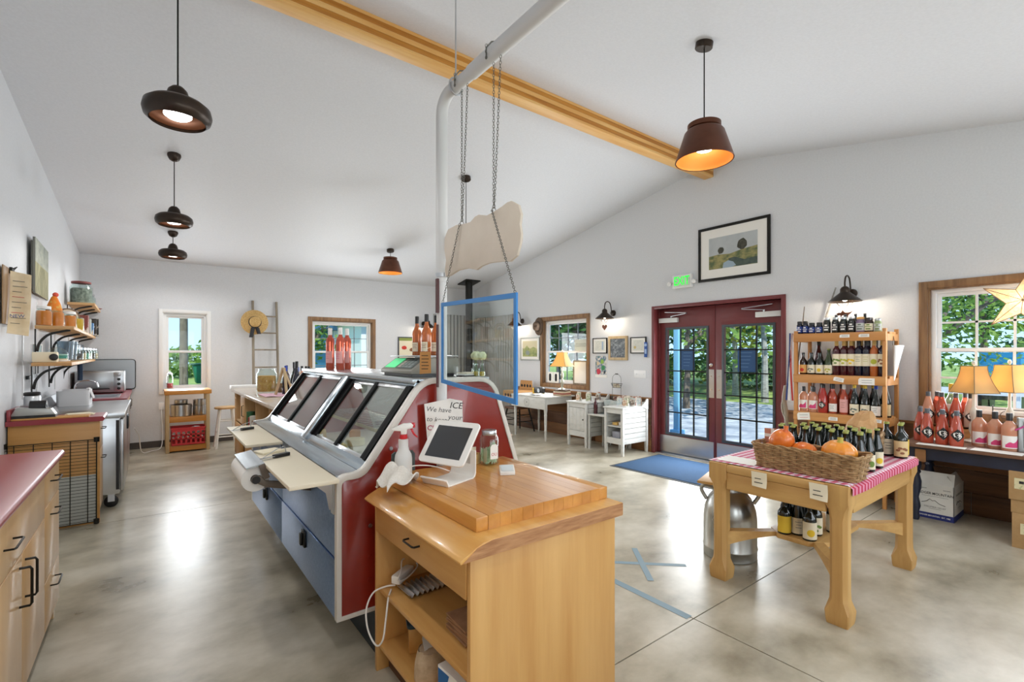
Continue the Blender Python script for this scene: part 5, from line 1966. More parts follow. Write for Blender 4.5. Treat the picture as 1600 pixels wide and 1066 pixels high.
# painting on the left wall
t = thing('field_painting', 'unframed canvas of a ploughed field on the left wall', 'painting', (leftx(6.53), 6.53, 2.01), LW + math.atan(0.0254))
b = MB()
b.box(-0.43, -0.035, 0, 0.43, -0.018, 0.51)
b.box(-0.4, -0.018, 0.03, 0.4, -0.002, 0.48)
part('canvas', b, mat('canvas_edge', '#77776f', 0.8), t, 0.002)
b = MB()
b.box(-0.43, -0.0365, 0.29, 0.43, -0.0352, 0.51)
part('sky_band', b, mat('paint_sky', '#8d948c', 0.8, c2='#b9bcae', sc=(5, 5, 9)), t)
b = MB()
b.box(-0.43, -0.0365, 0.0, 0.43, -0.0352, 0.29)
part('field_band', b, mat('paint_field', '#8c8a68', 0.8, c2='#b3ad88', sc=(14, 5, 3)), t)
for k in range(9):
    b = MB()
    b.prism([(-0.40 + k * 0.1 - 0.012, 0.005), (-0.40 + k * 0.1 + 0.012, 0.005), ((k - 4) * 0.03 + 0.002, 0.28), ((k - 4) * 0.03 - 0.002, 0.28)], 'xz', -0.0372, -0.0366)
    part('furrow', b, mat('paint_furrow', '#6d7055', 0.8), t)
# clipboard with parchment list
t = thing('clipboard', 'clipboard with a long handwritten parchment list on the left wall', 'clipboard', (leftx(5.55), 5.55, 1.66), LW + math.atan(0.0254))
b = MB()
b.box(-0.33, -0.012, 0.02, 0.05, -0.002, 0.47)
part('board', b, wood('clipboard_wood', '#7a5c3e', '#a4825a', 'z'), t, 0.003)
b = MB()
b.box(-0.12, -0.03, 0.43, -0.02, -0.012, 0.48)
b.tube([(-0.1, -0.03, 0.47), (-0.07, -0.05, 0.49), (-0.04, -0.03, 0.47)], 0.004, 6)
part('clip', b, M_BLK, t, 0.002)
b = MB()
b.sheet(lambda u, v: (-0.13 + 0.05 * u - 0.14 * (1 - v) ** 2 + 0.01 * math.sin(u * 5), -0.02 - 0.115 * u, -0.05 + 0.5 * v - 0.02 * u), 6, 10, 0.0015)
pp = part('parchment', b, mat('parchment', '#d9c199', 0.8, c2='#e5d3b2', sc=(8, 8, 8)), t)
for k in range(9):
    v = 0.16 + 0.085 * k
    b = MB()
    x0 = -0.137 - 0.14 * (1 - v) ** 2
    w_ = 0.05 + 0.03 * ((k * 5) % 3) / 2
    b.bar((x0, -0.035, -0.05 + 0.5 * v), (x0 + w_ * 0.25, -0.035 - w_, -0.053 + 0.5 * v), 0.004, 0.004)
    part('written_line', b, mat('red_ink', '#c8434a', 0.8) if k in (2, 5) else M_PENCIL, pp)
text('NEW', 0.036, mat('blue_ink', '#3b5f96', 0.8), pp, (-0.222, -0.07, 0.085), (PI / 2, 0, -PI / 2 + 0.2))

# ================================================================ back wall furniture
t = thing('pot_stand', 'open wooden stand under the narrow window with pots', 'stand', (0.455, 8.72, 0))
M_OAKW = wood('orange_oak', '#b5762f', '#d29448', 'x', 0.4, 0.5)
M_ASH = wood('pale_leg_wood', '#b59c74', '#cdb48b', 'z', 0.5, 0.5)
for x in (0.19, 0.69):
    for y in (8.57, 8.97):
        b = wb(t)
        b.cbox(x, y, 0.425, 0.045, 0.045, 0.85)
        part('leg', b, M_ASH, t, 0.002)
b = wb(t)
b.box(0.155, 8.53, 0.85, 0.735, 9.02, 0.91)
part('top', b, M_OAKW, t, 0.004)
for z in (0.44, 0.02):
    b = wb(t)
    b.box(0.2, 8.56, z, 0.68, 8.98, z + 0.08)
    part('shelf', b, M_OAKW, t, 0.003)


def pot(label, loc, r, h, handles=True):
    t = thing('cooking_pot', label, 'pot', loc, 0, 'steel pots')
    b = MB()
    b.lathe([(0, 0), (r * 0.96, 0), (r, 0.006), (r, h), (r * 1.03, h), (r * 1.03, h - 0.004), (r * 0.97, h - 0.008), (r * 0.97, 0.006), (0, 0.004)], 24)
    part('body', b, M_STEEL, t)
    if handles:
        for s in (-1, 1):
            b = MB()
            b.tube([(s * r, -0.03, h * 0.8), (s * (r + 0.03), -0.025, h * 0.82), (s * (r + 0.03), 0.025, h * 0.82), (s * r, 0.03, h * 0.8)], 0.005, 6)
            part('handle', b, M_STEEL, t)
    return t


pot('wide steel pot on the pot stand, left', (0.36, 8.72, 0.5205), 0.135, 0.17)
pot('smaller steel pot nested in the wide pot', (0.36, 8.72, 0.692), 0.085, 0.07, False)
pot('tall steel canister pot on the pot stand, lower of two', (0.59, 8.72, 0.5205), 0.085, 0.145, False)
pot('tall steel canister pot on the pot stand, upper of two', (0.59, 8.72, 0.667), 0.082, 0.09, False)
t = thing('plastic_crate', 'red perforated plastic crate on the bottom of the pot stand', 'crate', (0.445, 8.70, 0.1005))
M_CRATE = mat('crate_red', '#d2383c', 0.4)
W_, D_, H_ = 0.21, 0.15, 0.26
for side in range(4):
    L = W_ if side % 2 == 0 else D_
    off = D_ if side % 2 == 0 else W_
    nn = 7 if side % 2 == 0 else 5
    b = MB()
    b.t = Matrix.Rotation(side * PI / 2, 4, 'Z')
    xs_ = [-L + 2 * L * i / nn for i in range(nn + 1)]
    b.box(-L, -off, 0, L, -off + 0.006, 0.03)
    b.box(-L, -off, H_ - 0.06, L, -off + 0.006, H_)
    for z in (0.03 + 0.055 * k for k in range(1, 3)):
        b.box(-L, -off, z - 0.008 + 0.012, L, -off + 0.006, z + 0.022)
    for x in xs_:
        b.box(max(x - 0.012, -L), -off, 0.03, min(x + 0.012, L), -off + 0.006, H_ - 0.06)
    b.box(-L, -off - 0.008, H_ - 0.02, L, -off, H_)
    part('side', b, M_CRATE, t)
b = MB()
b.box(-W_, -D_, 0, W_, D_, 0.006)
part('bottom', b, M_CRATE, t)
for k, (x, y, r, a) in enumerate(((-0.1, 0, 0.09, 0.6), (0.1, 0.02, 0.10, 0.9))):
    b = MB()
    b.lathe([(0, 0), (r * 0.5, 0.004), (r, 0.05), (r * 1.02, 0.055), (r * 0.95, 0.052), (0, 0.012)], 20)
    solo('bowl', b, M_WHITE if k == 0 else M_STEEL, '%s bowl tipped up in the red crate' % ('white', 'steel')[k], 'bowl', (0.445 + x, 8.70 + y, 0.24), 0, None, rot=(a, 0, 0))
# small blender / jar on the sill
t = thing('sill_jar', 'glass jar with pink liquid and a wire loop on the narrow window sill', 'jar', (0.235, 9.20, 0.9105))
b = MB()
b.lathe([(0, 0.001), (0.04, 0.001), (0.042, 0.006), (0.042, 0.18), (0.03, 0.21), (0.028, 0.21), (0.04, 0.178), (0.04, 0.008), (0, 0.005)], 16)
part('glass', b, M_JAR, t)
b = MB()
b.lathe([(0, 0.006), (0.039, 0.006), (0.039, 0.08), (0, 0.08)], 14)
part('liquid', b, mat('pink_liquid', '#c8505a', 0.2), t)
b = MB()
b.lathe([(0, 0.212), (0.032, 0.212), (0.032, 0.235), (0, 0.24)], 14)
b.tube([(-0.03, 0, 0.22), (0, 0, 0.27), (0.03, 0, 0.22)], 0.003, 5)
part('lid', b, M_STEEL, t)
# stool
t = thing('wooden_stool', 'white legged wooden stool by the far wall', 'stool', (0.93, 8.62, 0))
b = MB()
b.lathe([(0, 0.60), (0.15, 0.60), (0.158, 0.608), (0.158, 0.622), (0.15, 0.63), (0, 0.63)], 28)
part('seat', b, wood('stool_seat', '#b38a57', '#cda671', 'x'), t)
for k in range(4):
    a = PI / 4 + k * PI / 2
    b = MB()
    b.cyl((0.20 * math.cos(a), 0.20 * math.sin(a), 0), (0.115 * math.cos(a), 0.115 * math.sin(a), 0.602), 0.017, 0.015, 10)
    part('leg', b, M_WHITE, t)
for k in range(4):
    for z in ((0.18, 0.42) if k % 2 == 0 else (0.24,)):
        r = 0.20 - 0.085 * z / 0.6
        a, c = PI / 4 + k * PI / 2, PI / 4 + (k + 1) * PI / 2
        b = MB()
        b.cyl((r * math.cos(a), r * math.sin(a), z), (r * math.cos(c), r * math.sin(c), z), 0.009, n=8)
        part('stretcher', b, M_WHITE, t)
# ladder with hat
t = thing('orchard_ladder', 'weathered wooden ladder leaning on the far wall', 'ladder', (1.575, 9.14, 0))
M_GREYW = wood('weathered_grey', '#7d7466', '#a69b89', 'z', 0.8, 0.6, 0.2)
for s in (-1, 1):
    b = MB()
    b.cyl((s * 0.195, -0.14, 0), (s * 0.185, 0.07, 2.36), 0.024, 0.02, 10)
    part('rail', b, M_GREYW, t)
for z in (0.3, 0.62, 0.94, 1.22, 1.52, 1.81, 2.10):
    y = -0.14 + 0.21 * z / 2.36
    b = MB()
    b.cyl((-0.19, y, z), (0.19, y, z), 0.012, n=8)
    part('rung', b, M_GREYW, t)
t = thing('straw_hat', 'straw hat with a black ribbon hanging on the ladder', 'hat', (1.40, 9.085, 1.985), 0)
b = MB()
M_STRAW = mat('straw', '#b28d52', 0.8, c2='#cfae74', sc=(60, 60, 60), bump=0.4)
n = 28
prof = [(0.0, -0.115), (0.06, -0.115), (0.082, -0.10), (0.09, -0.03), (0.10, -0.02), (0.205, -0.005), (0.21, 0.0), (0.10, -0.008), (0, -0.008)]
v, f = [], []
for r, y in prof:
    for i in range(n):
        a = 2 * PI * i / n
        v.append((r * math.cos(a), y, r * math.sin(a)))
for k in range(len(prof) - 1):
    for i in range(n):
        j = (i + 1) % n
        f.append((k * n + i, k * n + j, (k + 1) * n + j, (k + 1) * n + i))
b.add(v, f)
part('hat', b, M_STRAW, t, rot=(math.radians(-6), 0, 0))
b = MB()
b.tube([(0.092 * math.cos(a), -0.04, 0.092 * math.sin(a)) for a in [2 * PI * i / 24 for i in range(24)]], 0.008, 6, True)
b.sheet(lambda u, w: (-0.06 + 0.06 * u - 0.03 * w, -0.045 - 0.01 * math.sin(u * 5), -0.09 - 0.17 * w), 4, 6, 0.002)
b.sheet(lambda u, w: (0.0 + 0.06 * u + 0.03 * w, -0.05 - 0.01 * math.sin(u * 4), -0.09 - 0.11 * w), 4, 6, 0.002)
part('ribbon', b, mat('black_ribbon', '#17171c', 0.6), t)
# bar counter behind the case
bar = thing('tasting_bar', 'long tasting bar with white top and open maple shelving', 'bar', (1.3, 6.4, 0))
b = wb(bar)
b.prism([(0.88, 0.905), (0.875, 0.92), (0.88, 0.945), (0.9, 0.95), (1.62, 0.95), (1.62, 0.905)], 'xz', 4.66, 7.95)
part('top', b, mat('bar_top', '#c9b8a6', 0.15, c2='#d8cabb', sc=(20, 20, 20), coat=0.4), bar, 0.003)
b = wb(bar)
b.box(0.875, 7.95, 0.93, 1.62, 8.15, 0.985)
part('end_ledge', b, M_WHITE, bar, 0.004)
for y in (4.70, 5.5, 6.3, 7.1, 7.93):
    b = wb(bar)
    b.box(0.93, y - 0.01, 0.0, 1.58, y + 0.01, 0.905)
    part('divider', b, M_BIRCH2, bar)
for z in (0.1, 0.5):
    b = wb(bar)
    b.box(0.94, 4.70, z - 0.01, 1.58, 7.93, z + 0.01)
    part('shelf', b, M_BIRCH2, bar)
b = wb(bar)
b.box(1.57, 4.70, 0.0, 1.59, 8.12, 0.905)
part('back_panel', b, M_BIRCH2, bar)
b = wb(bar)
b.box(0.925, 7.3, 0.03, 0.945, 7.93, 0.47)
part('door', b, M_BIRCHS, bar, 0.002)
b = wb(bar)
b.box(0.925, 7.1, 0.52, 0.945, 7.45, 0.88)
d = part('door', b, M_BIRCH2, bar, 0.002)
b = wb(bar)
b.tube([(0.925, 7.16, 0.62), (0.90, 7.16, 0.63), (0.90, 7.16, 0.76), (0.925, 7.16, 0.77)], 0.005, 6)
part('handle', b, M_BLK, d)
for z in (0.25, 0.45, 0.65, 0.8):
    b = wb(bar)
    b.box(0.94, 7.95, z - 0.008, 1.57, 8.12, z + 0.008)
    part('end_shelf', b, M_BIRCH2, bar)
b = wb(bar)
b.box(0.94, 8.11, 0.0, 1.57, 8.13, 0.93)
part('end_panel', b, M_BIRCH2, bar)
for k, (y, c, h) in enumerate(((6.9, '#2f6a44', 0.20), (6.78, '#a03a3a', 0.14), (6.65, '#e3dfd6', 0.17), (6.5, '#8a6a3d', 0.13), (6.05, '#35312c', 0.16), (5.9, '#c9b89c', 0.12))):
    b = MB()
    b.lathe([(0, 0), (0.05, 0), (0.052, 0.004), (0.05, h), (0, h + 0.004)], 16)
    solo('tin', b, mat('tin_%d' % k, c, 0.4), '%s tin on the tasting bar shelf' % ('green', 'red', 'white', 'brown', 'black', 'tan')[k], 'tin', (1.02, y, 0.5105), 0, 'tins on the bar shelf')
bar.location.x += 0.05
# ================================================================ bottles
M_DARKGL = mat('dark_bottle_glass', '#0f1411', 0.08, c2='#16201a', sc=(4, 4, 4), spec=0.7)
M_BLUEGL = mat('blue_black_glass', '#11152a', 0.08, spec=0.7)
M_BROWNGL = mat('brown_glass', '#2a160d', 0.08, spec=0.7)
M_GREENGL = mat('green_glass', '#2c3d1c', 0.1, spec=0.7)
M_ROSE = mat('rose_wine', '#d65a40', 0.06, c2='#e06a4e', sc=(5, 5, 5), spec=0.7, trans=0.45)
M_ROSE2 = mat('rose_wine_pale', '#e59a78', 0.08, c2='#eab08f', sc=(5, 5, 5), spec=0.7, trans=0.3)
M_ROSE3 = mat('rose_wine_deep', '#b8322c', 0.08, c2='#c9463c', sc=(5, 5, 5), spec=0.7, trans=0.2)
M_AMBER = mat('amber_wine', '#c5622a', 0.08, c2='#d2793c', sc=(5, 5, 5), spec=0.7, trans=0.25)
M_REDWINE = mat('dark_red_wine', '#43141c', 0.08, spec=0.7)
M_CLEARB = clear('bottle_clear_glass', '#f6fbfa', 0.10, '#d8dcd8', 0.10)
CAPC = {'black': M_BLKP, 'gold': mat('gold_cap', '#c4a53e', 0.35, 0.6), 'olive': mat('olive_cap', '#8f9440', 0.4, 0.2), 'blue': mat('blue_cap', '#223c9e', 0.35, 0.3),
        'white': mat('white_cap', '#e6e4de', 0.4), 'cork': mat('cork_tan', '#c2a15e', 0.7), 'grey': mat('grey_cap', '#4c4f55', 0.35), 'yellow': mat('yellow_cap', '#dcae2c', 0.5)}
# profiles: (r, z) body outline
BP = {
    'wine': ([(0, 0), (0.034, 0), (0.037, 0.004), (0.037, 0.165), (0.034, 0.185), (0.022, 0.21), (0.0145, 0.235), (0.0135, 0.27), (0.0145, 0.272), (0.0145, 0.28)], 0.28, 0.0145, 0.055),
    'burg': ([(0, 0), (0.037, 0), (0.040, 0.004), (0.040, 0.12), (0.037, 0.15), (0.026, 0.20), (0.016, 0.24), (0.014, 0.28), (0.015, 0.30)], 0.30, 0.015, 0.06),
    'tall': ([(0, 0), (0.029, 0), (0.0315, 0.004), (0.0315, 0.215), (0.026, 0.235), (0.0145, 0.252), (0.013, 0.27), (0.013, 0.29)], 0.29, 0.014, 0.05),
    'beer': ([(0, 0), (0.028, 0), (0.031, 0.004), (0.031, 0.115), (0.028, 0.135), (0.017, 0.175), (0.0135, 0.20), (0.013, 0.22), (0.0142, 0.222), (0.0142, 0.232)], 0.232, 0.0142, 0.008),
    'stout': ([(0, 0), (0.036, 0), (0.039, 0.004), (0.039, 0.12), (0.036, 0.14), (0.017, 0.168), (0.0145, 0.18), (0.0145, 0.22)], 0.22, 0.015, 0.012),
    'champ': ([(0, 0), (0.036, 0), (0.040, 0.004), (0.040, 0.10), (0.034, 0.14), (0.02, 0.19), (0.0145, 0.215), (0.0145, 0.245), (0.0165, 0.248), (0.0165, 0.258), (0.0145, 0.26)], 0.26, 0.0155, 0.012),
    'flask': ([(0, 0), (0.039, 0), (0.042, 0.005), (0.042, 0.155), (0.038, 0.175), (0.022, 0.195), (0.0145, 0.21), (0.0145, 0.235)], 0.235, 0.0155, 0.05),
    'diam': ([(0, 0), (0.042, 0), (0.045, 0.004), (0.046, 0.10), (0.043, 0.14), (0.03, 0.20), (0.019, 0.24), (0.015, 0.27)], 0.27, 0.0165, 0.045),
}
MC = {}
rB = {'beer': 0.031}


def shared(key, fn):
    if key not in MC:
        MC[key] = fn()
    return MC[key]


def bottle_mesh(kind, m):
    def mk():
        b = MB()
        prof, h, cr, ch = BP[kind]
        b.lathe(list(prof) + [(0, prof[-1][1])], 16)
        me = b.mesh('bottle_body')
        me.materials.append(m)
        return me
    return shared(('b', kind, m.name), mk)


def cap_mesh(kind, c):
    def mk():
        b = MB()
        prof, h, cr, ch = BP[kind]
        rr = cr + 0.001
        b.lathe([(rr, h - ch * 0.55), (rr, h + ch * 0.4), (rr * 0.9, h + ch * 0.45 + 0.002), (0, h + ch * 0.45 + 0.002)], 14)
        me = b.mesh('cap')
        me.materials.append(CAPC[c])
        return me
    return shared(('c', kind, c), mk)


def wrap(b, R, a0, a1, z0, z1, d=0.0006, n=10):
    """curved patch on a bottle of radius R; angle 0 faces local -y"""
    v, f = [], []
    for i in range(n + 1):
        a = a0 + (a1 - a0) * i / n
        x, y = math.sin(a), -math.cos(a)
        v += [((R + d) * x, (R + d) * y, z0), ((R + d) * x, (R + d) * y, z1)]
    for i in range(n):
        f.append((2 * i, 2 * i + 2, 2 * i + 3, 2 * i + 1))
    b.add(v, f)


def wrap_poly(b, R, poly, d):
    """flat polygon (fan from its centre) bent onto the bottle"""
    cx = sum(p[0] for p in poly) / len(poly)
    cz = sum(p[1] for p in poly) / len(poly)
    P = [(cx, cz)] + list(poly)
    v = [((R + d) * math.sin(p[0] / R), -(R + d) * math.cos(p[0] / R), p[1]) for p in P]
    n = len(poly)
    b.add(v, [(0, 1 + i, 1 + (i + 1) % n) for i in range(n)])


def hug(b, R, cols, d=0.0013):
    """patch given as (x, z low, z high) columns, bent onto the bottle"""
    v = []
    for x, z0, z1 in cols:
        k = (R + d) * math.sin(x / R), -(R + d) * math.cos(x / R)
        v += [(k[0], k[1], z0), (k[0], k[1], z1 + 1e-5)]
    b.add(v, [(2 * i, 2 * i + 2, 2 * i + 3, 2 * i + 1) for i in range(len(cols) - 1)])


def circ(cx, cz, r, n=10, sx=1.0):
    return [(cx + r * sx * math.cos(2 * PI * i / n), cz + r * math.sin(2 * PI * i / n)) for i in range(n)]


LBL = {'cream': M_CREAM, 'white': M_PAPER, 'black': M_BLKP, 'tan': mat('tan_label', '#d8bf8f', 0.7), 'pink': mat('pink_label', '#e3a9a4', 0.7), 'yellow': mat('yellow_label', '#e6c23c', 0.7),
       'orange': mat('orange_label', '#e0a860', 0.7), 'blue': mat('blue_label', '#27408c', 0.6), 'grey': mat('grey_label', '#c5c9c6', 0.7)}
ART = {'red': mat('art_red', '#cc3a2c', 0.7), 'green': mat('art_green', '#6f8a3c', 0.7), 'yellow': mat('art_yellow', '#e2be2e', 0.7), 'pink': mat('art_pink', '#d6457a', 0.7),
       'grey': mat('art_grey', '#6f7a70', 0.7), 'white': M_PAPER, 'olive': mat('art_olive', '#b0b23a', 0.7), 'ink': M_INK, 'brown': mat('art_brown', '#8c5a3c', 0.7)}


def label_mesh(kind, col, z0, z1, span, art):
    def mk():
        R = max(p[0] for p in BP[kind][0])
        b = MB()
        if art and art[0] == 'diamond':
            zc, s = (z0 + z1) / 2, (z1 - z0) / 2
            # diamond subdivided so it hugs the glass
            N = 8
            v, f = [], []
            for i in range(N + 1):
                x = -s + 2 * s * i / N
                hz = s - abs(x) + 0.0005
                a = x / R
                v += [((R + 0.0007) * math.sin(a), -(R + 0.0007) * math.cos(a), zc - hz), ((R + 0.0007) * math.sin(a), -(R + 0.0007) * math.cos(a), zc + hz)]
            for i in range(N):
                f.append((2 * i, 2 * i + 2, 2 * i + 3, 2 * i + 1))
            b.add(v, f)
        else:
            wrap(b, R, -span / 2, span / 2, z0, z1)
        me = b.mesh('label')
        me.materials.append(LBL[col])
        return me
    return shared(('l', kind, col, z0, z1, span, str(art)), mk)


def art_mesh(kind, z0, z1, art):
    def mk():
        R = max(p[0] for p in BP[kind][0])
        b = MB()
        zc = (z0 + z1) / 2
        s = (z1 - z0) / 2
        t = art[0]
        if t == 'diamond':
            # white double-swirl device
            for pts in ([(-0.55, 0.1), (-0.5, 0.35), (-0.2, 0.5), (0.05, 0.4), (0.0, 0.3), (-0.2, 0.35), (-0.35, 0.2), (-0.3, -0.1), (-0.1, -0.25), (0.1, -0.2), (0.1, -0.02), (-0.08, -0.02), (-0.08, 0.08), (0.22, 0.08), (0.22, -0.3), (-0.1, -0.42), (-0.42, -0.25)],
                        [(0.12, 0.5), (0.45, 0.25), (0.4, 0.15), (0.2, 0.32), (0.16, 0.18), (0.42, 0.05), (0.5, -0.15), (0.35, -0.4), (0.15, -0.6), (0.05, -0.52), (0.28, -0.3), (0.34, -0.15), (0.24, -0.05), (0.06, 0.15)]):
                cx = sum(p[0] for p in pts) / len(pts)
                P = [(p[0] * s, zc + p[1] * s) for p in pts]
                v = [((R + 0.0013) * math.sin(p[0] / R), -(R + 0.0013) * math.cos(p[0] / R), p[1]) for p in P]
                b.add(v, [tuple(range(len(v)))])
        elif t == 'apple':
            rr = s * 0.42
            hug(b, R, [(0.003 + rr * math.cos(PI - PI * i / 10), zc - s * 0.25 - rr * math.sin(PI * i / 10), zc - s * 0.25 + rr * math.sin(PI * i / 10)) for i in range(11)])
        elif t == 'sprig':
            for k in range(5):
                wrap_poly(b, R, circ((-0.5 + 0.25 * k) * s * 0.9, zc - s * 0.2 + s * 0.35 * math.sin(k * 2.3), s * 0.16, 7, 1.6), 0.0013)
        elif t == 'wave':
            top = [-0.45, -0.3, -0.12, 0.0, 0.02, -0.08, -0.1, 0.0, 0.12, 0.35, 0.6]
            hug(b, R, [((-0.8 + 1.6 * i / 10) * s, zc - 0.85 * s, zc + top[i] * s) for i in range(11)])
        elif t == 'lines':
            for k in range(3):
                w_ = (0.02, 0.014, 0.017)[k]
                wrap(b, R, -w_ / R, w_ / R, zc + s * (0.5 - 0.35 * k) - 0.0015, zc + s * (0.5 - 0.35 * k) + 0.0015, 0.0013, 6)
        me = b.mesh('label_print')
        me.materials.append(ART[art[1]])
        return me
    return shared(('a', kind, z0, z1, str(art)), mk)


def bottle(kind, glass, cap, lab, art, loc, rz, label, cat='bottle', group=None, z0=0.03, z1=0.10, span=2.6, name='bottle', scale=1.0, clear_top=False):
    t = thing(name, label, cat, loc, rz, group)
    put('body', bottle_mesh(kind, glass), None, t)
    if cap:
        put('cap', cap_mesh(kind, cap), None, t)
    if lab:
        lo = put('label', label_mesh(kind, lab, z0, z1, span, art), None, t)
        if art:
            put('label_print', art_mesh(kind, z0, z1, art), None, lo)
    if scale != 1.0:
        t.scale = (scale, scale, scale)
    return t


# ================================================================ lamps
M_BRONZE = mat('dark_bronze', '#2e2620', 0.35, 0.6, c2='#3d3128', sc=(4, 4, 4))
M_COPPER_IN = mat('copper_inside', '#d98a35', 0.5, 0.2)
M_RUST = mat('rust_brown_metal', '#5a3524', 0.4, 0.6, c2='#6d4230', sc=(5, 5, 5))
M_BULB = mat('lit_bulb', '#fffaf3', 0.3, emit=10.0)
WARM = (1.0, 0.86, 0.68)


def pendant(kind, label, x, y, zb, power):
    """zb = height of the shade's lower rim"""
    zt = roofz(y)
    t = thing('pendant_lamp', label, 'pendant lamp', (x, y, zb), 0, 'pendant lamps')
    if kind == 'dome':
        b = MB()
        b.lathe([(0.145, 0.0), (0.17, 0.02), (0.178, 0.05), (0.17, 0.085), (0.14, 0.108), (0.06, 0.12), (0.05, 0.12), (0.13, 0.10), (0.16, 0.078), (0.168, 0.05), (0.16, 0.022), (0.14, 0.003)], 40)
        sh = part('shade', b, M_BRONZE, t)
        b = MB()
        b.lathe([(0.0, 0.10), (0.13, 0.098), (0.157, 0.076), (0.164, 0.05), (0.157, 0.026), (0.15, 0.02)], 40)
        part('shade_lining', b, mat('bronze_lining', '#54331f', 0.4, 0.5), sh)
        b = MB()
        b.lathe([(0.062, 0.115), (0.062, 0.135), (0.05, 0.175), (0.03, 0.195), (0.012, 0.2), (0, 0.2)], 24)
        part('cap', b, M_BRONZE, t)
        ctop = 0.2
        b = MB()
        b.lathe([(0, 0.022), (0.055, 0.023), (0.072, 0.035), (0.07, 0.06), (0.03, 0.098), (0, 0.1)], 24)
        part('bulb', b, M_BULB, t)
        lz = 0.015
    else:
        b = MB()
        b.lathe([(0.155, 0.0), (0.158, 0.004), (0.108, 0.2), (0.098, 0.215), (0.088, 0.217), (0.084, 0.225), (0.09, 0.23), (0.09, 0.262), (0.02, 0.262), (0.02, 0.258), (0.086, 0.258), (0.08, 0.215), (0.1, 0.2), (0.152, 0.002)], 40)
        sh = part('shade', b, M_RUST, t)
        b = MB()
        b.lathe([(0.151, 0.004), (0.099, 0.199), (0.078, 0.213), (0.0, 0.213)], 40)
        part('shade_lining', b, M_COPPER_IN, sh)
        b = MB()
        for k in range(12):
            z = 0.02 + k * 0.0155
            r = 0.157 - z * 0.25
            b.ball((r * math.cos(-0.6), r * math.sin(-0.6), z), 0.004, 6, 4)
        part('rivet_seam', b, M_RUST, sh)
        b = MB()
        b.lathe([(0, 0.075), (0.04, 0.077), (0.05, 0.09), (0.042, 0.13), (0.02, 0.16), (0.018, 0.2), (0, 0.2)], 20)
        part('bulb', b, M_BULB, t)
        ctop = 0.262
        lz = 0.03
    b = MB()
    b.cyl((0, 0, ctop - 0.005), (0, 0, zt - zb - 0.02), 0.0045, n=8)
    part('cord', b, M_BLK, t)
    b = MB()
    n = (0.06, 0.055) if kind == 'dome' else (0.062, 0.062)
    if kind == 'dome':
        b.lathe([(0, -0.06), (0.02, -0.058), (0.045, -0.04), (0.06, -0.005), (0.06, 0.012), (0, 0.012)], 24)
    else:
        b.lathe([(0, -0.03), (0.055, -0.03), (0.06, -0.025), (0.06, 0.012), (0, 0.012)], 24)
    part('canopy', b, M_BRONZE, t, loc=(0, 0, zt - zb - 0.012), rot=(math.atan(0.185) * (1 if y > 3.5 else -1) * -1, 0, 0))
    for q in t.children:
        if q.name.split('.')[0] in ('shade', 'cap', 'bulb'):
            k = 0.93 if kind == 'dome' else 1.25
            q.scale = (k, k, 1)
    l = light('lamp_light', 'SPOT', (0, 0, lz - 0.02), power, (1.0, 0.985, 0.96), 0.05, parent=t)
    return t


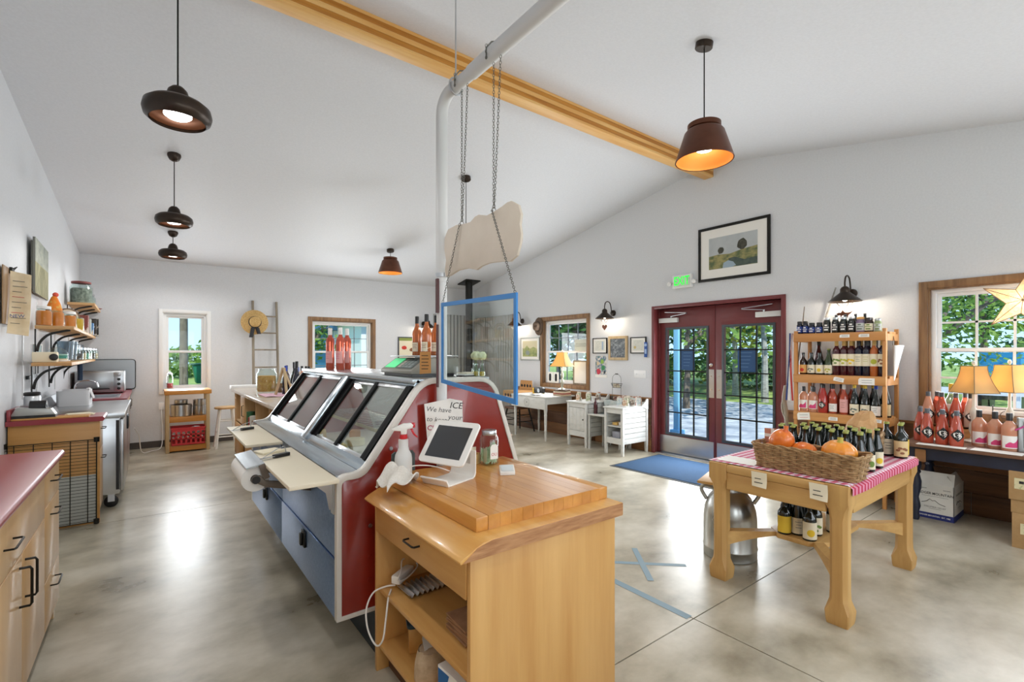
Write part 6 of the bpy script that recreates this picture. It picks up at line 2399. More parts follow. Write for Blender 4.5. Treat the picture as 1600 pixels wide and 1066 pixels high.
def wall_lamp(label, y, z, power, charm):
    t = thing('wall_lamp', label, 'wall lamp', (RX, y, z), RW, 'barn wall lamps')
    b = MB()
    b.cyl((0.0, 0, 0.10), (0, -0.03, 0.10), 0.05, 0.045, 20)
    part('back_plate', b, M_BRONZE, t, 0.004)
    b = MB()
    b.tube(smooth_path([(0, -0.02, 0.10), (0, -0.05, 0.13), (0, -0.065, 0.20), (0, -0.09, 0.255), (0, -0.14, 0.275), (0, -0.19, 0.255), (0, -0.21, 0.20), (0, -0.21, 0.15)], 6), 0.008, 8)
    part('gooseneck', b, M_BRONZE, t)
    b = MB()
    b.lathe([(0.148, 0.0), (0.15, 0.004), (0.045, 0.095), (0.045, 0.10), (0.035, 0.10), (0.035, 0.094), (0.14, 0.003)], 32, (0, -0.21, 0))
    sh = part('shade', b, M_BRONZE, t)
    b = MB()
    b.lathe([(0.139, 0.005), (0.034, 0.0935), (0, 0.0935)], 32, (0, -0.21, 0))
    part('shade_lining', b, mat('lamp_lining_white', '#d9d2c2', 0.5), sh)
    b = MB()
    b.lathe([(0.04, 0.095), (0.042, 0.10), (0.042, 0.13), (0.03, 0.15), (0.012, 0.16), (0, 0.16)], 20, (0, -0.21, 0))
    part('socket_cap', b, M_BRONZE, t)
    b = MB()
    b.ball((0, -0.21, 0.035), 0.03, 14, 10)
    part('bulb', b, M_BULB, t)
    b = MB()
    for k in range(4):
        a = k * PI / 4
        b.tube([(0.075 * math.cos(a) * math.cos(s), -0.21 + 0.075 * math.sin(a) * math.cos(s), 0.005 - 0.06 * math.sin(s)) for s in [PI * i / 10 for i in range(11)]], 0.002, 5)
    part('bulb_guard', b, M_BRONZE, t)
    b = MB()
    if charm == 'heart':
        P = [(0, -0.05), (0.05, 0.0), (0.045, 0.03), (0.022, 0.037), (0, 0.015), (-0.022, 0.037), (-0.045, 0.03), (-0.05, 0.0)]
    elif charm == 'star':
        P = [(0.045 * (1 if i % 2 == 0 else 0.42) * math.sin(PI * i / 5), 0.045 * (1 if i % 2 == 0 else 0.42) * math.cos(PI * i / 5)) for i in range(10)]
    else:
        P = [(-0.075, 0.01), (-0.06, -0.01), (-0.04, -0.005), (-0.035, -0.035), (-0.025, -0.01), (0.015, -0.012), (0.025, -0.035), (0.032, -0.008), (0.05, 0.005), (0.072, 0.035), (0.05, 0.022), (0.03, 0.018), (0.0, 0.02), (-0.02, 0.045), (-0.035, 0.018), (-0.055, 0.02)]
    b.prism([(p[0], p[1] - 0.13) for p in P], 'xz', -0.214, -0.208)
    b.cyl((0, -0.21, -0.105), (0, -0.21, -0.055), 0.001, n=4)
    part('charm', b, M_RUST, t)
    light('lamp_light', 'POINT', (0, -0.21, -0.02), power, WARM, 0.03, parent=t)
    return t


PD = 23
pendant('dome', 'dark dome pendant lamp nearest the camera over the aisle', 0.12, 3.27, 2.75, PD)
pendant('dome', 'dark dome pendant lamp above the aisle, middle one of three', 0.19, 6.01, 2.765, PD)
pendant('dome', 'dark dome pendant lamp farthest down the aisle', 0.24, 8.04, 2.765, PD)
pendant('bucket', 'rust brown bucket pendant lamp near the door wall', 3.14, 1.89, 2.82, PD)
pendant('bucket', 'rust brown bucket pendant lamp at the far wall end', 3.20, 7.62, 2.80, PD)
pendant('bucket', 'rust brown bucket pendant lamp behind the hanging board', 3.144, 5.12, 2.64, PD)
pendant('dome', 'dark dome pendant lamp above the camera', 0.15, 0.6, 2.76, PD)  # unseen lamp, added along the row to light the room
pendant('bucket', 'rust brown bucket pendant lamp behind the camera', 3.14, -0.9, 2.6, PD)  # also added out of view for more room light
wall_lamp('bronze barn wall lamp with a heart charm by the frames', 5.12, 2.0, 4, 'heart')
wall_lamp('bronze barn wall lamp at the corner over the watercolour', 7.46, 2.0, 4, 'star')
wall_lamp('bronze barn wall lamp with a flying pig charm over the wine shelf', 1.86, 1.985, 5, 'pig')
t = wall_lamp('bronze barn wall lamp with a star charm on the far wall', 0, 2.0, 4, 'star')
t.location = (4.62, BY, 1.99)
t.rotation_euler = (0, 0, 0)

# ================================================================ door wall: frames, signs
t = thing('exit_sign', 'green EXIT sign with emergency heads above the double door', 'exit sign', (RX, 3.86, 2.36), RW)
b = MB()
b.box(-0.15, -0.05, 0, 0.15, 0.0, 0.185)
part('housing', b, M_WHITE, t, 0.006)
b = MB()
b.box(-0.125, -0.053, 0.025, 0.125, -0.0502, 0.165)
fc = part('face', b, mat('exit_face', '#cfe9cf', 0.4), t)
text('EXIT', 0.165, mat('exit_green', '#22e03c', 0.4, emit=0.9), fc, (0, -0.0536, 0.095), bold=0.015, sx=0.72)
for s in (-1, 1):
    b = MB()
    b.cyl((s * 0.15, -0.03, 0.06), (s * 0.18, -0.035, 0.07), 0.007, n=8)
    b.cyl((s * 0.19, -0.02, 0.08), (s * 0.19, -0.07, 0.07), 0.02, 0.03, 14)
    part('emergency_head', b, M_WHITE, t)


def framed(name, label, y, z0, w, h, fw, fm, mat_w, art, depth=0.025, cat='picture', loc=None, rz=RW):
    """art: list of (poly, material) in picture coordinates -1..1, 0..1 kept inside the mat"""
    t = thing(name, label, cat, loc or (RX, y, z0), rz)
    b = MB()
    b.rframe(-w / 2, 0, w / 2, h, fw, -depth, -0.001)
    part('frame', b, fm, t, 0.002)
    b = MB()
    b.box(-w / 2 + fw, -depth * 0.6, fw, w / 2 - fw, -0.002, h - fw)
    mt = part('mount', b, M_PAPER, t)
    x0, x1, z0_, z1_ = -w / 2 + fw + mat_w, w / 2 - fw - mat_w, fw + mat_w, h - fw - mat_w
    for k, (poly, m) in enumerate(art):
        b = MB()
        P = [(x0 + (x1 - x0) * p[0], z0_ + (z1_ - z0_) * p[1]) for p in poly]
        b.prism(P, 'xz', -depth * 0.6 - 0.0006 * (k + 1), -depth * 0.6 - 0.0006 * k)
        part('print', b, m, mt, smooth=False)
    return t


R01 = [(0, 0), (1, 0), (1, 1), (0, 1)]
A_SKY = mat('print_sky', '#aab0b2', 0.6, c2='#c0c5c6', sc=(2, 2, 2))
A_FIELD = mat('print_field', '#5d6a48', 0.7, c2='#a39a66', sc=(9, 9, 14), lo=0.4, hi=0.6)
A_WATER = mat('print_water', '#9fb3c2', 0.4)
A_TREE = mat('print_tree', '#3c3d36', 0.8, c2='#56554a', sc=(30, 30, 30))
A_DARK = mat('print_bank', '#3d4c48', 0.7, c2='#566259', sc=(14, 14, 14))


def blob(cx, cz, r, n=14, sx=1.0, seed=1):
    q = random.Random(seed)
    return [(cx + r * sx * math.cos(2 * PI * i / n) * q.uniform(0.85, 1.1), cz + r * math.sin(2 * PI * i / n) * q.uniform(0.85, 1.1)) for i in range(n)]


framed('landscape_photo', 'large black framed photo of a marsh landscape above the door', 3.157, 2.405, 0.935, 0.71, 0.035, M_BLK, 0.115,
       [(R01, A_SKY), ([(0, 0), (1, 0), (1, 0.55), (0.7, 0.5), (0.45, 0.42), (0.2, 0.45), (0, 0.42)], A_FIELD),
        ([(0.42, 0.28), (0.55, 0.3), (0.75, 0.18), (1, 0.22), (1, 0.02), (0.6, 0.0), (0.45, 0.12)], A_DARK),
        (blob(0.70, 0.66, 0.17, sx=0.62, seed=4), A_TREE), (blob(0.26, 0.56, 0.11, sx=0.6, seed=5), A_TREE),
        ([(0.30, 0.0), (0.32, 0.16), (0.42, 0.22), (0.52, 0.16), (0.58, 0.04), (0.5, 0)], A_WATER)])
framed('certificate', 'black framed certificate left of the wood framed photo', 5.40, 1.455, 0.31, 0.255, 0.014, M_BLK, 0.03,
       [(R01, mat('cert_paper', '#dcdcd2', 0.8, c2='#c9ccc4', sc=(30, 30, 30))), ([(0.7, 0.1), (0.85, 0.1), (0.85, 0.9), (0.7, 0.9)], mat('cert_blue', '#9fb4cc', 0.8))])
framed('ridge_photo', 'pale wood framed dark photograph under the heart lamp', 5.02, 1.35, 0.385, 0.38, 0.042, wood('pale_frame', '#a98f63', '#c9b189', 'z'), 0.0,
       [(R01, mat('photo_dark', '#4c545c', 0.5, c2='#9da3a6', sc=(25, 25, 25), lo=0.45, hi=0.7))])
framed('certificate', 'black framed certificate beside the maroon door', 4.625, 1.455, 0.29, 0.25, 0.014, M_BLK, 0.03,
       [(R01, mat('cert_paper', '#dcdcd2', 0.8, c2='#c9ccc4', sc=(30, 30, 30))), (circ(0.2, 0.3, 0.14, 12, 0.8), mat('cert_gold', '#c9b377', 0.6))])
t = thing('award_ribbon', 'blue award ribbon pinned beside the maroon door', 'ribbon', (RX - 0.026, 4.478, 1.40), RW)
b = MB()
b.box(-0.028, -0.003, 0, 0.028, 0, 0.225)
part('ribbon', b, mat('ribbon_blue', '#1f4f9a', 0.5), t, 0.001)
b = MB()
b.cyl((0, -0.003, 0.18), (0, -0.006, 0.18), 0.022, n=16)
b.box(-0.016, -0.004, 0.05, 0.016, -0.003, 0.12)
part('badge', b, mat('ribbon_pale', '#9fb9dd', 0.5), t)
t = thing('calendar', 'colourful wall calendar hung below the certificate', 'calendar', (RX, 5.385, 1.02), RW)
b = MB()
b.box(-0.125, -0.006, 0.04, 0.125, -0.0005, 0.40)
part('page', b, M_PAPER, t)
b = MB()
b.box(-0.118, -0.0068, 0.09, 0.118, -0.0062, 0.395)
part('print', b, mat('calendar_print', '#7aa06a', 0.7, c2='#e4dfd2', sc=(22, 22, 22), c3='#4f6f8f', lo=0.3, hi=0.62), t)
for k, (x, z, s, c) in enumerate(((-0.05, 0.14, 0.05, '#c2364a'), (0.05, 0.2, 0.045, '#3c8a5a'), (0.03, 0.3, 0.04, '#8fb84f'), (-0.06, 0.27, 0.035, '#d9c9a6'), (0.08, 0.13, 0.025, '#2d3440'))):
    b = MB()
    b.prism(blob(x, z, s, 12, 0.9, k), 'xz', -0.0074, -0.0069)
    part('print', b, mat('cal_%d' % k, c, 0.7), t, smooth=False)
framed('watercolour', 'silver framed landscape watercolour near the corner lamp', 7.22, 1.325, 0.58, 0.445, 0.02, mat('silver_frame', '#aeb3b0', 0.4, 0.5), 0.05,
       [(R01, mat('wc_pale', '#d7cfae', 0.8)), ([(0, 0), (1, 0), (1, 0.5), (0.75, 0.62), (0.5, 0.5), (0.3, 0.72), (0.1, 0.5), (0, 0.55)], mat('wc_green', '#7c8f5c', 0.8, c2='#b7b97f', sc=(12, 12, 12))),
        (blob(0.35, 0.25, 0.16, seed=8), mat('wc_grey', '#8f9a94', 0.8))])
t = thing('light_switch', 'white four gang light switch plate beside the door', 'switch', (RX, 4.60, 1.085), RW)
b = MB()
b.box(-0.11, -0.006, 0, 0.11, 0, 0.115)
part('plate', b, M_VINYL, t, 0.002)
for k in range(4):
    b = MB()
    b.box(-0.088 + k * 0.046 + 0.014, -0.014, 0.045, -0.088 + k * 0.046 + 0.024, -0.006, 0.07)
    part('toggle', b, M_VINYL, t, 0.001)
framed('wall_poster', 'dark framed chart poster on the far wall under the star lamp', 0, 0, 0.62, 0.45, 0.02, mat('dark_frame', '#3a3f47', 0.5), 0.0,
       [(R01, M_CREAM), ([(0, 0.85), (1, 0.85), (1, 1), (0, 1)], mat('poster_olive', '#8d9a4c', 0.7)),
        (blob(0.2, 0.5, 0.1, seed=3), ART['red']), (blob(0.5, 0.4, 0.1, seed=2), ART['brown']), (blob(0.78, 0.5, 0.1, seed=6), ART['green'])], loc=(4.35, BY, 1.35), rz=0, cat='poster')
# fedora on the window casing
t = thing('fedora_hat', 'brown felt hat hung on the corner of the window casing', 'hat', (RX - 0.03, 6.93, 1.97), RW)
b = MB()
n = 24
v, f = [], []
prof = [(0.0, -0.13), (0.05, -0.125), (0.075, -0.10), (0.085, -0.03), (0.10, -0.018), (0.15, -0.012), (0.155, -0.004), (0.1, -0.006), (0, -0.006)]
for r, y in prof:
    for i in range(n):
        a = 2 * PI * i / n
        dent = 0.02 * math.exp(-(math.sin(a)) ** 2 * 6) if y < -0.1 else 0
        v.append((r * 0.82 * math.cos(a), y + dent, r * 1.1 * math.sin(a)))
for k in range(len(prof) - 1):
    for i in range(n):
        j = (i + 1) % n
        f.append((k * n + i, k * n + j, (k + 1) * n + j, (k + 1) * n + i))
b.add(v, f)
part('hat', b, mat('brown_felt', '#5b4a3d', 0.9, c2='#6d5a4a', sc=(20, 20, 20)), t)
b = MB()
b.tube([(0.086 * 0.82 * math.cos(a), -0.035, 0.086 * 1.1 * math.sin(a)) for a in [2 * PI * i / 20 for i in range(20)]], 0.007, 5, True)
part('band', b, M_BLKP, t)
# door mat
t = thing('door_mat', 'blue grey entrance mat with a dark rubber border', 'mat', (5.29, 3.49, 0))
b = wb(t)
b.prism([(4.735, 4.18), (5.845, 4.23), (5.845, 2.76), (4.79, 2.76)], 'xy', 0.0, 0.004)
part('border', b, mat('rubber_grey', '#474c50', 0.8), t, 0.001)
b = wb(t)
b.prism([(4.785, 4.14), (5.80, 4.185), (5.80, 2.81), (4.835, 2.81)], 'xy', 0.004, 0.009)
part('carpet', b, mat('mat_blue', '#22405f', 0.95, c2='#41658c', sc=(260, 260, 260), bump=0.6), t, 0.001)
# floor tape: an X and a stripe
M_FT = mat('blue_grey_tape', '#7f97a3', 0.6)
t = thing('floor_tape_cross', 'pale blue tape cross on the concrete floor', 'tape', (2.72, 2.08, 0))
for k, (p, q) in enumerate((((2.53, 2.262, 0.0009), (2.923, 1.894, 0.0009)), ((2.874, 2.295, 0.0016), (2.546, 1.901, 0.0016)))):
    b = wb(t)
    b.bar(p, q, 0.04, 0.0006)
    part('strip', b, M_FT, t)
b = MB()
b.box(-0.025, -0.29, 0.0004, 0.025, 0.29, 0.0012)
solo('floor_tape', b, M_FT, 'pale blue tape stripe laid along the floor joint', 'tape', (2.36, 1.80, 0))
# ================================================================ corner: corrugated metal and stove pipe
M_CORR = mat('galvanised', '#9a9893', 0.4, 0.6)


def corr(label, loc, rz, w, h):
    b = MB()
    n = int(w / 0.088) * 8
    b.sheet(lambda u, v: (w * (u - 0.5), -0.016 + 0.014 * math.cos(u * w / 0.088 * 2 * PI), h * v), n, 1, 0.001)
    solo('metal_cladding', b, M_CORR, label, 'metal panel', loc, rz, 'corrugated corner panels', angle=60)


corr('corrugated metal sheet on the far wall in the corner', (5.32, BY - 0.008, 0.11), 0, 0.95, 2.2)
corr('corrugated metal sheet on the door wall in the corner', (RX - 0.036, 8.42, 0.0), RW, 1.5, 2.25)
t = thing('stove_pipe', 'black stove pipe rising to the ceiling in the corner', 'stove pipe', (5.45, 8.75, 0.0))
b = MB()
b.cyl((0, 0, 0.78), (0, 0, roofz(8.75) - 0.0), 0.075, n=24)
part('flue', b, M_BLK, t)
b = MB()
b.cbox(0, 0, 0, 0.36, 0.36, 0.02)
part('ceiling_plate', b, M_BLK, t, loc=(0, 0, roofz(8.75) - 0.012), rot=(-math.atan(0.185), 0, 0))
b = MB()
b.box(-0.22, -0.22, 0.12, 0.22, 0.25, 0.76)
b.lathe([(0.08, 0.76), (0.08, 0.8)], 20)
part('stove_body', b, M_BLK, t, 0.01)
for x in (-0.18, 0.18):
    for y in (-0.18, 0.2):
        b = MB()
        b.cyl((x, y, 0), (x, y, 0.13), 0.018, 0.025, 10)
        part('leg', b, M_BLK, t)
b = MB()
b.box(-0.16, -0.235, 0.25, 0.16, -0.22, 0.62)
part('stove_door', b, M_BRONZE, t, 0.005)

# ================================================================ white drop-leaf table with lamp
M_WASH = mat('whitewash', '#cdcdc8', 0.6, c2='#b8b8b2', sc=(7, 7, 20), lo=0.5, hi=0.8)
TZ = 0.735
t = thing('drop_leaf_table', 'whitewashed drop leaf table with a ring emblem under the lamp', 'table', (5.5, 6.4, 0))
b = wb(t)
b.box(5.17, 5.93, TZ - 0.022, 5.84, 6.88, TZ)
part('top', b, M_WASH, t, 0.003)
b = wb(t)
b.box(5.165, 5.95, TZ - 0.21, 5.18, 6.86, TZ - 0.024)
lf = part('leaf', b, M_WASH, t, 0.003)
for r0, r1 in ((0.075, 0.068), (0.05, 0.045), (0.02, 0.0)):
    b = wb(t)
    nn = 28
    o = [(6.42 + r0 * math.cos(2 * PI * i / nn), TZ - 0.115 + r0 * math.sin(2 * PI * i / nn)) for i in range(nn)]
    i_ = [(6.42 + max(r1, 0.001) * math.cos(2 * PI * i / nn), TZ - 0.115 + max(r1, 0.001) * math.sin(2 * PI * i / nn)) for i in range(nn)]
    b.ring(o, i_, 'yz', 5.1635, 5.165)
    part('emblem_ring', b, mat('emblem_grey', '#9a9c98', 0.6), lf)
b = wb(t)
b.box(5.2, 5.97, TZ - 0.13, 5.8, 5.985, TZ - 0.022)
b.box(5.2, 6.825, TZ - 0.13, 5.8, 6.84, TZ - 0.022)
b.box(5.2, 5.98, TZ - 0.13, 5.215, 6.83, TZ - 0.022)
b.box(5.785, 5.98, TZ - 0.13, 5.8, 6.83, TZ - 0.022)
part('apron', b, M_WASH, t)
for x in (5.225, 5.775):
    for y in (5.995, 6.815):
        b = wb(t)
        b.lathe([(0, 0), (0.013, 0), (0.017, 0.05), (0.02, 0.16), (0.025, 0.17), (0.02, 0.18), (0.024, 0.4), (0.028, 0.43), (0.022, 0.44), (0.03, 0.5), (0.03, TZ - 0.03), (0, TZ - 0.03)], 14, (x, y, 0))
        part('leg', b, M_WASH, t)


def table_lamp(label, loc, hs, bw, tw, base_m, power, seg=None, shade_h=0.21, col='#e9cf95', z_sh=0.33):
    """lamp with a square bell shade; z_sh = height of the shade's lower edge"""
    t = thing('table_lamp', label, 'lamp', loc, 0.3 if seg is None else seg, 'table lamps')
    b = MB()
    b.lathe([(0, 0), (0.065, 0), (0.07, 0.012), (0.05, 0.022), (0.025, 0.03), (0.018, 0.06), (0.032, 0.10), (0.03, 0.15), (0.015, 0.19), (0.024, 0.22), (0.028, 0.26), (0.012, 0.30), (0.009, z_sh + 0.06), (0, z_sh + 0.06)], 20)
    part('base', b, base_m, t)
    n = 10
    v, f = [], []
    for th in (0.0, 0.003):
        for k in range(n + 1):
            s = k / n
            w = tw + (bw - tw) * (1 - s) ** 1.7 - th
            for sx, sy in ((-1, -1), (1, -1), (1, 1), (-1, 1)):
                v.append((sx * w, sy * w, z_sh + shade_h * s))
    N = 4 * (n + 1)
    for th in (0, N):
        for k in range(n):
            for i in range(4):
                j = (i + 1) % 4
                f.append((th + k * 4 + i, th + k * 4 + j, th + (k + 1) * 4 + j, th + (k + 1) * 4 + i))
    b = MB()
    b.add(v, f)
    sh = part('shade', b, mat('lit_shade', '#e8d2a0', 0.7, c2='#e0c083', sc=(3, 3, 3), translucent=0.65), t)
    b = MB()
    for sx, sy in ((-1, -1), (1, -1), (1, 1), (-1, 1)):
        b.tube([(sx * (tw + (bw - tw) * (1 - k / n) ** 1.7), sy * (tw + (bw - tw) * (1 - k / n) ** 1.7), z_sh + shade_h * k / n) for k in range(n + 1)], 0.003, 5)
    for z, w in ((z_sh, bw), (z_sh + shade_h, tw)):
        b.tube([(-w, -w, z), (w, -w, z), (w, w, z), (-w, w, z)], 0.003, 5, True)
    part('piping', b, mat('shade_piping', '#8d7a58', 0.7), sh)
    b = MB()
    b.cyl((0, 0, z_sh + shade_h - 0.01), (0, 0, z_sh + shade_h + 0.012), 0.004, n=8)
    b.ball((0, 0, z_sh + shade_h + 0.026), 0.014, 10, 8, sz=1.4)
    b.cyl((-tw, 0, z_sh + shade_h - 0.004), (tw, 0, z_sh + shade_h - 0.004), 0.002, n=5)
    b.cyl((0, -tw, z_sh + shade_h - 0.004), (0, tw, z_sh + shade_h - 0.004), 0.002, n=5)
    part('finial', b, base_m, t)
    b = MB()
    b.ball((0, 0, z_sh + 0.09), 0.028, 12, 8)
    part('bulb', b, M_BULB, t)
    light('lamp_light', 'POINT', (0, 0, z_sh + 0.09), power, WARM, 0.03, parent=t)
    return t


M_GLB = mat('mercury_glass', '#b9b7a6', 0.15, 0.5)
for k in range(4):
    b = MB()
    b.cbox(0, 0, 0.012, 0.2 - 0.012 * k, 0.27 - 0.016 * k, 0.024)
    solo('book', b, mat('book_%d' % k, ('#b8a488', '#9c5a4a', '#cdbfa4', '#5a4636')[k], 0.7), 'book under the lamp on the drop leaf table, %s from the bottom' % ORD[k], 'book', (5.62, 6.02, TZ + 0.0005 + 0.0245 * k), 0.15 * k - 0.2, 'books under the lamp', 0.002)
table_lamp('lit lamp with a bell shade on books by the corner window', (5.62, 6.02, TZ + 0.099), 0, 0.155, 0.065, M_GLB, 5, z_sh=0.40, shade_h=0.24)
t = thing('toy_camera', 'yellow toy camera beside the open book on the drop leaf table', 'toy', (5.52, 6.50, TZ + 0.0005), RW)
b = MB()
b.prism([(p[0], p[1] + 0.065) for p in rrect(0.12, 0.055, 0.03)], 'xz', -0.03, 0.03)
part('body', b, M_BLKP, t, 0.006)
b = MB()
b.box(-0.165, -0.028, 0.0, -0.12, 0.028, 0.1)
b.box(-0.165, -0.03, 0.0, 0.12, 0.03, 0.012)
part('grip', b, CAPC['yellow'], t, 0.006)
b = MB()
b.cyl((0.02, -0.03, 0.065), (0.02, -0.042, 0.065), 0.035, n=20)
part('lens', b, M_STEEL, t)
t = thing('open_book', 'open white guest book on the drop leaf table', 'book', (5.35, 6.30, TZ + 0.0005), RW + 0.1)
for s in (-1, 1):
    b = MB()
    b.sheet(lambda u, v: (s * 0.15 * u, -0.1 + 0.2 * v, 0.006 + 0.014 * math.sin(PI * min(1, u * 1.2)) ** 0.7), 8, 2, 0.005)
    part('pages', b, M_PAPER, t)
t = thing('art_carton', 'cardboard display box printed with dark pictures at the table end', 'box', (5.50, 7.10, 0.605), RW)
b = MB()
b.box(-0.2, -0.2, 0.0, 0.2, 0.2, 0.16)
part('box', b, mat('carton_brown', '#b98a55', 0.8), t, 0.003)
b = MB()
b.prism([(-0.2, 0.16), (0.2, 0.16), (0.18, 0.34), (-0.16, 0.34)], 'xz', 0.19, 0.196)
fl_ = part('lid_flap', b, mat('carton_brown', '#b98a55', 0.8), t)
for k in range(4):
    b = MB()
    b.prism(blob(-0.12 + 0.085 * k, 0.24, 0.03, 9, 1.0, k), 'xz', 0.1885, 0.1898)
    part('print', b, M_INK, fl_, smooth=False)
    b = MB()
    b.prism(blob(-0.12 + 0.085 * k, 0.08, 0.032, 9, 1.0, k + 9), 'xz', -0.2015, -0.2005)
    part('print', b, M_INK, t, smooth=False)
# dark stand below the carton: black windsor chair
t = thing('windsor_chair', 'black spindle chair with a brown seat beyond the drop leaf table', 'chair', (5.50, 7.10, 0), RW)
b = MB()
b.prism(rrect(0.2, 0.2, 0.08), 'xy', 0.43, 0.465)
part('seat', b, wood('chair_seat_brown', '#4a2e1c', '#6e4529', 'x'), t, 0.006)
for sx in (-1, 1):
    for sy in (-1, 1):
        b = MB()
        b.cyl((sx * 0.22, sy * 0.22, 0), (sx * 0.14, sy * 0.14, 0.435), 0.013, 0.018, 10)
        part('leg', b, M_BLK, t)
for z in (0.15, 0.27):
    b = MB()
    r = 0.22 - 0.08 * z / 0.435
    for s in (-1, 1):
        b.cyl((-r, s * r, z), (r, s * r, z), 0.008, n=8)
        b.cyl((s * r, -r, z + 0.05), (s * r, r, z + 0.05), 0.008, n=8)
    part('stretcher', b, M_BLK, t)
for k in range(5):
    b = MB()
    b.cyl((-0.14 + 0.07 * k, 0.16, 0.465), (-0.17 + 0.085 * k, 0.215, 0.585), 0.007, n=8)
    part('spindle', b, M_BLK, t)
b = MB()
b.tube([(-0.2, 0.215, 0.58), (0, 0.235, 0.59), (0.2, 0.215, 0.58)], 0.012, 8)
part('back_rail', b, M_BLK, t)
# CLOSED sign and frame on the window sill
t = thing('closed_sign', 'pale CLOSED sign hung in the corner window', 'sign', (RX + 0.025, 5.87, 1.50), RW)
b = MB()
b.prism([(p[0], p[1] + 0.10) for p in rrect(0.15, 0.10, 0.03)], 'xz', -0.002, 0.002)
pl = part('plate', b, mat('sign_pale', '#c9cfc4', 0.6), t)
text('CLOSED', 0.085, mat('sign_letters', '#7e8a80', 0.7), pl, (0, -0.0028, 0.10), sx=0.8)
framed('standing_frame', 'white framed picture leaning in the corner window', 0, 0, 0.34, 0.42, 0.025, M_GREYW, 0.03, [(R01, M_PAPER)], loc=(RX + 0.06, 5.91, 0.9145), cat='picture frame')
t = thing('sill_photos', 'pair of black and white photo cards on the window sill', 'photo', (RX + 0.02, 6.58, 0.9145), RW)
for k in range(2):
    b = MB()
    b.box(-0.16 + 0.16 * k, 0, 0, -0.01 + 0.16 * k, 0.004, 0.2)
    cd = part('card', b, M_PAPER, t)
    b = MB()
    b.prism([(p[0] - 0.085 + 0.16 * k, p[1] + 0.1) for p in rrect(0.03, 0.07, 0.028)], 'xz', -0.0015, -0.0003)
    part('print', b, M_INK, cd)

# ================================================================ two white plank-sided cabinets
def plank_cab(label, x0, x1, y0, y1, h, door):
    t = thing('plank_cabinet', label, 'cabinet', ((x0 + x1) / 2, (y0 + y1) / 2, 0))
    z0 = 0.16
    for x in (x0 + 0.02, x1 - 0.02):
        for y in (y0 + 0.02, y1 - 0.02):
            b = wb(t)
            b.prism([(x - 0.012, 0), (x + 0.012, 0), (x + 0.02, z0), (x + 0.02, h - 0.02), (x - 0.02, h - 0.02), (x - 0.02, z0)], 'xz', y - 0.02, y + 0.02)
            part('leg', b, M_WASH, t, 0.002)
    for y in (y0 + 0.012, y1 - 0.024):
        zz = z0
        k = 0
        while zz < h - 0.04:
            z1 = min(zz + 0.073, h - 0.025)
            b = wb(t)
            b.box(x0 + 0.04, y, zz + 0.003, x1 - 0.04, y + 0.012, z1 - 0.003)
            part('side_plank', b, M_WASH, t, 0.001)
            zz = z1
    b = wb(t)
    b.box(x0 - 0.012, y0 - 0.012, h - 0.022, x1 - 0.02, y1 + 0.012, h)
    part('top', b, M_WASH, t, 0.003)
    b = wb(t)
    b.box(x0 + 0.01, y0 + 0.03, z0 + 0.0, x0 + 0.025, y1 - 0.03, z0 + 0.085)
    part('rail', b, M_WASH, t)
    b = wb(t)
    b.box(x0 + 0.01, y0 + 0.03, h - 0.09, x0 + 0.025, y1 - 0.03, h - 0.022)
    part('rail', b, M_WASH, t)
    b = wb(t)
    b.box(x1 - 0.03, y0 + 0.03, z0, x1 - 0.02, y1 - 0.03, h - 0.022)
    part('back', b, M_WASH, t)
    b = wb(t)
    b.box(x0 + 0.03, y0 + 0.025, z0 + 0.06, x1 - 0.03, y1 - 0.025, z0 + 0.075)
    part('bottom', b, M_WASH, t)
    if door:
        n = 4
        w = (y1 - y0 - 0.09) / n
        d = None
        for k in range(n):
            b = wb(t)
            b.box(x0 + 0.002, y0 + 0.045 + k * w + 0.001, z0 + 0.09, x0 + 0.012, y0 + 0.045 + (k + 1) * w - 0.001, h - 0.095)
            if d is None:
                d = part('door', b, M_WASH, t, 0.001)
            else:
                part('door_plank', b, M_WASH, d, 0.001)
        b = wb(t)
        b.ball((x0 - 0.008, y0 + 0.065, z0 + 0.27), 0.011, 10, 8)
        part('knob', b, M_BLK, d)
    else:
        b = wb(t)
        b.box(x0 + 0.02, y0 + 0.025, 0.40, x1 - 0.03, y1 - 0.025, 0.415)
        part('shelf', b, M_WASH, t)
    b = wb(t)
    b.prism([(x1 - 0.04, h - 0.05), (x1 - 0.005, h - 0.05), (x1 - 0.005, h + 0.10), (x1 - 0.03, h + 0.105), (x1 - 0.07, h + 0.06), (x1 - 0.16, h)], 'xz', y0 - 0.008, y0 + 0.012)
    part('end_bracket', b, M_WASH, t, 0.002)
    b = wb(t)
    b.box(x1 - 0.02, y0, h, x1 - 0.008, y1, h + 0.05)
    part('upstand', b, M_WASH, t)
    return t


plank_cab('whitewashed plank cabinet with a door and black knob', 5.325, 5.855, 5.165, 5.585, 0.70, True)
plank_cab('whitewashed open plank cabinet beside the door', 5.285, 5.855, 4.42, 4.765, 0.685, False)
t = thing('bench_board', 'white board bridging the two plank cabinets', 'shelf', (5.5, 4.965, 0))
b = wb(t)
b.box(5.33, 4.785, 0.515, 5.70, 5.145, 0.535)
part('board', b, M_WASH, t, 0.003)
for x in (5.36, 5.67):
    for y in (4.80, 5.13):
        b = wb(t)
        b.cbox(x, y, 0.2575, 0.025, 0.025, 0.515)
        part('leg', b, M_WASH, t)
t = thing('side_table', 'small table under a pale scalloped cloth between the cabinets', 'table', (5.77, 4.965, 0))
b = wb(t)
b.box(5.71, 4.79, 0.70, 5.85, 5.14, 0.715)
part('top', b, M_WASH, t)
for y in (4.80, 5.13):
    for x in (5.72, 5.84):
        b = wb(t)
        b.cbox(x, y, 0.35, 0.02, 0.02, 0.70)
        part('leg', b, M_WASH, t)
b = wb(t)
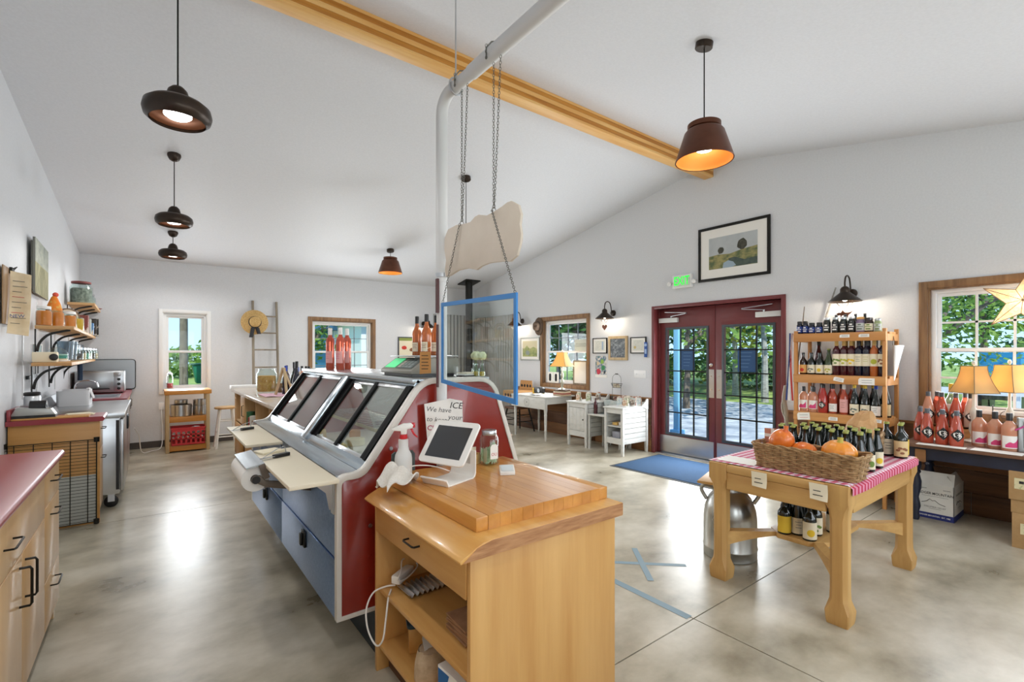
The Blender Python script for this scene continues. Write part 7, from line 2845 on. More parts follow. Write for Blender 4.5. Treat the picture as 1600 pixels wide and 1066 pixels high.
b.box(5.703, 4.786, 0.7155, 5.85, 5.144, 0.719)
b.prism([(4.786, 0.719), (5.144, 0.719)] + [(5.144 - 0.358 * k / 16, 0.65 - 0.018 * abs(math.sin(PI * k / 4))) for k in range(17)], 'yz', 5.7, 5.703)
part('cloth', b, mat('pale_aqua_cloth', '#c4d3d2', 0.9, c2='#dfe4e0', sc=(18, 18, 18)), t)
t = thing('wire_tier_basket', 'two tier wire basket stand between the white cabinets', 'basket', (5.775, 4.95, 0.7195), RW)
M_WIRE = mat('grey_wire', '#5e5c57', 0.4, 0.7)
b = MB()
for s in (-1, 1):
    b.tube([(s * 0.085, 0, 0.0), (s * 0.085, 0, 0.34)], 0.003, 6)
b.tube([(0.085 * math.cos(a), 0, 0.34 + 0.075 * math.sin(a)) for a in [PI * i / 14 for i in range(15)]], 0.003, 6)
b.cyl((-0.025, 0, 0.416), (0.025, 0, 0.416), 0.009, n=8)
part('frame', b, M_WIRE, t)
for z in (0.0, 0.20):
    b = MB()
    for zz, r in ((z + 0.005, 0.075), (z + 0.04, 0.092), (z + 0.07, 0.105)):
        b.tube([(r * math.cos(a), r * 0.5 * math.sin(a), zz) for a in [2 * PI * i / 24 for i in range(24)]], 0.0022, 5, True)
    for i in range(16):
        a = 2 * PI * i / 16
        b.cyl((0.075 * math.cos(a), 0.0375 * math.sin(a), z + 0.005), (0.105 * math.cos(a), 0.0525 * math.sin(a), z + 0.07), 0.0015, n=4)
    bk = part('wire_bowl', b, M_WIRE, t)
    b = MB()
    for i in range(7):
        a = i * 0.9
        b.box(-0.03 + 0.03 * math.cos(a), -0.012 + 0.012 * math.sin(a), z + 0.01, 0.03 + 0.03 * math.cos(a), 0.012 * math.sin(a) + 0.004, z + 0.055 + 0.006 * (i % 3))
    part('packets', b, mat('packet_mix', '#7a3c34', 0.7, c2='#d9cdb4', sc=(25, 25, 25), lo=0.45, hi=0.55), bk)
CC = ['#c7a07c', '#9aa884', '#d6cbb8', '#6d5648', '#b8c9cc', '#a7705c']
cards = [(5.46, 5.46, 0.7), (5.62, 5.38, 0.7), (5.70, 5.26, 0.7), (5.50, 5.28, 0.7), (5.50, 4.65, 0.685), (5.60, 4.60, 0.685), (5.72, 4.66, 0.685), (5.48, 4.53, 0.685), (5.62, 4.50, 0.685), (5.74, 4.50, 0.685), (5.66, 4.70, 0.685)]
cards = sorted(cards[:4], key=lambda p: -p[1] / p[0]) + sorted(cards[4:], key=lambda p: -p[1] / p[0])
for k, (x, y, z) in enumerate(cards):
    t = thing('card_holder', 'small stand of greeting cards on the %s cabinet, %s from the left' % (('door fronted', ORD[k]) if k < 4 else ('open white', ORD[k - 4])), 'card stand', (x, y, z + 0.0005), RW + 0.25 * math.sin(k * 2))
    b = MB()
    b.box(-0.045, -0.03, 0, 0.045, 0.03, 0.006)
    b.box(-0.045, 0.02, 0.006, 0.045, 0.024, 0.05)
    part('base', b, M_VINYL, t)
    for j in range(3):
        b = MB()
        hh = 0.10 + 0.02 * ((k + j) % 3)
        b.box(-0.04, -0.02 + j * 0.014, 0.006, 0.04, -0.018 + j * 0.014, hh)
        cd = part('card', b, mat('card_%d' % ((k + j) % 6), CC[(k + j) % 6], 0.7, c2='#efe9dc', sc=(35, 35, 35), lo=0.45, hi=0.6), t)
bottle('wine', M_REDWINE, None, None, None, (5.42, 5.06, 0.536), 0, 'dark red bottle vase on the bridging board', 'vase', name='bottle_vase', scale=0.85)
b = MB()
b.cbox(0, 0, 0.005, 0.2, 0.28, 0.01)
solo('slate_tray', b, mat('slate_grey', '#454d4d', 0.6), 'dark slate tray on the bridging board', 'tray', (5.56, 4.93, 0.5355), 0.1, None, 0.002)
for k, (x, y, z, w, d, h, c) in enumerate(((5.45, 4.64, 0.4155, 0.16, 0.09, 0.035, '#e0b96a'), (5.46, 4.53, 0.4155, 0.16, 0.09, 0.05, '#e8e4da'), (5.45, 4.60, 0.236, 0.2, 0.14, 0.09, '#9a9ca6'))):
    b = MB()
    b.cbox(0, 0, h / 2, w, d, h)
    solo('boxed_goods', b, mat('goods_%d' % k, c, 0.7, c2='#6d5f78', sc=(20, 20, 20), lo=0.6, hi=0.7), ('yellow packet', 'white packet', 'grey carton')[k] + ' on the shelf of the open white cabinet', 'packet', (x, y, z), 0, None, 0.004)

# ================================================================ wine shelf
M_SHW = wood('shelf_fir', '#b67a3e', '#d49a5c', 'y', 0.5, 0.5)
M_SHP = wood('shelf_fir_post', '#b67a3e', '#d49a5c', 'z', 0.5, 0.5)
SY0, SY1, SX0, SX1 = 1.45, 2.25, 5.45, 5.835
sh = thing('wine_shelf', 'open fir wine shelf between the door and the lamp window', 'shelf', ((SX0 + SX1) / 2, (SY0 + SY1) / 2, 0))
for x in (SX0, SX1 - 0.035):
    for y in (SY0, SY1 - 0.03):
        b = wb(sh)
        b.box(x, y, 0, x + 0.035, y + 0.03, 1.69)
        part('post', b, M_SHP, sh, 0.002)
LV = [1.66, 1.235, 0.845, 0.27]
for z in LV:
    b = wb(sh)
    b.box(SX0 - 0.012, SY0, z - 0.085, SX0 + 0.004, SY1, z)
    part('front_board', b, M_SHW, sh, 0.002)
    for k in range(4):
        b = wb(sh)
        x = SX0 + 0.008 + k * 0.093
        b.box(x, SY0 + 0.032 if k in (0, 3) else SY0, z - 0.02, x + 0.088, SY1 - 0.032 if k in (0, 3) else SY1, z)
        part('slat', b, M_SHW, sh, 0.0015)
    for y in (SY0 - 0.001, SY1 - 0.011):
        b = wb(sh)
        b.box(SX0 + 0.036, y, z - 0.085, SX1 - 0.036, y + 0.012, z - 0.02)
        part('side_rail', b, M_SHW, sh, 0.001)
# price tags on the shelf edges
for k, (y, z, w_, h_, slant) in enumerate(((1.78, 1.625, 0.085, 0.03, 0), (1.62, 1.625, 0.085, 0.03, 0), (1.83, 1.195, 0.09, 0.04, 0.2), (1.60, 1.185, 0.13, 0.065, 0), (2.15, 0.80, 0.12, 0.075, -0.1), (1.88, 0.80, 0.08, 0.035, 0), (1.53, 0.82, 0.10, 0.03, 0.1))):
    t = thing('shelf_tag', 'white paper price tag on the wine shelf, %s' % ('top board left', 'top board right', 'second board left', 'second board right', 'third board left end', 'third board middle', 'third board right end')[k], 'tag', (SX0 - 0.0135, y, z), RW)
    b = MB()
    b.prism([(-w_ / 2, -h_ / 2), (w_ / 2, -h_ / 2), (w_ / 2, h_ / 2), (-w_ / 2 + 0.012, h_ / 2), (-w_ / 2, h_ / 4)], 'xz', -0.0008, 0.0006)
    part('paper', b, M_PAPER, t, rot=(0, slant, 0))
    for j in range(2):
        b = MB()
        b.box(-w_ * 0.3, -0.0014, -h_ * 0.2 + j * h_ * 0.35, w_ * 0.35, -0.0009, -h_ * 0.2 + j * h_ * 0.35 + 0.003)
        part('written_line', b, M_PENCIL if j else mat('red_ink', '#c8434a', 0.8) if k == 4 else M_PENCIL, t, rot=(0, slant, 0))
# top shelf jars
FX = 5.53
t_ = LV[0] + 0.0005
top_row = [(2.223, 'bj'), (2.166, 'bj'), (2.105, 'bs'), (2.035, 'bs'), (1.965, 'can'), (1.89, 'can'), (1.818, 'can'), (1.748, 'can'), (1.675, 'oj'), (1.605, 'dj'), (1.535, 'gj')]
cnt = {}
for y, k in top_row:
    i = cnt.get(k, 0)
    cnt[k] = i + 1
    nm = {'bj': 'tall blue labelled jar', 'bs': 'short blue labelled jar', 'can': 'black labelled juice bottle', 'oj': 'jar with an orange cloth lid', 'dj': 'dark preserve jar with a pale label', 'gj': 'small clear jar of green pickles'}[k]
    lab = nm + ' on top of the wine shelf' + (', %s from the left' % ORD[i] if k in ('bj', 'bs', 'can') else '')
    t = thing('preserve_jar' if k != 'can' else 'juice_bottle', lab, 'jar' if k != 'can' else 'bottle', (FX, y, t_), RW, 'jars on the wine shelf top')
    r = {'bj': 0.028, 'bs': 0.032, 'can': 0.032, 'oj': 0.038, 'dj': 0.036, 'gj': 0.03}[k]
    h = {'bj': 0.115, 'bs': 0.095, 'can': 0.14, 'oj': 0.13, 'dj': 0.12, 'gj': 0.11}[k]
    b = MB()
    b.lathe([(0, 0), (r * 0.94, 0), (r, 0.004), (r, h * 0.8), (r * 0.8, h * 0.9), (r * 0.8, h), (0, h)], 18)
    part('body', b, {'bj': M_BLUEGL, 'bs': M_BLUEGL, 'can': M_DARKGL, 'oj': mat('plum_jam', '#7c6a86', 0.3), 'dj': M_BROWNGL, 'gj': mat('green_pickle', '#9aa678', 0.3)}[k], t)
    b = MB()
    wrap(b, r, -1.25, 1.25, h * 0.12, h * 0.68)
    lb = part('label', b, {'bj': LBL['blue'], 'bs': LBL['blue'], 'can': M_BLKP, 'oj': LBL['grey'], 'dj': LBL['cream'], 'gj': LBL['grey']}[k], t)
    b = MB()
    for j, (q0, q1, ww) in enumerate(((0.2, 0.3, 0.55), (0.4, 0.45, 0.8), (0.52, 0.62, 0.35))):
        wrap(b, r, -ww, ww, h * q0, h * q1, 0.0012, 5)
    part('label_print', b, {'oj': ART['grey'], 'dj': ART['green'], 'gj': ART['green']}.get(k, M_PAPER), lb)
    b = MB()
    lr = r * 0.84
    b.lathe([(lr, h - 0.004), (lr, h + 0.016), (lr * 0.9, h + 0.019), (0, h + 0.019)], 16)
    part('lid', b, {'bj': M_BLKP, 'bs': M_BLKP, 'can': M_STEEL, 'oj': LBL['orange'], 'dj': M_BROWNGL, 'gj': M_STEEL}[k], t)
# second row on top
for k, y in enumerate((1.93, 1.85, 1.76, 1.68)):
    t = thing('juice_bottle', 'juice bottle in the back row on top of the wine shelf, %s from the left' % ORD[k], 'bottle', (FX + 0.14, y, t_), RW, 'back row on the wine shelf top')
    put('body', bottle_mesh('stout', M_DARKGL), None, t, scale=(0.85, 0.85, 0.85))
    put('cap', cap_mesh('stout', 'grey'), None, t, scale=(0.85, 0.85, 0.85))
# second shelf
z = LV[1] + 0.0005
row = [(2.19, 'stout', M_BROWNGL, 'black', 'orange', ('apple', 'red')), (2.11, 'stout', M_DARKGL, 'black', 'cream', ('sprig', 'grey')), (2.03, 'stout', M_DARKGL, 'black', 'cream', ('apple', 'yellow')), (1.95, 'champ', M_GREENGL, 'olive', 'cream', ('sprig', 'olive')),
       (1.88, 'tall', M_REDWINE, 'cork', 'cream', ('sprig', 'green')), (1.815, 'tall', M_REDWINE, 'cork', 'cream', ('sprig', 'olive')), (1.752, 'tall', M_REDWINE, 'cork', 'cream', ('sprig', 'yellow')), (1.69, 'tall', M_BLUEGL, 'black', 'cream', ('lines', 'grey')),
       (1.627, 'tall', M_BLUEGL, 'black', 'cream', ('lines', 'olive')), (1.564, 'tall', M_AMBER, 'cork', 'cream', ('apple', 'olive')), (1.50, 'tall', M_BLUEGL, 'cork', 'cream', ('sprig', 'brown'))]
for k, (y, kd, g, c, l, a) in enumerate(row):
    bottle(kd, g, c, l, a, (FX, y, z), RW, '%s bottle in the front row of the second wine shelf, %s from the left' % ({'stout': 'short dark', 'champ': 'green sparkling', 'tall': 'slim'}[kd], ORD[k]), group='second wine shelf front row',
           z0=0.015 if kd != 'tall' else 0.085, z1=0.10 if kd != 'tall' else 0.19, scale=1.0 if kd != 'tall' else 1.12)
for k, (y, kd, g, c) in enumerate(((2.15, 'stout', M_DARKGL, 'black'), (2.07, 'stout', M_DARKGL, 'black'), (1.99, 'stout', M_DARKGL, 'black'), (1.91, 'wine', M_DARKGL, 'black'), (1.83, 'tall', M_REDWINE, 'cork'), (1.77, 'tall', M_AMBER, 'cork'), (1.70, 'tall', M_REDWINE, 'cork'), (1.64, 'tall', M_BLUEGL, 'black'), (1.58, 'tall', M_BLUEGL, 'black'), (1.52, 'tall', M_BLUEGL, 'grey'))):
    bottle(kd, g, c, None, None, (FX + 0.10, y, z), RW, 'bottle in the second row back of the second wine shelf, %s from the left' % ORD[k], group='second wine shelf back row', scale=1.0 if kd != 'tall' else 1.12)
bottle('burg', M_REDWINE, 'black', None, None, (FX + 0.21, 2.12, z), RW, 'big dark red magnum at the back left of the second wine shelf', scale=1.15)
# third shelf
z = LV[2] + 0.0005
row = [(2.185, 'flask', M_ROSE2, 'black', 'white', ('wave', 'pink'), 0.03, 0.12), (2.09, 'flask', M_ROSE2, 'black', 'white', ('wave', 'pink'), 0.03, 0.12), (2.0, 'diam', M_ROSE3, 'black', 'black', ('diamond', 'white'), 0.04, 0.12),
       (1.91, 'wine', M_ROSE, 'black', 'white', ('lines', 'grey'), 0.02, 0.10), (1.815, 'wine', M_ROSE, 'white', 'pink', ('lines', 'brown'), 0.02, 0.15), (1.725, 'burg', M_DARKGL, 'gold', 'cream', ('sprig', 'grey'), 0.015, 0.11),
       (1.637, 'burg', M_DARKGL, 'gold', 'cream', ('sprig', 'grey'), 0.015, 0.11), (1.55, 'burg', M_DARKGL, 'blue', 'white', ('lines', 'ink'), 0.015, 0.105)]
for k, (y, kd, g, c, l, a, q0, q1) in enumerate(row):
    bottle(kd, g, c, l, a, (FX, y, z), RW, '%s bottle in the front row of the third wine shelf, %s from the left' % ('rose' if g in (M_ROSE, M_ROSE2, M_ROSE3) else 'dark', ORD[k]), group='third wine shelf front row', z0=q0, z1=q1)
bottle('burg', M_DARKGL, 'blue', 'tan', ('lines', 'brown'), (FX + 0.055, 1.49, z), RW, 'tall dark bottle with a blue capsule at the right end of the third shelf', scale=1.12, z0=0.015, z1=0.11)
for k, (y, kd, g, c) in enumerate(((2.14, 'flask', M_ROSE2, 'black'), (2.05, 'diam', M_ROSE3, 'black'), (1.96, 'wine', M_ROSE3, 'black'), (1.87, 'wine', M_ROSE, 'black'), (1.78, 'wine', M_ROSE, 'white'), (1.69, 'burg', M_DARKGL, 'gold'), (1.60, 'burg', M_DARKGL, 'gold'))):
    bottle(kd, g, c, None, None, (FX + 0.10, y, z), RW, 'bottle in the back row of the third wine shelf, %s from the left' % ORD[k], group='third wine shelf back row')
for k in range(6):
    bottle('burg', M_DARKGL, 'blue', 'cream', None, (FX + 0.02 + 0.1 * (k % 2), 2.16 - 0.075 * k, LV[3] + 0.0005), RW, 'blue capped dark bottle on the lowest wine shelf, %s from the left' % ORD[k], group='lowest wine shelf bottles', scale=1.25, z0=0.02, z1=0.1)
b = MB()
b.cbox(0, 0, 0.06, 0.22, 0.28, 0.12)
solo('red_crate_box', b, mat('box_red', '#a3282c', 0.5), 'red box on the lowest wine shelf at the right end', 'box', (5.62, 1.63, LV[3] + 0.0005), 0, None, 0.004)
# sticks, ribbons, cone
t = thing('birch_stick', 'thin bare stick standing left of the wine shelf', 'stick', (5.72, 2.29, 0))
b = MB()
b.tube([(0.0, 0.02, 0), (0.0, 0.05, 0.7), (0.01, 0.03, 1.4), (0.03, -0.01, 1.8), (0.03, -0.025, 1.97)], [0.012, 0.011, 0.008, 0.006, 0.004], 6)
part('stick', b, M_BARK, t)
for k, (c, dx) in enumerate((('#b8302e', -0.02), ('#e7e5df', 0.0), ('#2b3f7a', 0.025))):
    b = MB()
    b.sheet(lambda u, v: (-0.25 + 0.004 * math.sin(v * 6), dx - 0.01 + 0.018 * u + 0.02 * math.sin(v * 3 + k), 0.95 + 0.72 * v), 2, 8, 0.001)
    part('ribbon', b, mat('ribbon_%d' % k, c, 0.6), t)
t = thing('birch_stick', 'pale birch stick leaning on the wall behind the wine shelf', 'stick', (5.848, 2.27, 0))
b = MB()
b.tube([(0.0, 0.0, 0), (0.0, -0.02, 0.8), (0.0, -0.15, 1.75), (0.0, -0.275, 2.16)], [0.014, 0.012, 0.011, 0.007], 7)
part('stick', b, M_BIRCH, t)
t = thing('driftwood', 'grey driftwood branch standing by the door frame', 'branch', (5.55, 2.36, 0))
b = MB()
b.tube(smooth_path([(0, 0, 0), (0.02, 0.02, 0.4), (-0.01, 0.0, 0.75), (0.0, 0.03, 0.95), (0.0, 0.01, 1.1)], 5), 0.022, 7)
b.tube(smooth_path([(0, 0.0, 0.7), (0.0, 0.05, 0.85), (0, 0.03, 1.0)], 5), 0.012, 6)
part('branch', b, M_GREYW, t)
t = thing('metal_cone', 'white metal cone bucket hung on the side of the wine shelf', 'bucket', (5.62, 1.41, 1.20), 0)
b = MB()
n = 20
v, f = [], []
for k, (r, x, zz) in enumerate(((0.008, -0.13, 0.0), (0.055, -0.04, 0.17), (0.10, 0.05, 0.33))):
    for i in range(n):
        a = 2 * PI * i / n
        v.append((x * 0.7 + r * math.cos(a) * 1.1, min(r * math.sin(a) * 0.36, 0.036), zz + 0.0 * math.cos(a)))
for k in range(2):
    for i in range(n):
        j = (i + 1) % n
        f.append((k * n + i, k * n + j, (k + 1) * n + j, (k + 1) * n + i))
f.append(tuple(range(n)))
b.add(v, f)
part('cone', b, mat('cone_white', '#dcdedd', 0.4), t)
b = MB()
b.lathe([(0, 0.318), (0.098, 0.318)], 20, (0.035, 0, 0), sx=1.08, sy=0.34)
part('inside', b, mat('cone_inside', '#4b5352', 0.6), t)
b = MB()
b.tube([(-0.04 + 0.035, 0.035, 0.33), (0.0 + 0.035, 0.038, 0.42), (0.04 + 0.035, 0.035, 0.33)], 0.002, 5)
part('wire', b, M_WIRE, t)
# ================================================================ oak display table
M_OAK = wood('pale_oak', '#b98c50', '#d2a969', 'z', 0.55, 0.7, 0.1)
M_OAKX = wood('pale_oak_x', '#b98c50', '#d2a969', 'x', 0.55, 0.7, 0.1)
M_OAKY = wood('pale_oak_y', '#b98c50', '#d2a969', 'y', 0.55, 0.7, 0.1)
tb = thing('oak_table', 'pale oak display table with flared block legs and cross stretcher', 'table', (3.53, 1.32, 0))
TX0, TX1, TY0, TY1, TT = 2.90, 4.16, 0.925, 1.725, 0.75


def oct_(cx, cy, w, ch):
    return [(cx - w + ch, cy - w), (cx + w - ch, cy - w), (cx + w, cy - w + ch), (cx + w, cy + w - ch), (cx + w - ch, cy + w), (cx - w + ch, cy + w), (cx - w, cy + w - ch), (cx - w, cy - w + ch)]


for lx in (TX0 + 0.065, TX1 - 0.065):
    for ly in (TY0 + 0.065, TY1 - 0.065):
        secs = [(0.0, 0.050, 0.004), (0.02, 0.054, 0.004), (0.07, 0.058, 0.006), (0.13, 0.044, 0.018), (0.18, 0.042, 0.018), (0.56, 0.042, 0.018), (0.61, 0.046, 0.012), (0.65, 0.058, 0.004), (TT - 0.001, 0.058, 0.004)]
        v, f = [], []
        for z, w, ch in secs:
            v += [(p[0], p[1], z) for p in oct_(lx, ly, w, ch)]
        for k in range(len(secs) - 1):
            for i in range(8):
                j = (i + 1) % 8
                f.append((k * 8 + i, k * 8 + j, (k + 1) * 8 + j, (k + 1) * 8 + i))
        f.append(tuple(range(8))[::-1])
        f.append(tuple(range(len(v) - 8, len(v))))
        b = wb(tb)
        b.add(v, f)
        part('leg', b, M_OAK, tb, angle=25)
for y in (TY0 + 0.02, TY1 - 0.05):
    b = wb(tb)
    b.box(TX0 + 0.12, y, TT - 0.16, TX1 - 0.12, y + 0.03, TT - 0.055)
    part('apron', b, M_OAKX, tb, 0.004)
    b = wb(tb)
    b.box(TX0 + 0.12, y - 0.005, TT - 0.055, TX1 - 0.12, y + 0.05, TT - 0.003)
    part('top_rail', b, M_OAKX, tb, 0.012)
for x in (TX0 + 0.02, TX1 - 0.05):
    b = wb(tb)
    b.box(x, TY0 + 0.12, TT - 0.16, x + 0.03, TY1 - 0.12, TT - 0.055)
    part('apron', b, M_OAKY, tb, 0.004)
    b = wb(tb)
    b.box(x - 0.012, TY0 + 0.12, TT - 0.055, x + 0.05, TY1 - 0.12, TT - 0.003)
    part('top_rail', b, M_OAKY, tb, 0.014)
b = wb(tb)
b.box(TX0 + 0.05, TY0 + 0.05, TT - 0.03, TX1 - 0.05, TY1 - 0.05, TT - 0.006)
part('top', b, M_OAKX, tb)
b = wb(tb)
cx, cy = 3.53, 1.325
b.prism([(cx - 0.34, cy - 0.09), (cx - 0.25, cy - 0.17), (cx + 0.25, cy - 0.17), (cx + 0.34, cy - 0.09), (cx + 0.34, cy + 0.09), (cx + 0.25, cy + 0.17), (cx - 0.25, cy + 0.17), (cx - 0.34, cy + 0.09)], 'xy', 0.275, 0.305)
part('stretcher_shelf', b, M_OAKX, tb, 0.003)
for lx, sx in ((TX0 + 0.075, -1), (TX1 - 0.075, 1)):
    for ly, sy in ((TY0 + 0.075, -1), (TY1 - 0.075, 1)):
        p0, p1 = Vector((cx + sx * 0.28, cy + sy * 0.12)), Vector((lx, ly))
        d = (p1 - p0)
        nn = Vector((-d.y, d.x)).normalized() * 0.03
        v, f = [], []
        N = 8
        for i in range(N + 1):
            s = i / N
            p = p0 + d * s
            zt = 0.303 + 0.004 * s
            zb = 0.277 - 0.06 * s ** 1.6
            v += [(p.x - nn.x, p.y - nn.y, zb), (p.x + nn.x, p.y + nn.y, zb), (p.x + nn.x, p.y + nn.y, zt), (p.x - nn.x, p.y - nn.y, zt)]
        for i in range(N):
            for k in range(4):
                j = (k + 1) % 4
                f.append((i * 4 + k, i * 4 + j, (i + 1) * 4 + j, (i + 1) * 4 + k))
        f += [(0, 1, 2, 3), (N * 4 + 3, N * 4 + 2, N * 4 + 1, N * 4)]
        b = wb(tb)
        b.add(v, f)
        part('stretcher', b, M_OAKX, tb)
# gingham cloth laid over the right part, hanging at the right edge
M_GING = mat('gingham', '#b8354f', 0.9)
mg = MATS['gingham']
nt, lk = mg.node_tree.nodes, mg.node_tree.links
tc = nt.new('ShaderNodeTexCoord')
mx1 = nt.new('ShaderNodeSeparateXYZ')
lk.new(tc.outputs['Object'], mx1.inputs[0])
outs = []
for ax in (0, 1):
    m1 = nt.new('ShaderNodeMath')
    m1.operation = 'MULTIPLY'
    m1.inputs[1].default_value = 22.0
    m2 = nt.new('ShaderNodeMath')
    m2.operation = 'FRACT'
    m3 = nt.new('ShaderNodeMath')
    m3.operation = 'GREATER_THAN'
    m3.inputs[1].default_value = 0.5
    lk.new(mx1.outputs[ax], m1.inputs[0])
    lk.new(m1.outputs[0], m2.inputs[0])
    lk.new(m2.outputs[0], m3.inputs[0])
    outs.append(m3)
ad = nt.new('ShaderNodeMath')
ad.operation = 'ADD'
lk.new(outs[0].outputs[0], ad.inputs[0])
lk.new(outs[1].outputs[0], ad.inputs[1])
dv = nt.new('ShaderNodeMath')
dv.operation = 'MULTIPLY'
dv.inputs[1].default_value = 0.5
lk.new(ad.outputs[0], dv.inputs[0])
rp = nt.new('ShaderNodeValToRGB')
rp.color_ramp.interpolation = 'CONSTANT'
rp.color_ramp.elements[0].color = lin('#eee6ea')
rp.color_ramp.elements[1].position = 0.4
rp.color_ramp.elements[1].color = lin('#d58aa2')
e = rp.color_ramp.elements.new(0.8)
e.color = lin('#b8304e')
lk.new(dv.outputs[0], rp.inputs[0])
lk.new(rp.outputs[0], nt['Principled BSDF'].inputs['Base Color'])
cl = Vector((3.56, 1.30, TT))
b = MB()
b.t = Matrix.Translation(-cl)


def cloth(u, v):
    x = 2.93 + 1.19 * u
    s = v * 0.86 - 0.05
    if s < 0:
        return (x, TY0 - 0.004 - 0.006 * math.sin(u * 9), TT + 0.004 + s * 1.0)
    return (x, TY0 - 0.003 + s, TT + 0.0045)


b.sheet(cloth, 40, 24, 0.0015)
solo('gingham_cloth', b, M_GING, 'red and white checked cloth spread over the oak table', 'tablecloth', cl, angle=80)
b = MB()
b.cbox(0, 0, 0.0015, 0.18, 0.24, 0.002)
solo('paper_sheet', b, M_PAPER, 'white paper sheet at the left corner of the oak table', 'paper', (3.06, 1.585, TT + 0.0052), 0.05)
# two curled price tags on the front rail
for k, y in enumerate((1.376, 1.062)):
    t = thing('price_card', 'curled cream price card on the oak table edge, %s' % ('left one', 'right one')[k], 'tag', (2.868, y, 0.70), RW)
    b = MB()
    b.sheet(lambda u, v: (-0.045 + 0.09 * u + 0.008 * (1 - v), -0.002 - 0.016 * (1 - v) ** 2 * (0.4 + u), -0.035 + 0.085 * v), 6, 6, 0.0008)
    part('card', b, M_CREAM, t)
    for j in range(2):
        b = MB()
        b.box(-0.022, -0.012 + 0.006 * j, -0.012 + 0.022 * j, 0.026 - 0.012 * j, -0.0108 + 0.006 * j, -0.008 + 0.022 * j)
        part('written_line', b, M_INK, t)


# ---------------------------------------------------------------- wicker
M_WICK = mat('wicker', '#8a6a45', 0.7, c2='#b8966a', sc=(30, 30, 30))
M_WICK2 = mat('wicker_dark', '#6d5034', 0.7, c2='#8f7048', sc=(30, 30, 30))


def wicker(label, loc, rz, w, d, h, flare, rows, name='wicker_basket'):
    t = thing(name, label, 'basket', loc, rz)

    def per(hw, hd, n):
        pts = []
        r = min(hw, hd) * 0.3
        base = rrect(hw, hd, r, 4)
        L = [0]
        for i in range(len(base)):
            a, c = Vector(base[i]), Vector(base[(i + 1) % len(base)])
            L.append(L[-1] + (c - a).length)
        for k in range(n):
            s = L[-1] * k / n
            i = max(j for j in range(len(base)) if L[j] <= s)
            a, c = Vector(base[i]), Vector(base[(i + 1) % len(base)])
            f_ = (s - L[i]) / max(1e-9, L[i + 1] - L[i])
            pts.append(a + (c - a) * f_)
        return pts
    N = int((w + d) * 4 / 0.042 / 2) * 2
    b = MB()
    st = MB()
    for r in range(rows):
        z = h * (r + 0.5) / rows
        k = 1 + flare * z / h
        P = per(w * k, d * k, N * 2)
        out = []
        for i, p in enumerate(P):
            n = Vector((p.x / w, p.y / d)).normalized()
            o = 0.0045 * math.cos(PI * (i + r * 2) / 2 * 1.0)
            out.append((p.x + n.x * o, p.y + n.y * o, z + 0.002 * math.sin(i * 1.7 + r)))
        b.tube(out, h / rows * 0.52, 5, True)
    part('weave', b, M_WICK, t)
    P0, P1 = per(w, d, N), per(w * (1 + flare), d * (1 + flare), N)
    for i in range(N):
        st.cyl((P0[i].x, P0[i].y, 0.0), (P1[i].x, P1[i].y, h), 0.003, n=5)
    part('stakes', st, M_WICK2, t)
    b = MB()
    P = per(w * (1 + flare), d * (1 + flare), N * 2)
    for ph in (0, PI):
        b.tube([(p.x + 0.006 * math.cos(i * PI / 3 + ph) * (1 if abs(p.x) > w * 0.9 else 0), p.y + 0.006 * math.cos(i * PI / 3 + ph), h + 0.004 + 0.006 * math.sin(i * PI / 3 + ph)) for i, p in enumerate(P)], 0.0055, 6, True)
    part('rim', b, M_WICK, t)
    b = MB()
    b.prism(rrect(w * 0.98, d * 0.98, min(w, d) * 0.3, 4), 'xy', 0, 0.006)
    part('bottom', b, M_WICK2, t)
    return t


wicker('long low wicker basket of squash at the front of the oak table', (3.085, 1.195, TT + 0.006), RW, 0.262, 0.085, 0.135, 0.10, 11)
M_SQ = [mat('squash_orange', '#d8661c', 0.35, c2='#e58328', sc=(5, 5, 9), coat=0.2), mat('squash_red', '#cf5a22', 0.4, c2='#dd7a35', sc=(5, 5, 9)), mat('pumpkin_orange', '#e0861f', 0.35, c2='#eb9a34', sc=(4, 4, 14), coat=0.2)]
M_STEMY = mat('stem_yellow_green', '#b7ad4c', 0.7)


def squash(label, loc, r, sz, kind, rot, stem=M_STEMY):
    t = thing('squash', label, 'squash', loc, 0, 'squash in the basket')
    t.rotation_euler = rot
    b = MB()
    n = 14
    prof = []
    for k in range(n + 1):
        a = PI * k / n
        rr = r * math.sin(a) ** 0.85
        z = -r * sz * math.cos(a)
        if kind == 'kuri':
            z = z * (1.0 if k < n * 0.6 else 1.12)
            rr *= 1 - 0.12 * (k / n)
        prof.append((rr if 0 < k < n else 0.0, z))
    if kind == 'pump':
        prof[-1] = (0.0, prof[-1][1] * 0.82)
        prof[-2] = (prof[-2][0], prof[-2][1] * 0.96)
    b.lathe(prof, 40, lobes=10 if kind == 'pump' else 8, amp=0.05 if kind == 'pump' else 0.01)
    part('fruit', b, M_SQ[{'kuri': 0, 'kur2': 1, 'pump': 2}[kind]], t)
    b = MB()
    zt = prof[-1][1]
    b.tube([(0, 0, zt - 0.006), (0.003, 0, zt + 0.012), (0.01, 0.003, zt + 0.028)], [r * 0.26, r * 0.16, r * 0.19], 10)
    part('stem', b, stem, t)
    return t


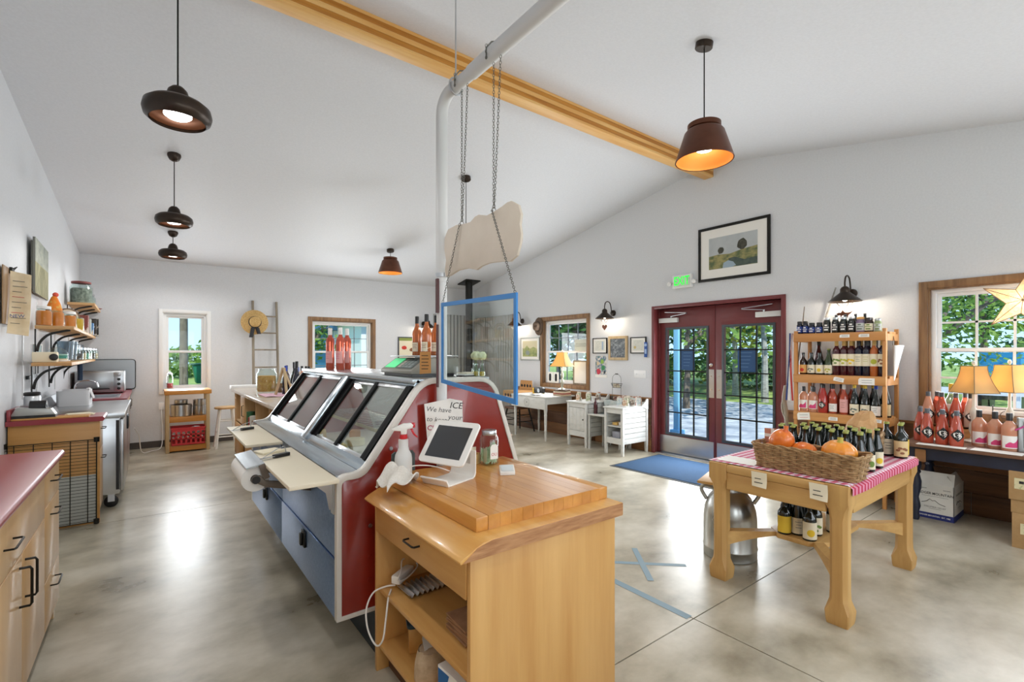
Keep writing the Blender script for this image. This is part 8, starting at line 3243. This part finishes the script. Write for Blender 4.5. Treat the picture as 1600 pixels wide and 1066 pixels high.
BZ = TT + 0.012
squash('orange red squash with a blunt tip heaped at the left of the basket', (3.07, 1.335, BZ + 0.155), 0.073, 0.92, 'kuri', (0.25, -0.35, 0.4), M_SQ[1])
squash('orange squash lying on its side in the middle of the basket', (3.075, 1.215, BZ + 0.105), 0.066, 1.05, 'kuri', (1.45, 0.0, -0.35))
squash('orange squash half hidden at the far left of the basket', (3.10, 1.41, BZ + 0.072), 0.062, 0.95, 'kur2', (0.3, 0.3, 0))
squash('round ribbed orange pumpkin at the right of the basket', (3.085, 1.035, BZ + 0.135), 0.082, 0.80, 'pump', (0.1, -0.12, 0))
b = MB()
b.prism([(-0.05, -0.045), (0.05, -0.04), (0.05, 0.05), (-0.05, 0.045)], 'xz', -0.001, 0.001)
t = thing('flag_card', 'small pink flag card with a white cross behind the squash', 'card', (3.16, 1.43, BZ + 0.165), RW)
part('card', b, mat('flag_pink', '#c98a72', 0.7), t)
b = MB()
b.box(-0.01, -0.0018, -0.042, 0.01, -0.001, 0.046)
b.box(-0.05, -0.0018, -0.008, 0.05, -0.001, 0.012)
part('cross', b, M_PAPER, t)
b = MB()
b.cyl((0, 0.004, -0.17), (0, 0.004, 0.0), 0.003, n=6)
part('stick', b, M_WICK, t)
# ---------------------------------------------------------------- dark bottles on the table
arts = [('apple', 'yellow'), ('sprig', 'olive'), ('apple', 'green'), ('sprig', 'grey')]
n = 0
for r in range(5):
    for c in range(7):
        x, y = 3.245 + r * 0.072, 0.985 + c * 0.072 + (0.02 if r % 2 else 0)
        if r >= 3 and c >= 6:
            continue
        cl_ = ('rightmost', 'second from the right', 'third from the right', 'fourth from the right', 'fifth from the right', 'sixth from the right', 'leftmost')[c]
        bottle('beer', M_DARKGL, 'olive', 'cream' if c < 2 or r == 0 else 'cream', arts[(r + c) % 4] if c == 0 else None, (x, y, TT + 0.0062), RW + 0.6, 'dark cider bottle behind the squash basket, row %s from the basket, %s' % (ORD[r], cl_), group='cider bottles on the oak table', z0=0.015, z1=0.10, span=3.0)
wicker('small deep wicker basket holding a paper bag at the back of the oak table', (3.86, 1.17, TT + 0.006), 0.2, 0.13, 0.105, 0.15, 0.12, 10)
bg = Vector((3.84, 1.17, TT + 0.02))
b = MB()
qr = random.Random(21)
NU, NV = 14, 6
G = []
for j in range(NV + 1):
    v_ = j / NV
    rw = []
    for i in range(NU):
        a_ = 2 * PI * i / NU
        k_ = (1 - 0.15 * v_ if v_ < 0.6 else 0.91 - 1.0 * (v_ - 0.6)) * qr.uniform(0.82, 1.12)
        rw.append((0.115 * k_ * math.cos(a_) + 0.03 * v_, 0.095 * k_ * math.sin(a_) - 0.02 * v_, 0.01 + 0.27 * v_ ** 0.9 + qr.uniform(-0.016, 0.02) * (v_ > 0.2)))
    G.append(rw)
V_ = [p for rw in G for p in rw] + [(0.03, -0.02, 0.285)]
F_ = [(j * NU + i, j * NU + (i + 1) % NU, (j + 1) * NU + (i + 1) % NU, (j + 1) * NU + i) for j in range(NV) for i in range(NU)] + [(NV * NU + i, NV * NU + (i + 1) % NU, len(V_) - 1) for i in range(NU)]
b.add(V_, F_)
solo('paper_bag', b, mat('kraft_bag', '#b58a5a', 0.85, c2='#c79d6d', sc=(14, 14, 14), bump=0.3), 'crumpled brown paper bag standing in the small wicker basket', 'paper bag', bg, angle=12)
for k, (x, y, l) in enumerate(((3.995, 0.985, 'tan'), (4.08, 1.0, 'yellow'), (4.03, 1.07, 'cream'))):
    bottle('stout', M_DARKGL, 'olive', l, ('sprig', 'brown') if k == 0 else ('lines', 'ink'), (x, y, TT + 0.0062), RW + 0.5, 'dark bottle with a %s label at the far right corner of the oak table' % l, z0=0.012, z1=0.115)
# under the table
und = [(3.23, 1.39, 'yellow', None), (3.33, 1.42, 'cream', ('lines', 'ink')), (3.28, 1.33, 'cream', ('lines', 'grey')), (3.235, 1.245, 'cream', ('apple', 'yellow')), (3.38, 1.34, 'cream', ('lines', 'ink')), (3.36, 1.26, 'cream', ('sprig', 'green')), (3.46, 1.30, 'cream', ('lines', 'ink')), (3.46, 1.40, 'cream', None), (3.50, 1.21, 'cream', ('lines', 'ink')), (3.80, 1.27, 'cream', ('sprig', 'green'))]
rest = sorted([q for i, q in enumerate(und) if i not in (0, 3, 9)], key=lambda q: -q[1] / q[0])
for k, (x, y, l, a) in enumerate(und):
    lab = {0: 'dark bottle with a yellow label under the oak table', 3: 'dark bottle with a yellow fruit label at the front under the oak table', 9: 'single dark bottle at the right under the oak table'}.get(k)
    bottle('stout' if k not in (1, 2, 4, 6) else 'burg', M_DARKGL, 'olive' if k in (0, 3) else 'black', l, a, (x, y, 0.3056), RW + 0.5, lab or 'dark bottle in the cluster under the oak table, %s counted from the left' % ORD[rest.index(und[k]) if not lab else 0], group=None if lab else 'bottles under the oak table', z0=0.012, z1=0.115, scale=1.0 if k not in (1, 2, 4, 6) else 0.95)
# ---------------------------------------------------------------- milk can
t = thing('milk_can', 'old steel milk can behind the left leg of the oak table', 'milk can', (3.34, 1.81, 0))
M_CAN = mat('can_steel', '#a9a8a2', 0.3, 0.95, c2='#c2c1bb', sc=(5, 5, 2), rvar=0.1)
b = MB()
b.lathe([(0, 0), (0.172, 0), (0.178, 0.006), (0.178, 0.06), (0.182, 0.066), (0.182, 0.074), (0.178, 0.08), (0.178, 0.27), (0.170, 0.34), (0.145, 0.41), (0.108, 0.46), (0.1, 0.475), (0.1, 0.505), (0.115, 0.52), (0.115, 0.527), (0, 0.527)], 40)
part('body', b, M_CAN, t)
for a in (0.9, 0.9 + PI):
    ca, sa = math.cos(a + 1.2), math.sin(a + 1.2)
    b = MB()
    b.tube(smooth_path([(ca * 0.10, sa * 0.10, 0.47), (ca * 0.17, sa * 0.17, 0.485), (ca * 0.19, sa * 0.19, 0.45), (ca * 0.155, sa * 0.155, 0.385)], 5), 0.014, 8)
    part('handle', b, M_CAN, t)
b = MB()
b.box(-0.19, -0.17, 0, 0.13, 0.16, 0.018)
solo('wooden_board', b, M_OAKX, 'plain wooden board lying on top of the milk can', 'board', (3.34, 1.83, 0.5278), 0.3, None, 0.002)

# ================================================================ window table with rose bottles
LZ = 0.70
M_NAVY = mat('navy_paint', '#1b2030', 0.35, c2='#232a3e', sc=(6, 6, 6))
t = thing('window_table', 'long dark table with a worn brown top under the lamp window', 'table', (5.48, 0.4, 0))
b = wb(t)
b.box(5.10, -0.9, LZ - 0.03, 5.86, 1.26, LZ)
part('top', b, wood('worn_brown_top', '#6a4a3a', '#8f6a52', 'y', 0.3, 0.5), t, 0.006)
b = wb(t)
b.box(5.15, -0.85, LZ - 0.13, 5.175, 1.245, LZ - 0.03)
b.box(5.15, 1.225, LZ - 0.13, 5.84, 1.245, LZ - 0.03)
b.box(5.15, -0.85, LZ - 0.13, 5.84, -0.825, LZ - 0.03)
part('apron', b, M_NAVY, t, 0.002)
for x in (5.36, 5.80):
    for y in (-0.79, 1.215):
        b = wb(t)
        b.lathe([(0, 0), (0.022, 0), (0.03, 0.03), (0.022, 0.07), (0.036, 0.12), (0.03, 0.16), (0.022, 0.2), (0.04, 0.28), (0.042, 0.34), (0.028, 0.40), (0.038, 0.42), (0.03, 0.44), (0.04, 0.46), (0.04, LZ - 0.03), (0, LZ - 0.03)], 16, (x, y, 0))
        part('leg', b, M_NAVY, t)
b = wb(t)
b.box(5.142, 1.10, 0.55, 5.149, 1.17, 0.65)
part('paper_tag', b, PLANK[3], t)
# low riser for the back row
RZ = LZ + 0.11
b = MB()
b.box(-0.1, -0.2, 0.0, -0.085, 0.2, 0.11)
b.box(-0.1, -0.2, 0.095, 0.1, 0.2, 0.11)
b.box(0.085, -0.2, 0.0, 0.1, 0.2, 0.095)
solo('riser_bench', b, wood('riser_wood', '#9a6a3c', '#bd8a56', 'y'), 'low wooden riser under the back row of rose bottles', 'riser', (5.74, 1.05, LZ + 0.0005))
fr_ = [(5.435, 1.20), (5.34, 1.18), (5.25, 1.114), (5.25, 1.016), (5.215, 0.922)]
for k, (x, y) in enumerate(fr_):
    bottle('diam', M_ROSE, 'grey', 'black', ('diamond', 'white'), (x, y, LZ + 0.0005), RW + 0.35, 'rose bottle with a black diamond label in the front row, %s from the left' % ORD[k], group='front rose bottles', z0=0.04, z1=0.145, scale=0.98)
bk = [(5.69, 1.20), (5.785, 1.155), (5.69, 1.105), (5.69, 1.01), (5.785, 0.965), (5.69, 0.915)]
for k, (x, y) in enumerate(bk):
    bottle('diam', M_ROSE2 if k == 0 else (M_ROSE if k < 5 else mat('blush_wine', '#dcb9a6', 0.08, trans=0.3)), 'grey' if k != 5 else 'black', 'black', ('diamond', 'white'), (x, y, RZ + 0.001), RW + 0.35, 'rose bottle with a black diamond label on the riser, %s from the left' % ORD[k], group='back rose bottles', z0=0.04, z1=0.145)
bottle('wine', M_CLEARB, 'yellow', None, None, (5.79, 1.06, RZ + 0.001), RW, 'clear bottle with a yellow stopper behind the rose bottles', scale=1.2)
for k, (x, y) in enumerate(((5.40, 0.817), (5.36, 0.72), (5.30, 0.633))):
    bottle('flask', M_ROSE2, 'black', 'white', ('wave', 'pink'), (x, y, LZ + 0.0005), RW + 0.45, 'pale rose bottle with a pink and white label, %s of three' % ('left', 'middle', 'right')[k], group='pale rose bottles', z0=0.02, z1=0.105, scale=1.12)
for k, (x, y, w_, d_, a) in enumerate(((5.12, 1.0, 0.09, 0.30, 0.03), (5.16, 0.68, 0.14, 0.28, -0.05), (5.48, 1.05, 0.12, 0.16, 0.3))):
    b = MB()
    b.cbox(0, 0, 0.002, w_, d_, 0.003)
    solo('paper_sheet', b, M_PAPER, 'white paper sheet on the window table, %s' % ('below the diamond bottles', 'below the pale rose bottles', 'behind the bottles')[k], 'paper', (x, y, LZ + 0.0005), a)
M_SILV = mat('pale_lamp_base', '#cfc9ba', 0.4)
table_lamp('left lit lamp with a square bell shade on the window table', (5.55, 0.873, LZ + 0.0005), 0, 0.112, 0.058, M_SILV, 3, seg=-0.60, z_sh=0.42, shade_h=0.225)
table_lamp('right lit lamp with a square bell shade on the window table', (5.76, 0.686, LZ + 0.0005), 0, 0.118, 0.066, M_SILV, 3, seg=-0.52, z_sh=0.43, shade_h=0.225)
t = thing('photo_stand', 'grey framed display with a magenta ribbon at the right edge', 'frame', (5.32, 0.525, LZ + 0.0005), RW + 0.5)
b = MB()
b.rframe(-0.07, 0, 0.12, 0.26, 0.03, -0.01, 0.02)
part('frame', b, mat('pewter', '#9a9c9a', 0.35, 0.5), t, 0.003)
b = MB()
b.box(-0.04, 0.0, 0.03, 0.09, 0.01, 0.23)
part('panel', b, M_SCREEN, t)
b = MB()
b.sheet(lambda u, v: (-0.09 + 0.10 * u, -0.014 - 0.006 * math.sin(6 * u), 0.16 + 0.06 * u + 0.015 * v), 8, 1, 0.001)
part('ribbon', b, mat('magenta_ribbon', '#b53a7d', 0.5), t)
# wire rack behind
t = thing('wire_scroll_rack', 'grey scrolled wire rack on the window table below the lamps', 'rack', (5.848, 0.50, LZ + 0.0005), RW)
b = MB()
for z in (0.05, 0.16, 0.27):
    b.cyl((-0.3, 0, z), (0.3, 0, z), 0.004, n=6)
for x in (-0.3, 0.0, 0.3):
    b.cyl((x, 0, 0), (x, 0, 0.30), 0.005, n=6)
for k in range(4):
    x = -0.22 + 0.15 * k
    b.tube([(x + (0.05 - 0.0028 * i) * math.cos(i * 0.5), 0, 0.215 + (0.05 - 0.0028 * i) * math.sin(i * 0.5)) for i in range(15)], 0.003, 5)
part('rack', b, M_WIRE, t)
# star lantern in the window
t = thing('star_lantern', 'lit paper star lantern hung in the window at the right edge', 'lantern', (5.68, 0.595, 1.885), RW)
t.rotation_euler = (0, 0.16, RW)
R1, R0 = 0.27, 0.105
pts = []
for i in range(10):
    r = R1 if i % 2 == 0 else R0
    a = PI / 2 + 2 * PI * i / 10
    pts.append((r * math.cos(a), 0, r * math.sin(a)))
b = MB()
b.add(pts + [(0, -0.07, 0), (0, 0.07, 0)], [(i, (i + 1) % 10, 10) for i in range(10)] + [((i + 1) % 10, i, 11) for i in range(10)])
part('star', b, mat('star_paper', '#c98f4e', 0.7, c2='#ecd9b8', sc=(40, 40, 40), kind='voronoi', lo=0.3, hi=0.7, translucent=0.6), t, smooth=False)
b = MB()
for i in range(10):
    b.cyl(pts[i], pts[(i + 1) % 10], 0.003, n=5)
    b.cyl(pts[i], (0, -0.071, 0), 0.0022, n=5)
part('seams', b, mat('star_seam', '#8d6a48', 0.7), t)
b = MB()
b.cyl((0, 0, 0.26), (0, 0, 0.36), 0.002, n=5)
part('cord', b, M_BLK, t)
b = MB()
b.tube([(0, -0.006, 0.352), (0, 0.0, 0.345), (0, 0.01, 0.36), (0, 0.19, 0.36)], 0.004, 6)
part('hook', b, M_BLK, t)
light('lamp_light', 'POINT', (0, 0, 0), 0.5, WARM, 0.03, parent=t)
# ================================================================ cartons under the window table
t = thing('wine_carton', 'open white and navy wine carton under the window table', 'carton', (5.655, 1.11, 0))
M_CARTW = mat('carton_white', '#d8d6cf', 0.7)
M_CARTN = mat('carton_navy', '#1f2a6e', 0.6)
cx0, cx1, cy0, cy1, ch = 5.475, 5.835, 0.985, 1.235, 0.305
for nm, q in (('panel', (cx0, cy0, cx0 + 0.004, cy1)), ('panel', (cx1 - 0.004, cy0, cx1, cy1)), ('panel', (cx0, cy0, cx1, cy0 + 0.004)), ('panel', (cx0, cy1 - 0.004, cx1, cy1))):
    b = wb(t)
    b.box(q[0], q[1], 0.0505, q[2], q[3], ch)
    part('panel', b, M_CARTW, t)
b = wb(t)
b.ring([(cx0 - 0.0005, cy0 - 0.0005), (cx1 + 0.0005, cy0 - 0.0005), (cx1 + 0.0005, cy1 + 0.0005), (cx0 - 0.0005, cy1 + 0.0005)], [(cx0 + 0.004, cy0 + 0.004), (cx1 - 0.004, cy0 + 0.004), (cx1 - 0.004, cy1 - 0.004), (cx0 + 0.004, cy1 - 0.004)], 'xy', 0.0, 0.0505)
b.box(cx0 + 0.004, cy0 + 0.004, 0.001, cx1 - 0.004, cy1 - 0.004, 0.004)
part('navy_band', b, M_CARTN, t)
b = wb(t)
b.prism([(cx0, ch), (cx0 + 0.004, ch), (cx0 + 0.05, ch + 0.10), (cx0 + 0.046, ch + 0.10)], 'xz', cy0, cy1)
part('flap', b, M_CARTW, t)
b = wb(t)
b.prism([(cy0, ch), (cy0 + 0.004, ch), (cy0 - 0.0 + 0.05, ch + 0.08), (cy0 + 0.046, ch + 0.08)], 'yz', cx0 + 0.02, cx1 - 0.02)
part('flap', b, M_CARTW, t)
e = Vector(t.location)
fx = cx0 - 0.001 - e.x
RR = (PI / 2, 0, -PI / 2)
yc = (cy0 + cy1) / 2 - e.y
text('BADGER MOUNTAIN', 0.032, M_INK, t, (fx, yc, 0.222), RR, sx=0.82, bold=0.008)
text('COLUMBIA VALLEY', 0.018, M_PENCIL, t, (fx, yc, 0.105), RR, sx=0.95)
text('BADGER MOUNTAIN · EST. 1982', 0.017, M_PAPER, t, (fx - 0.0003, yc, 0.026), RR, sx=0.85, bold=0.01)
b = wb(t)
mp = [(1.20, 0.135), (1.165, 0.15), (1.145, 0.172), (1.125, 0.158), (1.11, 0.165), (1.08, 0.14), (1.04, 0.128)]
b.tube([(cx0 - 0.001, y, z) for y, z in mp], 0.002, 5)
part('mountain_mark', b, M_INK, t)
b = wb(t)
for z, a, c in ((0.198, 1.02, 1.20), (0.09, 1.07, 1.15)):
    b.box(cx0 - 0.0012, a, z, cx0 - 0.0003, c, z + 0.0015)
for a in (1.19, 1.03):
    b.box(cx0 - 0.0012, a - 0.025, 0.262, cx0 - 0.0003, a + 0.025, 0.265)
part('print_rule', b, M_INK, t)
fy = cy0 - 0.001 - e.y
text('BADGER MOUNTAIN', 0.026, M_INK, t, (0, fy, 0.222), (PI / 2, 0, 0), sx=0.9, bold=0.008)
b = wb(t)
b.tube([(5.56, cy0 - 0.001, 0.14), (5.60, cy0 - 0.001, 0.165), (5.64, cy0 - 0.001, 0.15), (5.68, cy0 - 0.001, 0.158), (5.74, cy0 - 0.001, 0.135)], 0.002, 5)
part('mountain_mark', b, M_INK, t)
text('COLUMBIA VALLEY', 0.014, M_PENCIL, t, (0, fy, 0.105), (PI / 2, 0, 0))
M_CARDB = mat('cardboard', '#a9865a', 0.85, c2='#b59365', sc=(12, 12, 12))
for k, (x0, x1, y0, y1, z0, z1) in enumerate(((5.16, 5.55, 0.22, 0.604, 0.0, 0.26), (5.165, 5.56, 0.22, 0.61, 0.2605, 0.36), (5.15, 5.55, 0.21, 0.62, 0.3605, 0.575))):
    t = thing('cardboard_box', 'brown cardboard box at the right edge, %s of the stack of three' % ('bottom', 'middle', 'top')[k], 'carton', ((x0 + x1) / 2, (y0 + y1) / 2, z0), 0, 'cardboard stack')
    b = wb(t)
    b.box(x0, y0, z0, x1, y1, z1)
    part('box', b, M_CARDB, t, 0.003)
    if k != 1:
        b = wb(t)
        yy = 0.46 if k == 0 else 0.49
        zz = z0 + (z1 - z0) * 0.55
        b.box(x0 - 0.0012, yy - 0.11, zz - 0.035, x0 - 0.0003, yy + 0.1, zz + 0.045)
        lb = part('label', b, mat('floral_label', '#d9d0a8', 0.7, c2='#a9b27c', sc=(40, 40, 40), lo=0.55, hi=0.65), t)
        b = wb(t)
        b.box(x0 - 0.0022, yy + 0.05, zz + 0.005, x0 - 0.0013, yy + 0.075, zz + 0.025)
        part('label_print', b, M_INK, lb)
# ================================================================ bottles on scale, case and bar
for k, (x, y) in enumerate(((1.34, 2.77), (1.31, 2.58), (1.40, 2.63))):
    bottle('wine', M_AMBER, 'black', 'cream', ('lines', 'brown'), (x, y, 1.4405), RW + 0.5, 'amber wine bottle on the deli scale plate, %s' % ('left one', 'front right one', 'back right one')[k], group='bottles on the scale', z0=0.03, z1=0.10, scale=0.8, span=1.6)
for k, (x, y) in enumerate(((1.20, 4.12), (1.24, 3.98), (1.33, 4.09))):
    bottle('tall', M_ROSE, 'white', 'pink', ('lines', 'pink'), (x, y, 1.3185), RW + 0.5, 'slim pink bottle on the far end of the cheese case, %s' % ('left one', 'middle one', 'right one')[k], group='pink bottles on the case', z0=0.05, z1=0.14, scale=1.1)
BZ2 = 0.9505
t = jar('biscuit_jar', 'large clear jar of golden biscuits on the tasting bar', (1.22, 7.0, BZ2), 0.125, 0.30, mat('biscuit', '#b97f3a', 0.9, c2='#d8a95e', sc=(30, 30, 30), bump=0.6), None, 0.7)
jar('biscuit_jar', 'smaller clear jar of dark nuts on the tasting bar', (1.35, 6.72, BZ2), 0.08, 0.20, mat('nuts', '#6d4526', 0.9, c2='#94683f', sc=(40, 40, 40)), None, 0.6)
for k, (x, y, g, c, sc_) in enumerate(((1.32, 6.35, M_BLUEGL, 'blue', 1.15), (1.44, 6.28, M_BLUEGL, 'blue', 1.1), (1.36, 5.98, M_BLUEGL, 'black', 1.25), (1.52, 7.25, M_REDWINE, 'black', 1.1), (1.60, 6.75, M_ROSE2, 'black', 1.1), (1.62, 6.62, M_ROSE3, 'black', 1.1), (1.62, 6.48, M_ROSE2, 'black', 1.1), (1.46, 6.55, M_DARKGL, 'black', 1.2))):
    bottle('burg' if k in (2, 7) else 'wine', g, c, 'white' if k > 2 else None, None, (x, y, BZ2), RW, 'tasting bottle on the bar, %s' % ('first blue capped', 'second blue capped', 'large dark one in front', 'dark red at the left', 'pale pink with black cap', 'deep pink with black cap', 'rightmost pale pink', 'dark one in the middle')[k], group='tasting bottles', scale=sc_)
t = thing('sign_easel', 'small wooden easel stand in front of the tasting bottles', 'easel', (1.24, 6.22, BZ2), RW + 0.3)
for s in (-1, 1):
    b = MB()
    b.bar((s * 0.13, 0, 0.0), (s * 0.012, 0.03, 0.33), 0.028, 0.02, (0, 1, 0))
    part('leg', b, M_ASH, t)
b = MB()
b.bar((0, 0.16, 0.0), (0, 0.035, 0.31), 0.02, 0.02, (1, 0, 0))
part('back_leg', b, M_ASH, t)
b = MB()
b.sheet(lambda u, v: (-0.25 + 0.5 * u, -0.15 + 0.3 * v, 0.002 + 0.004 * math.sin(u * 14) * math.sin(v * 9) + 0.004), 20, 14, 0.0015)
solo('pink_napkin', b, mat('pink_cloth', '#d79ab2', 0.9, c2='#ecd0da', sc=(26, 26, 26)), 'pink patterned cloth under the tasting bottles', 'cloth', (1.20, 6.32, BZ2), RW)
t = thing('wire_chair_back', 'white wire easel behind the tasting bottles', 'easel', (1.62, 5.85, BZ2), RW)
b = MB()
b.tube([(-0.1, 0, 0), (-0.04, 0.04, 0.34), (0.06, 0.04, 0.32), (0.12, 0, 0)], 0.006, 6)
b.cyl((-0.08, 0.02, 0.12), (0.1, 0.02, 0.12), 0.005, n=6)
part('frame', b, M_WHITE, t)
framed('slate_sign', 'small framed slate standing behind the biscuit jar', 0, 0, 0.2, 0.26, 0.02, wood('pale_frame', '#a98f63', '#c9b189', 'z'), 0.0, [(R01, mat('slate_blue', '#5f6a6e', 0.6))], loc=(1.60, 6.95, BZ2), rz=RW + 0.2, cat='sign')
# fabric bag hanging on the customer side of the case
t = thing('cloth_bag', 'blue and white patterned bag hanging at the customer side of the case', 'bag', (1.80, 2.50, 0.70), 0)
b = MB()
b.sheet(lambda u, v: (0.035 * math.sin(PI * u) * (0.5 + 0.5 * v) - 0.015, -0.09 + 0.18 * u, 0.20 * v), 10, 8, 0.006)
part('bag', b, mat('bag_blue', '#6f86b8', 0.9, c2='#e6e6ea', sc=(60, 60, 60), lo=0.4, hi=0.6), t)
b = MB()
b.lathe([(0, 0), (0.03, 0.01), (0.036, 0.05), (0, 0.07)], 10, (0.0, -0.06, 0.19))
part('dried_flowers', b, mat('dried_flowers', '#8a6a5c', 0.9, c2='#c9b3a0', sc=(60, 60, 60)), t)
b = MB()
b.tube([(-0.015, -0.05, 0.19), (-0.11, 0, 0.23), (-0.015, 0.05, 0.19)], 0.003, 5)
part('strap', b, M_BLKP, t)

# extension cord and outlet by the far wall
t = thing('extension_cord', 'white extension cord drooping along the far wall to the fridge', 'cord', (0.0, 9.2, 0))
b = MB()
b.tube(smooth_path([(-0.16, 7.38, 0.55), (-0.12, 7.6, 0.42), (-0.1, 8.2, 0.12), (0.0, 8.8, 0.02), (0.12, 9.0, 0.03), (0.14, 9.1, 0.25), (0.13, 9.15, 0.5), (0.13, 9.19, 0.62)], 6), 0.006, 6)
b.v = [(p[0], p[1] - 9.2, p[2]) for p in b.v]
part('cord', b, M_VINYL, t)
b = MB()
b.box(0.095, 0.02, 0.58, 0.165, 0.039, 0.69)
part('outlet_plate', b, M_VINYL, t, 0.002)
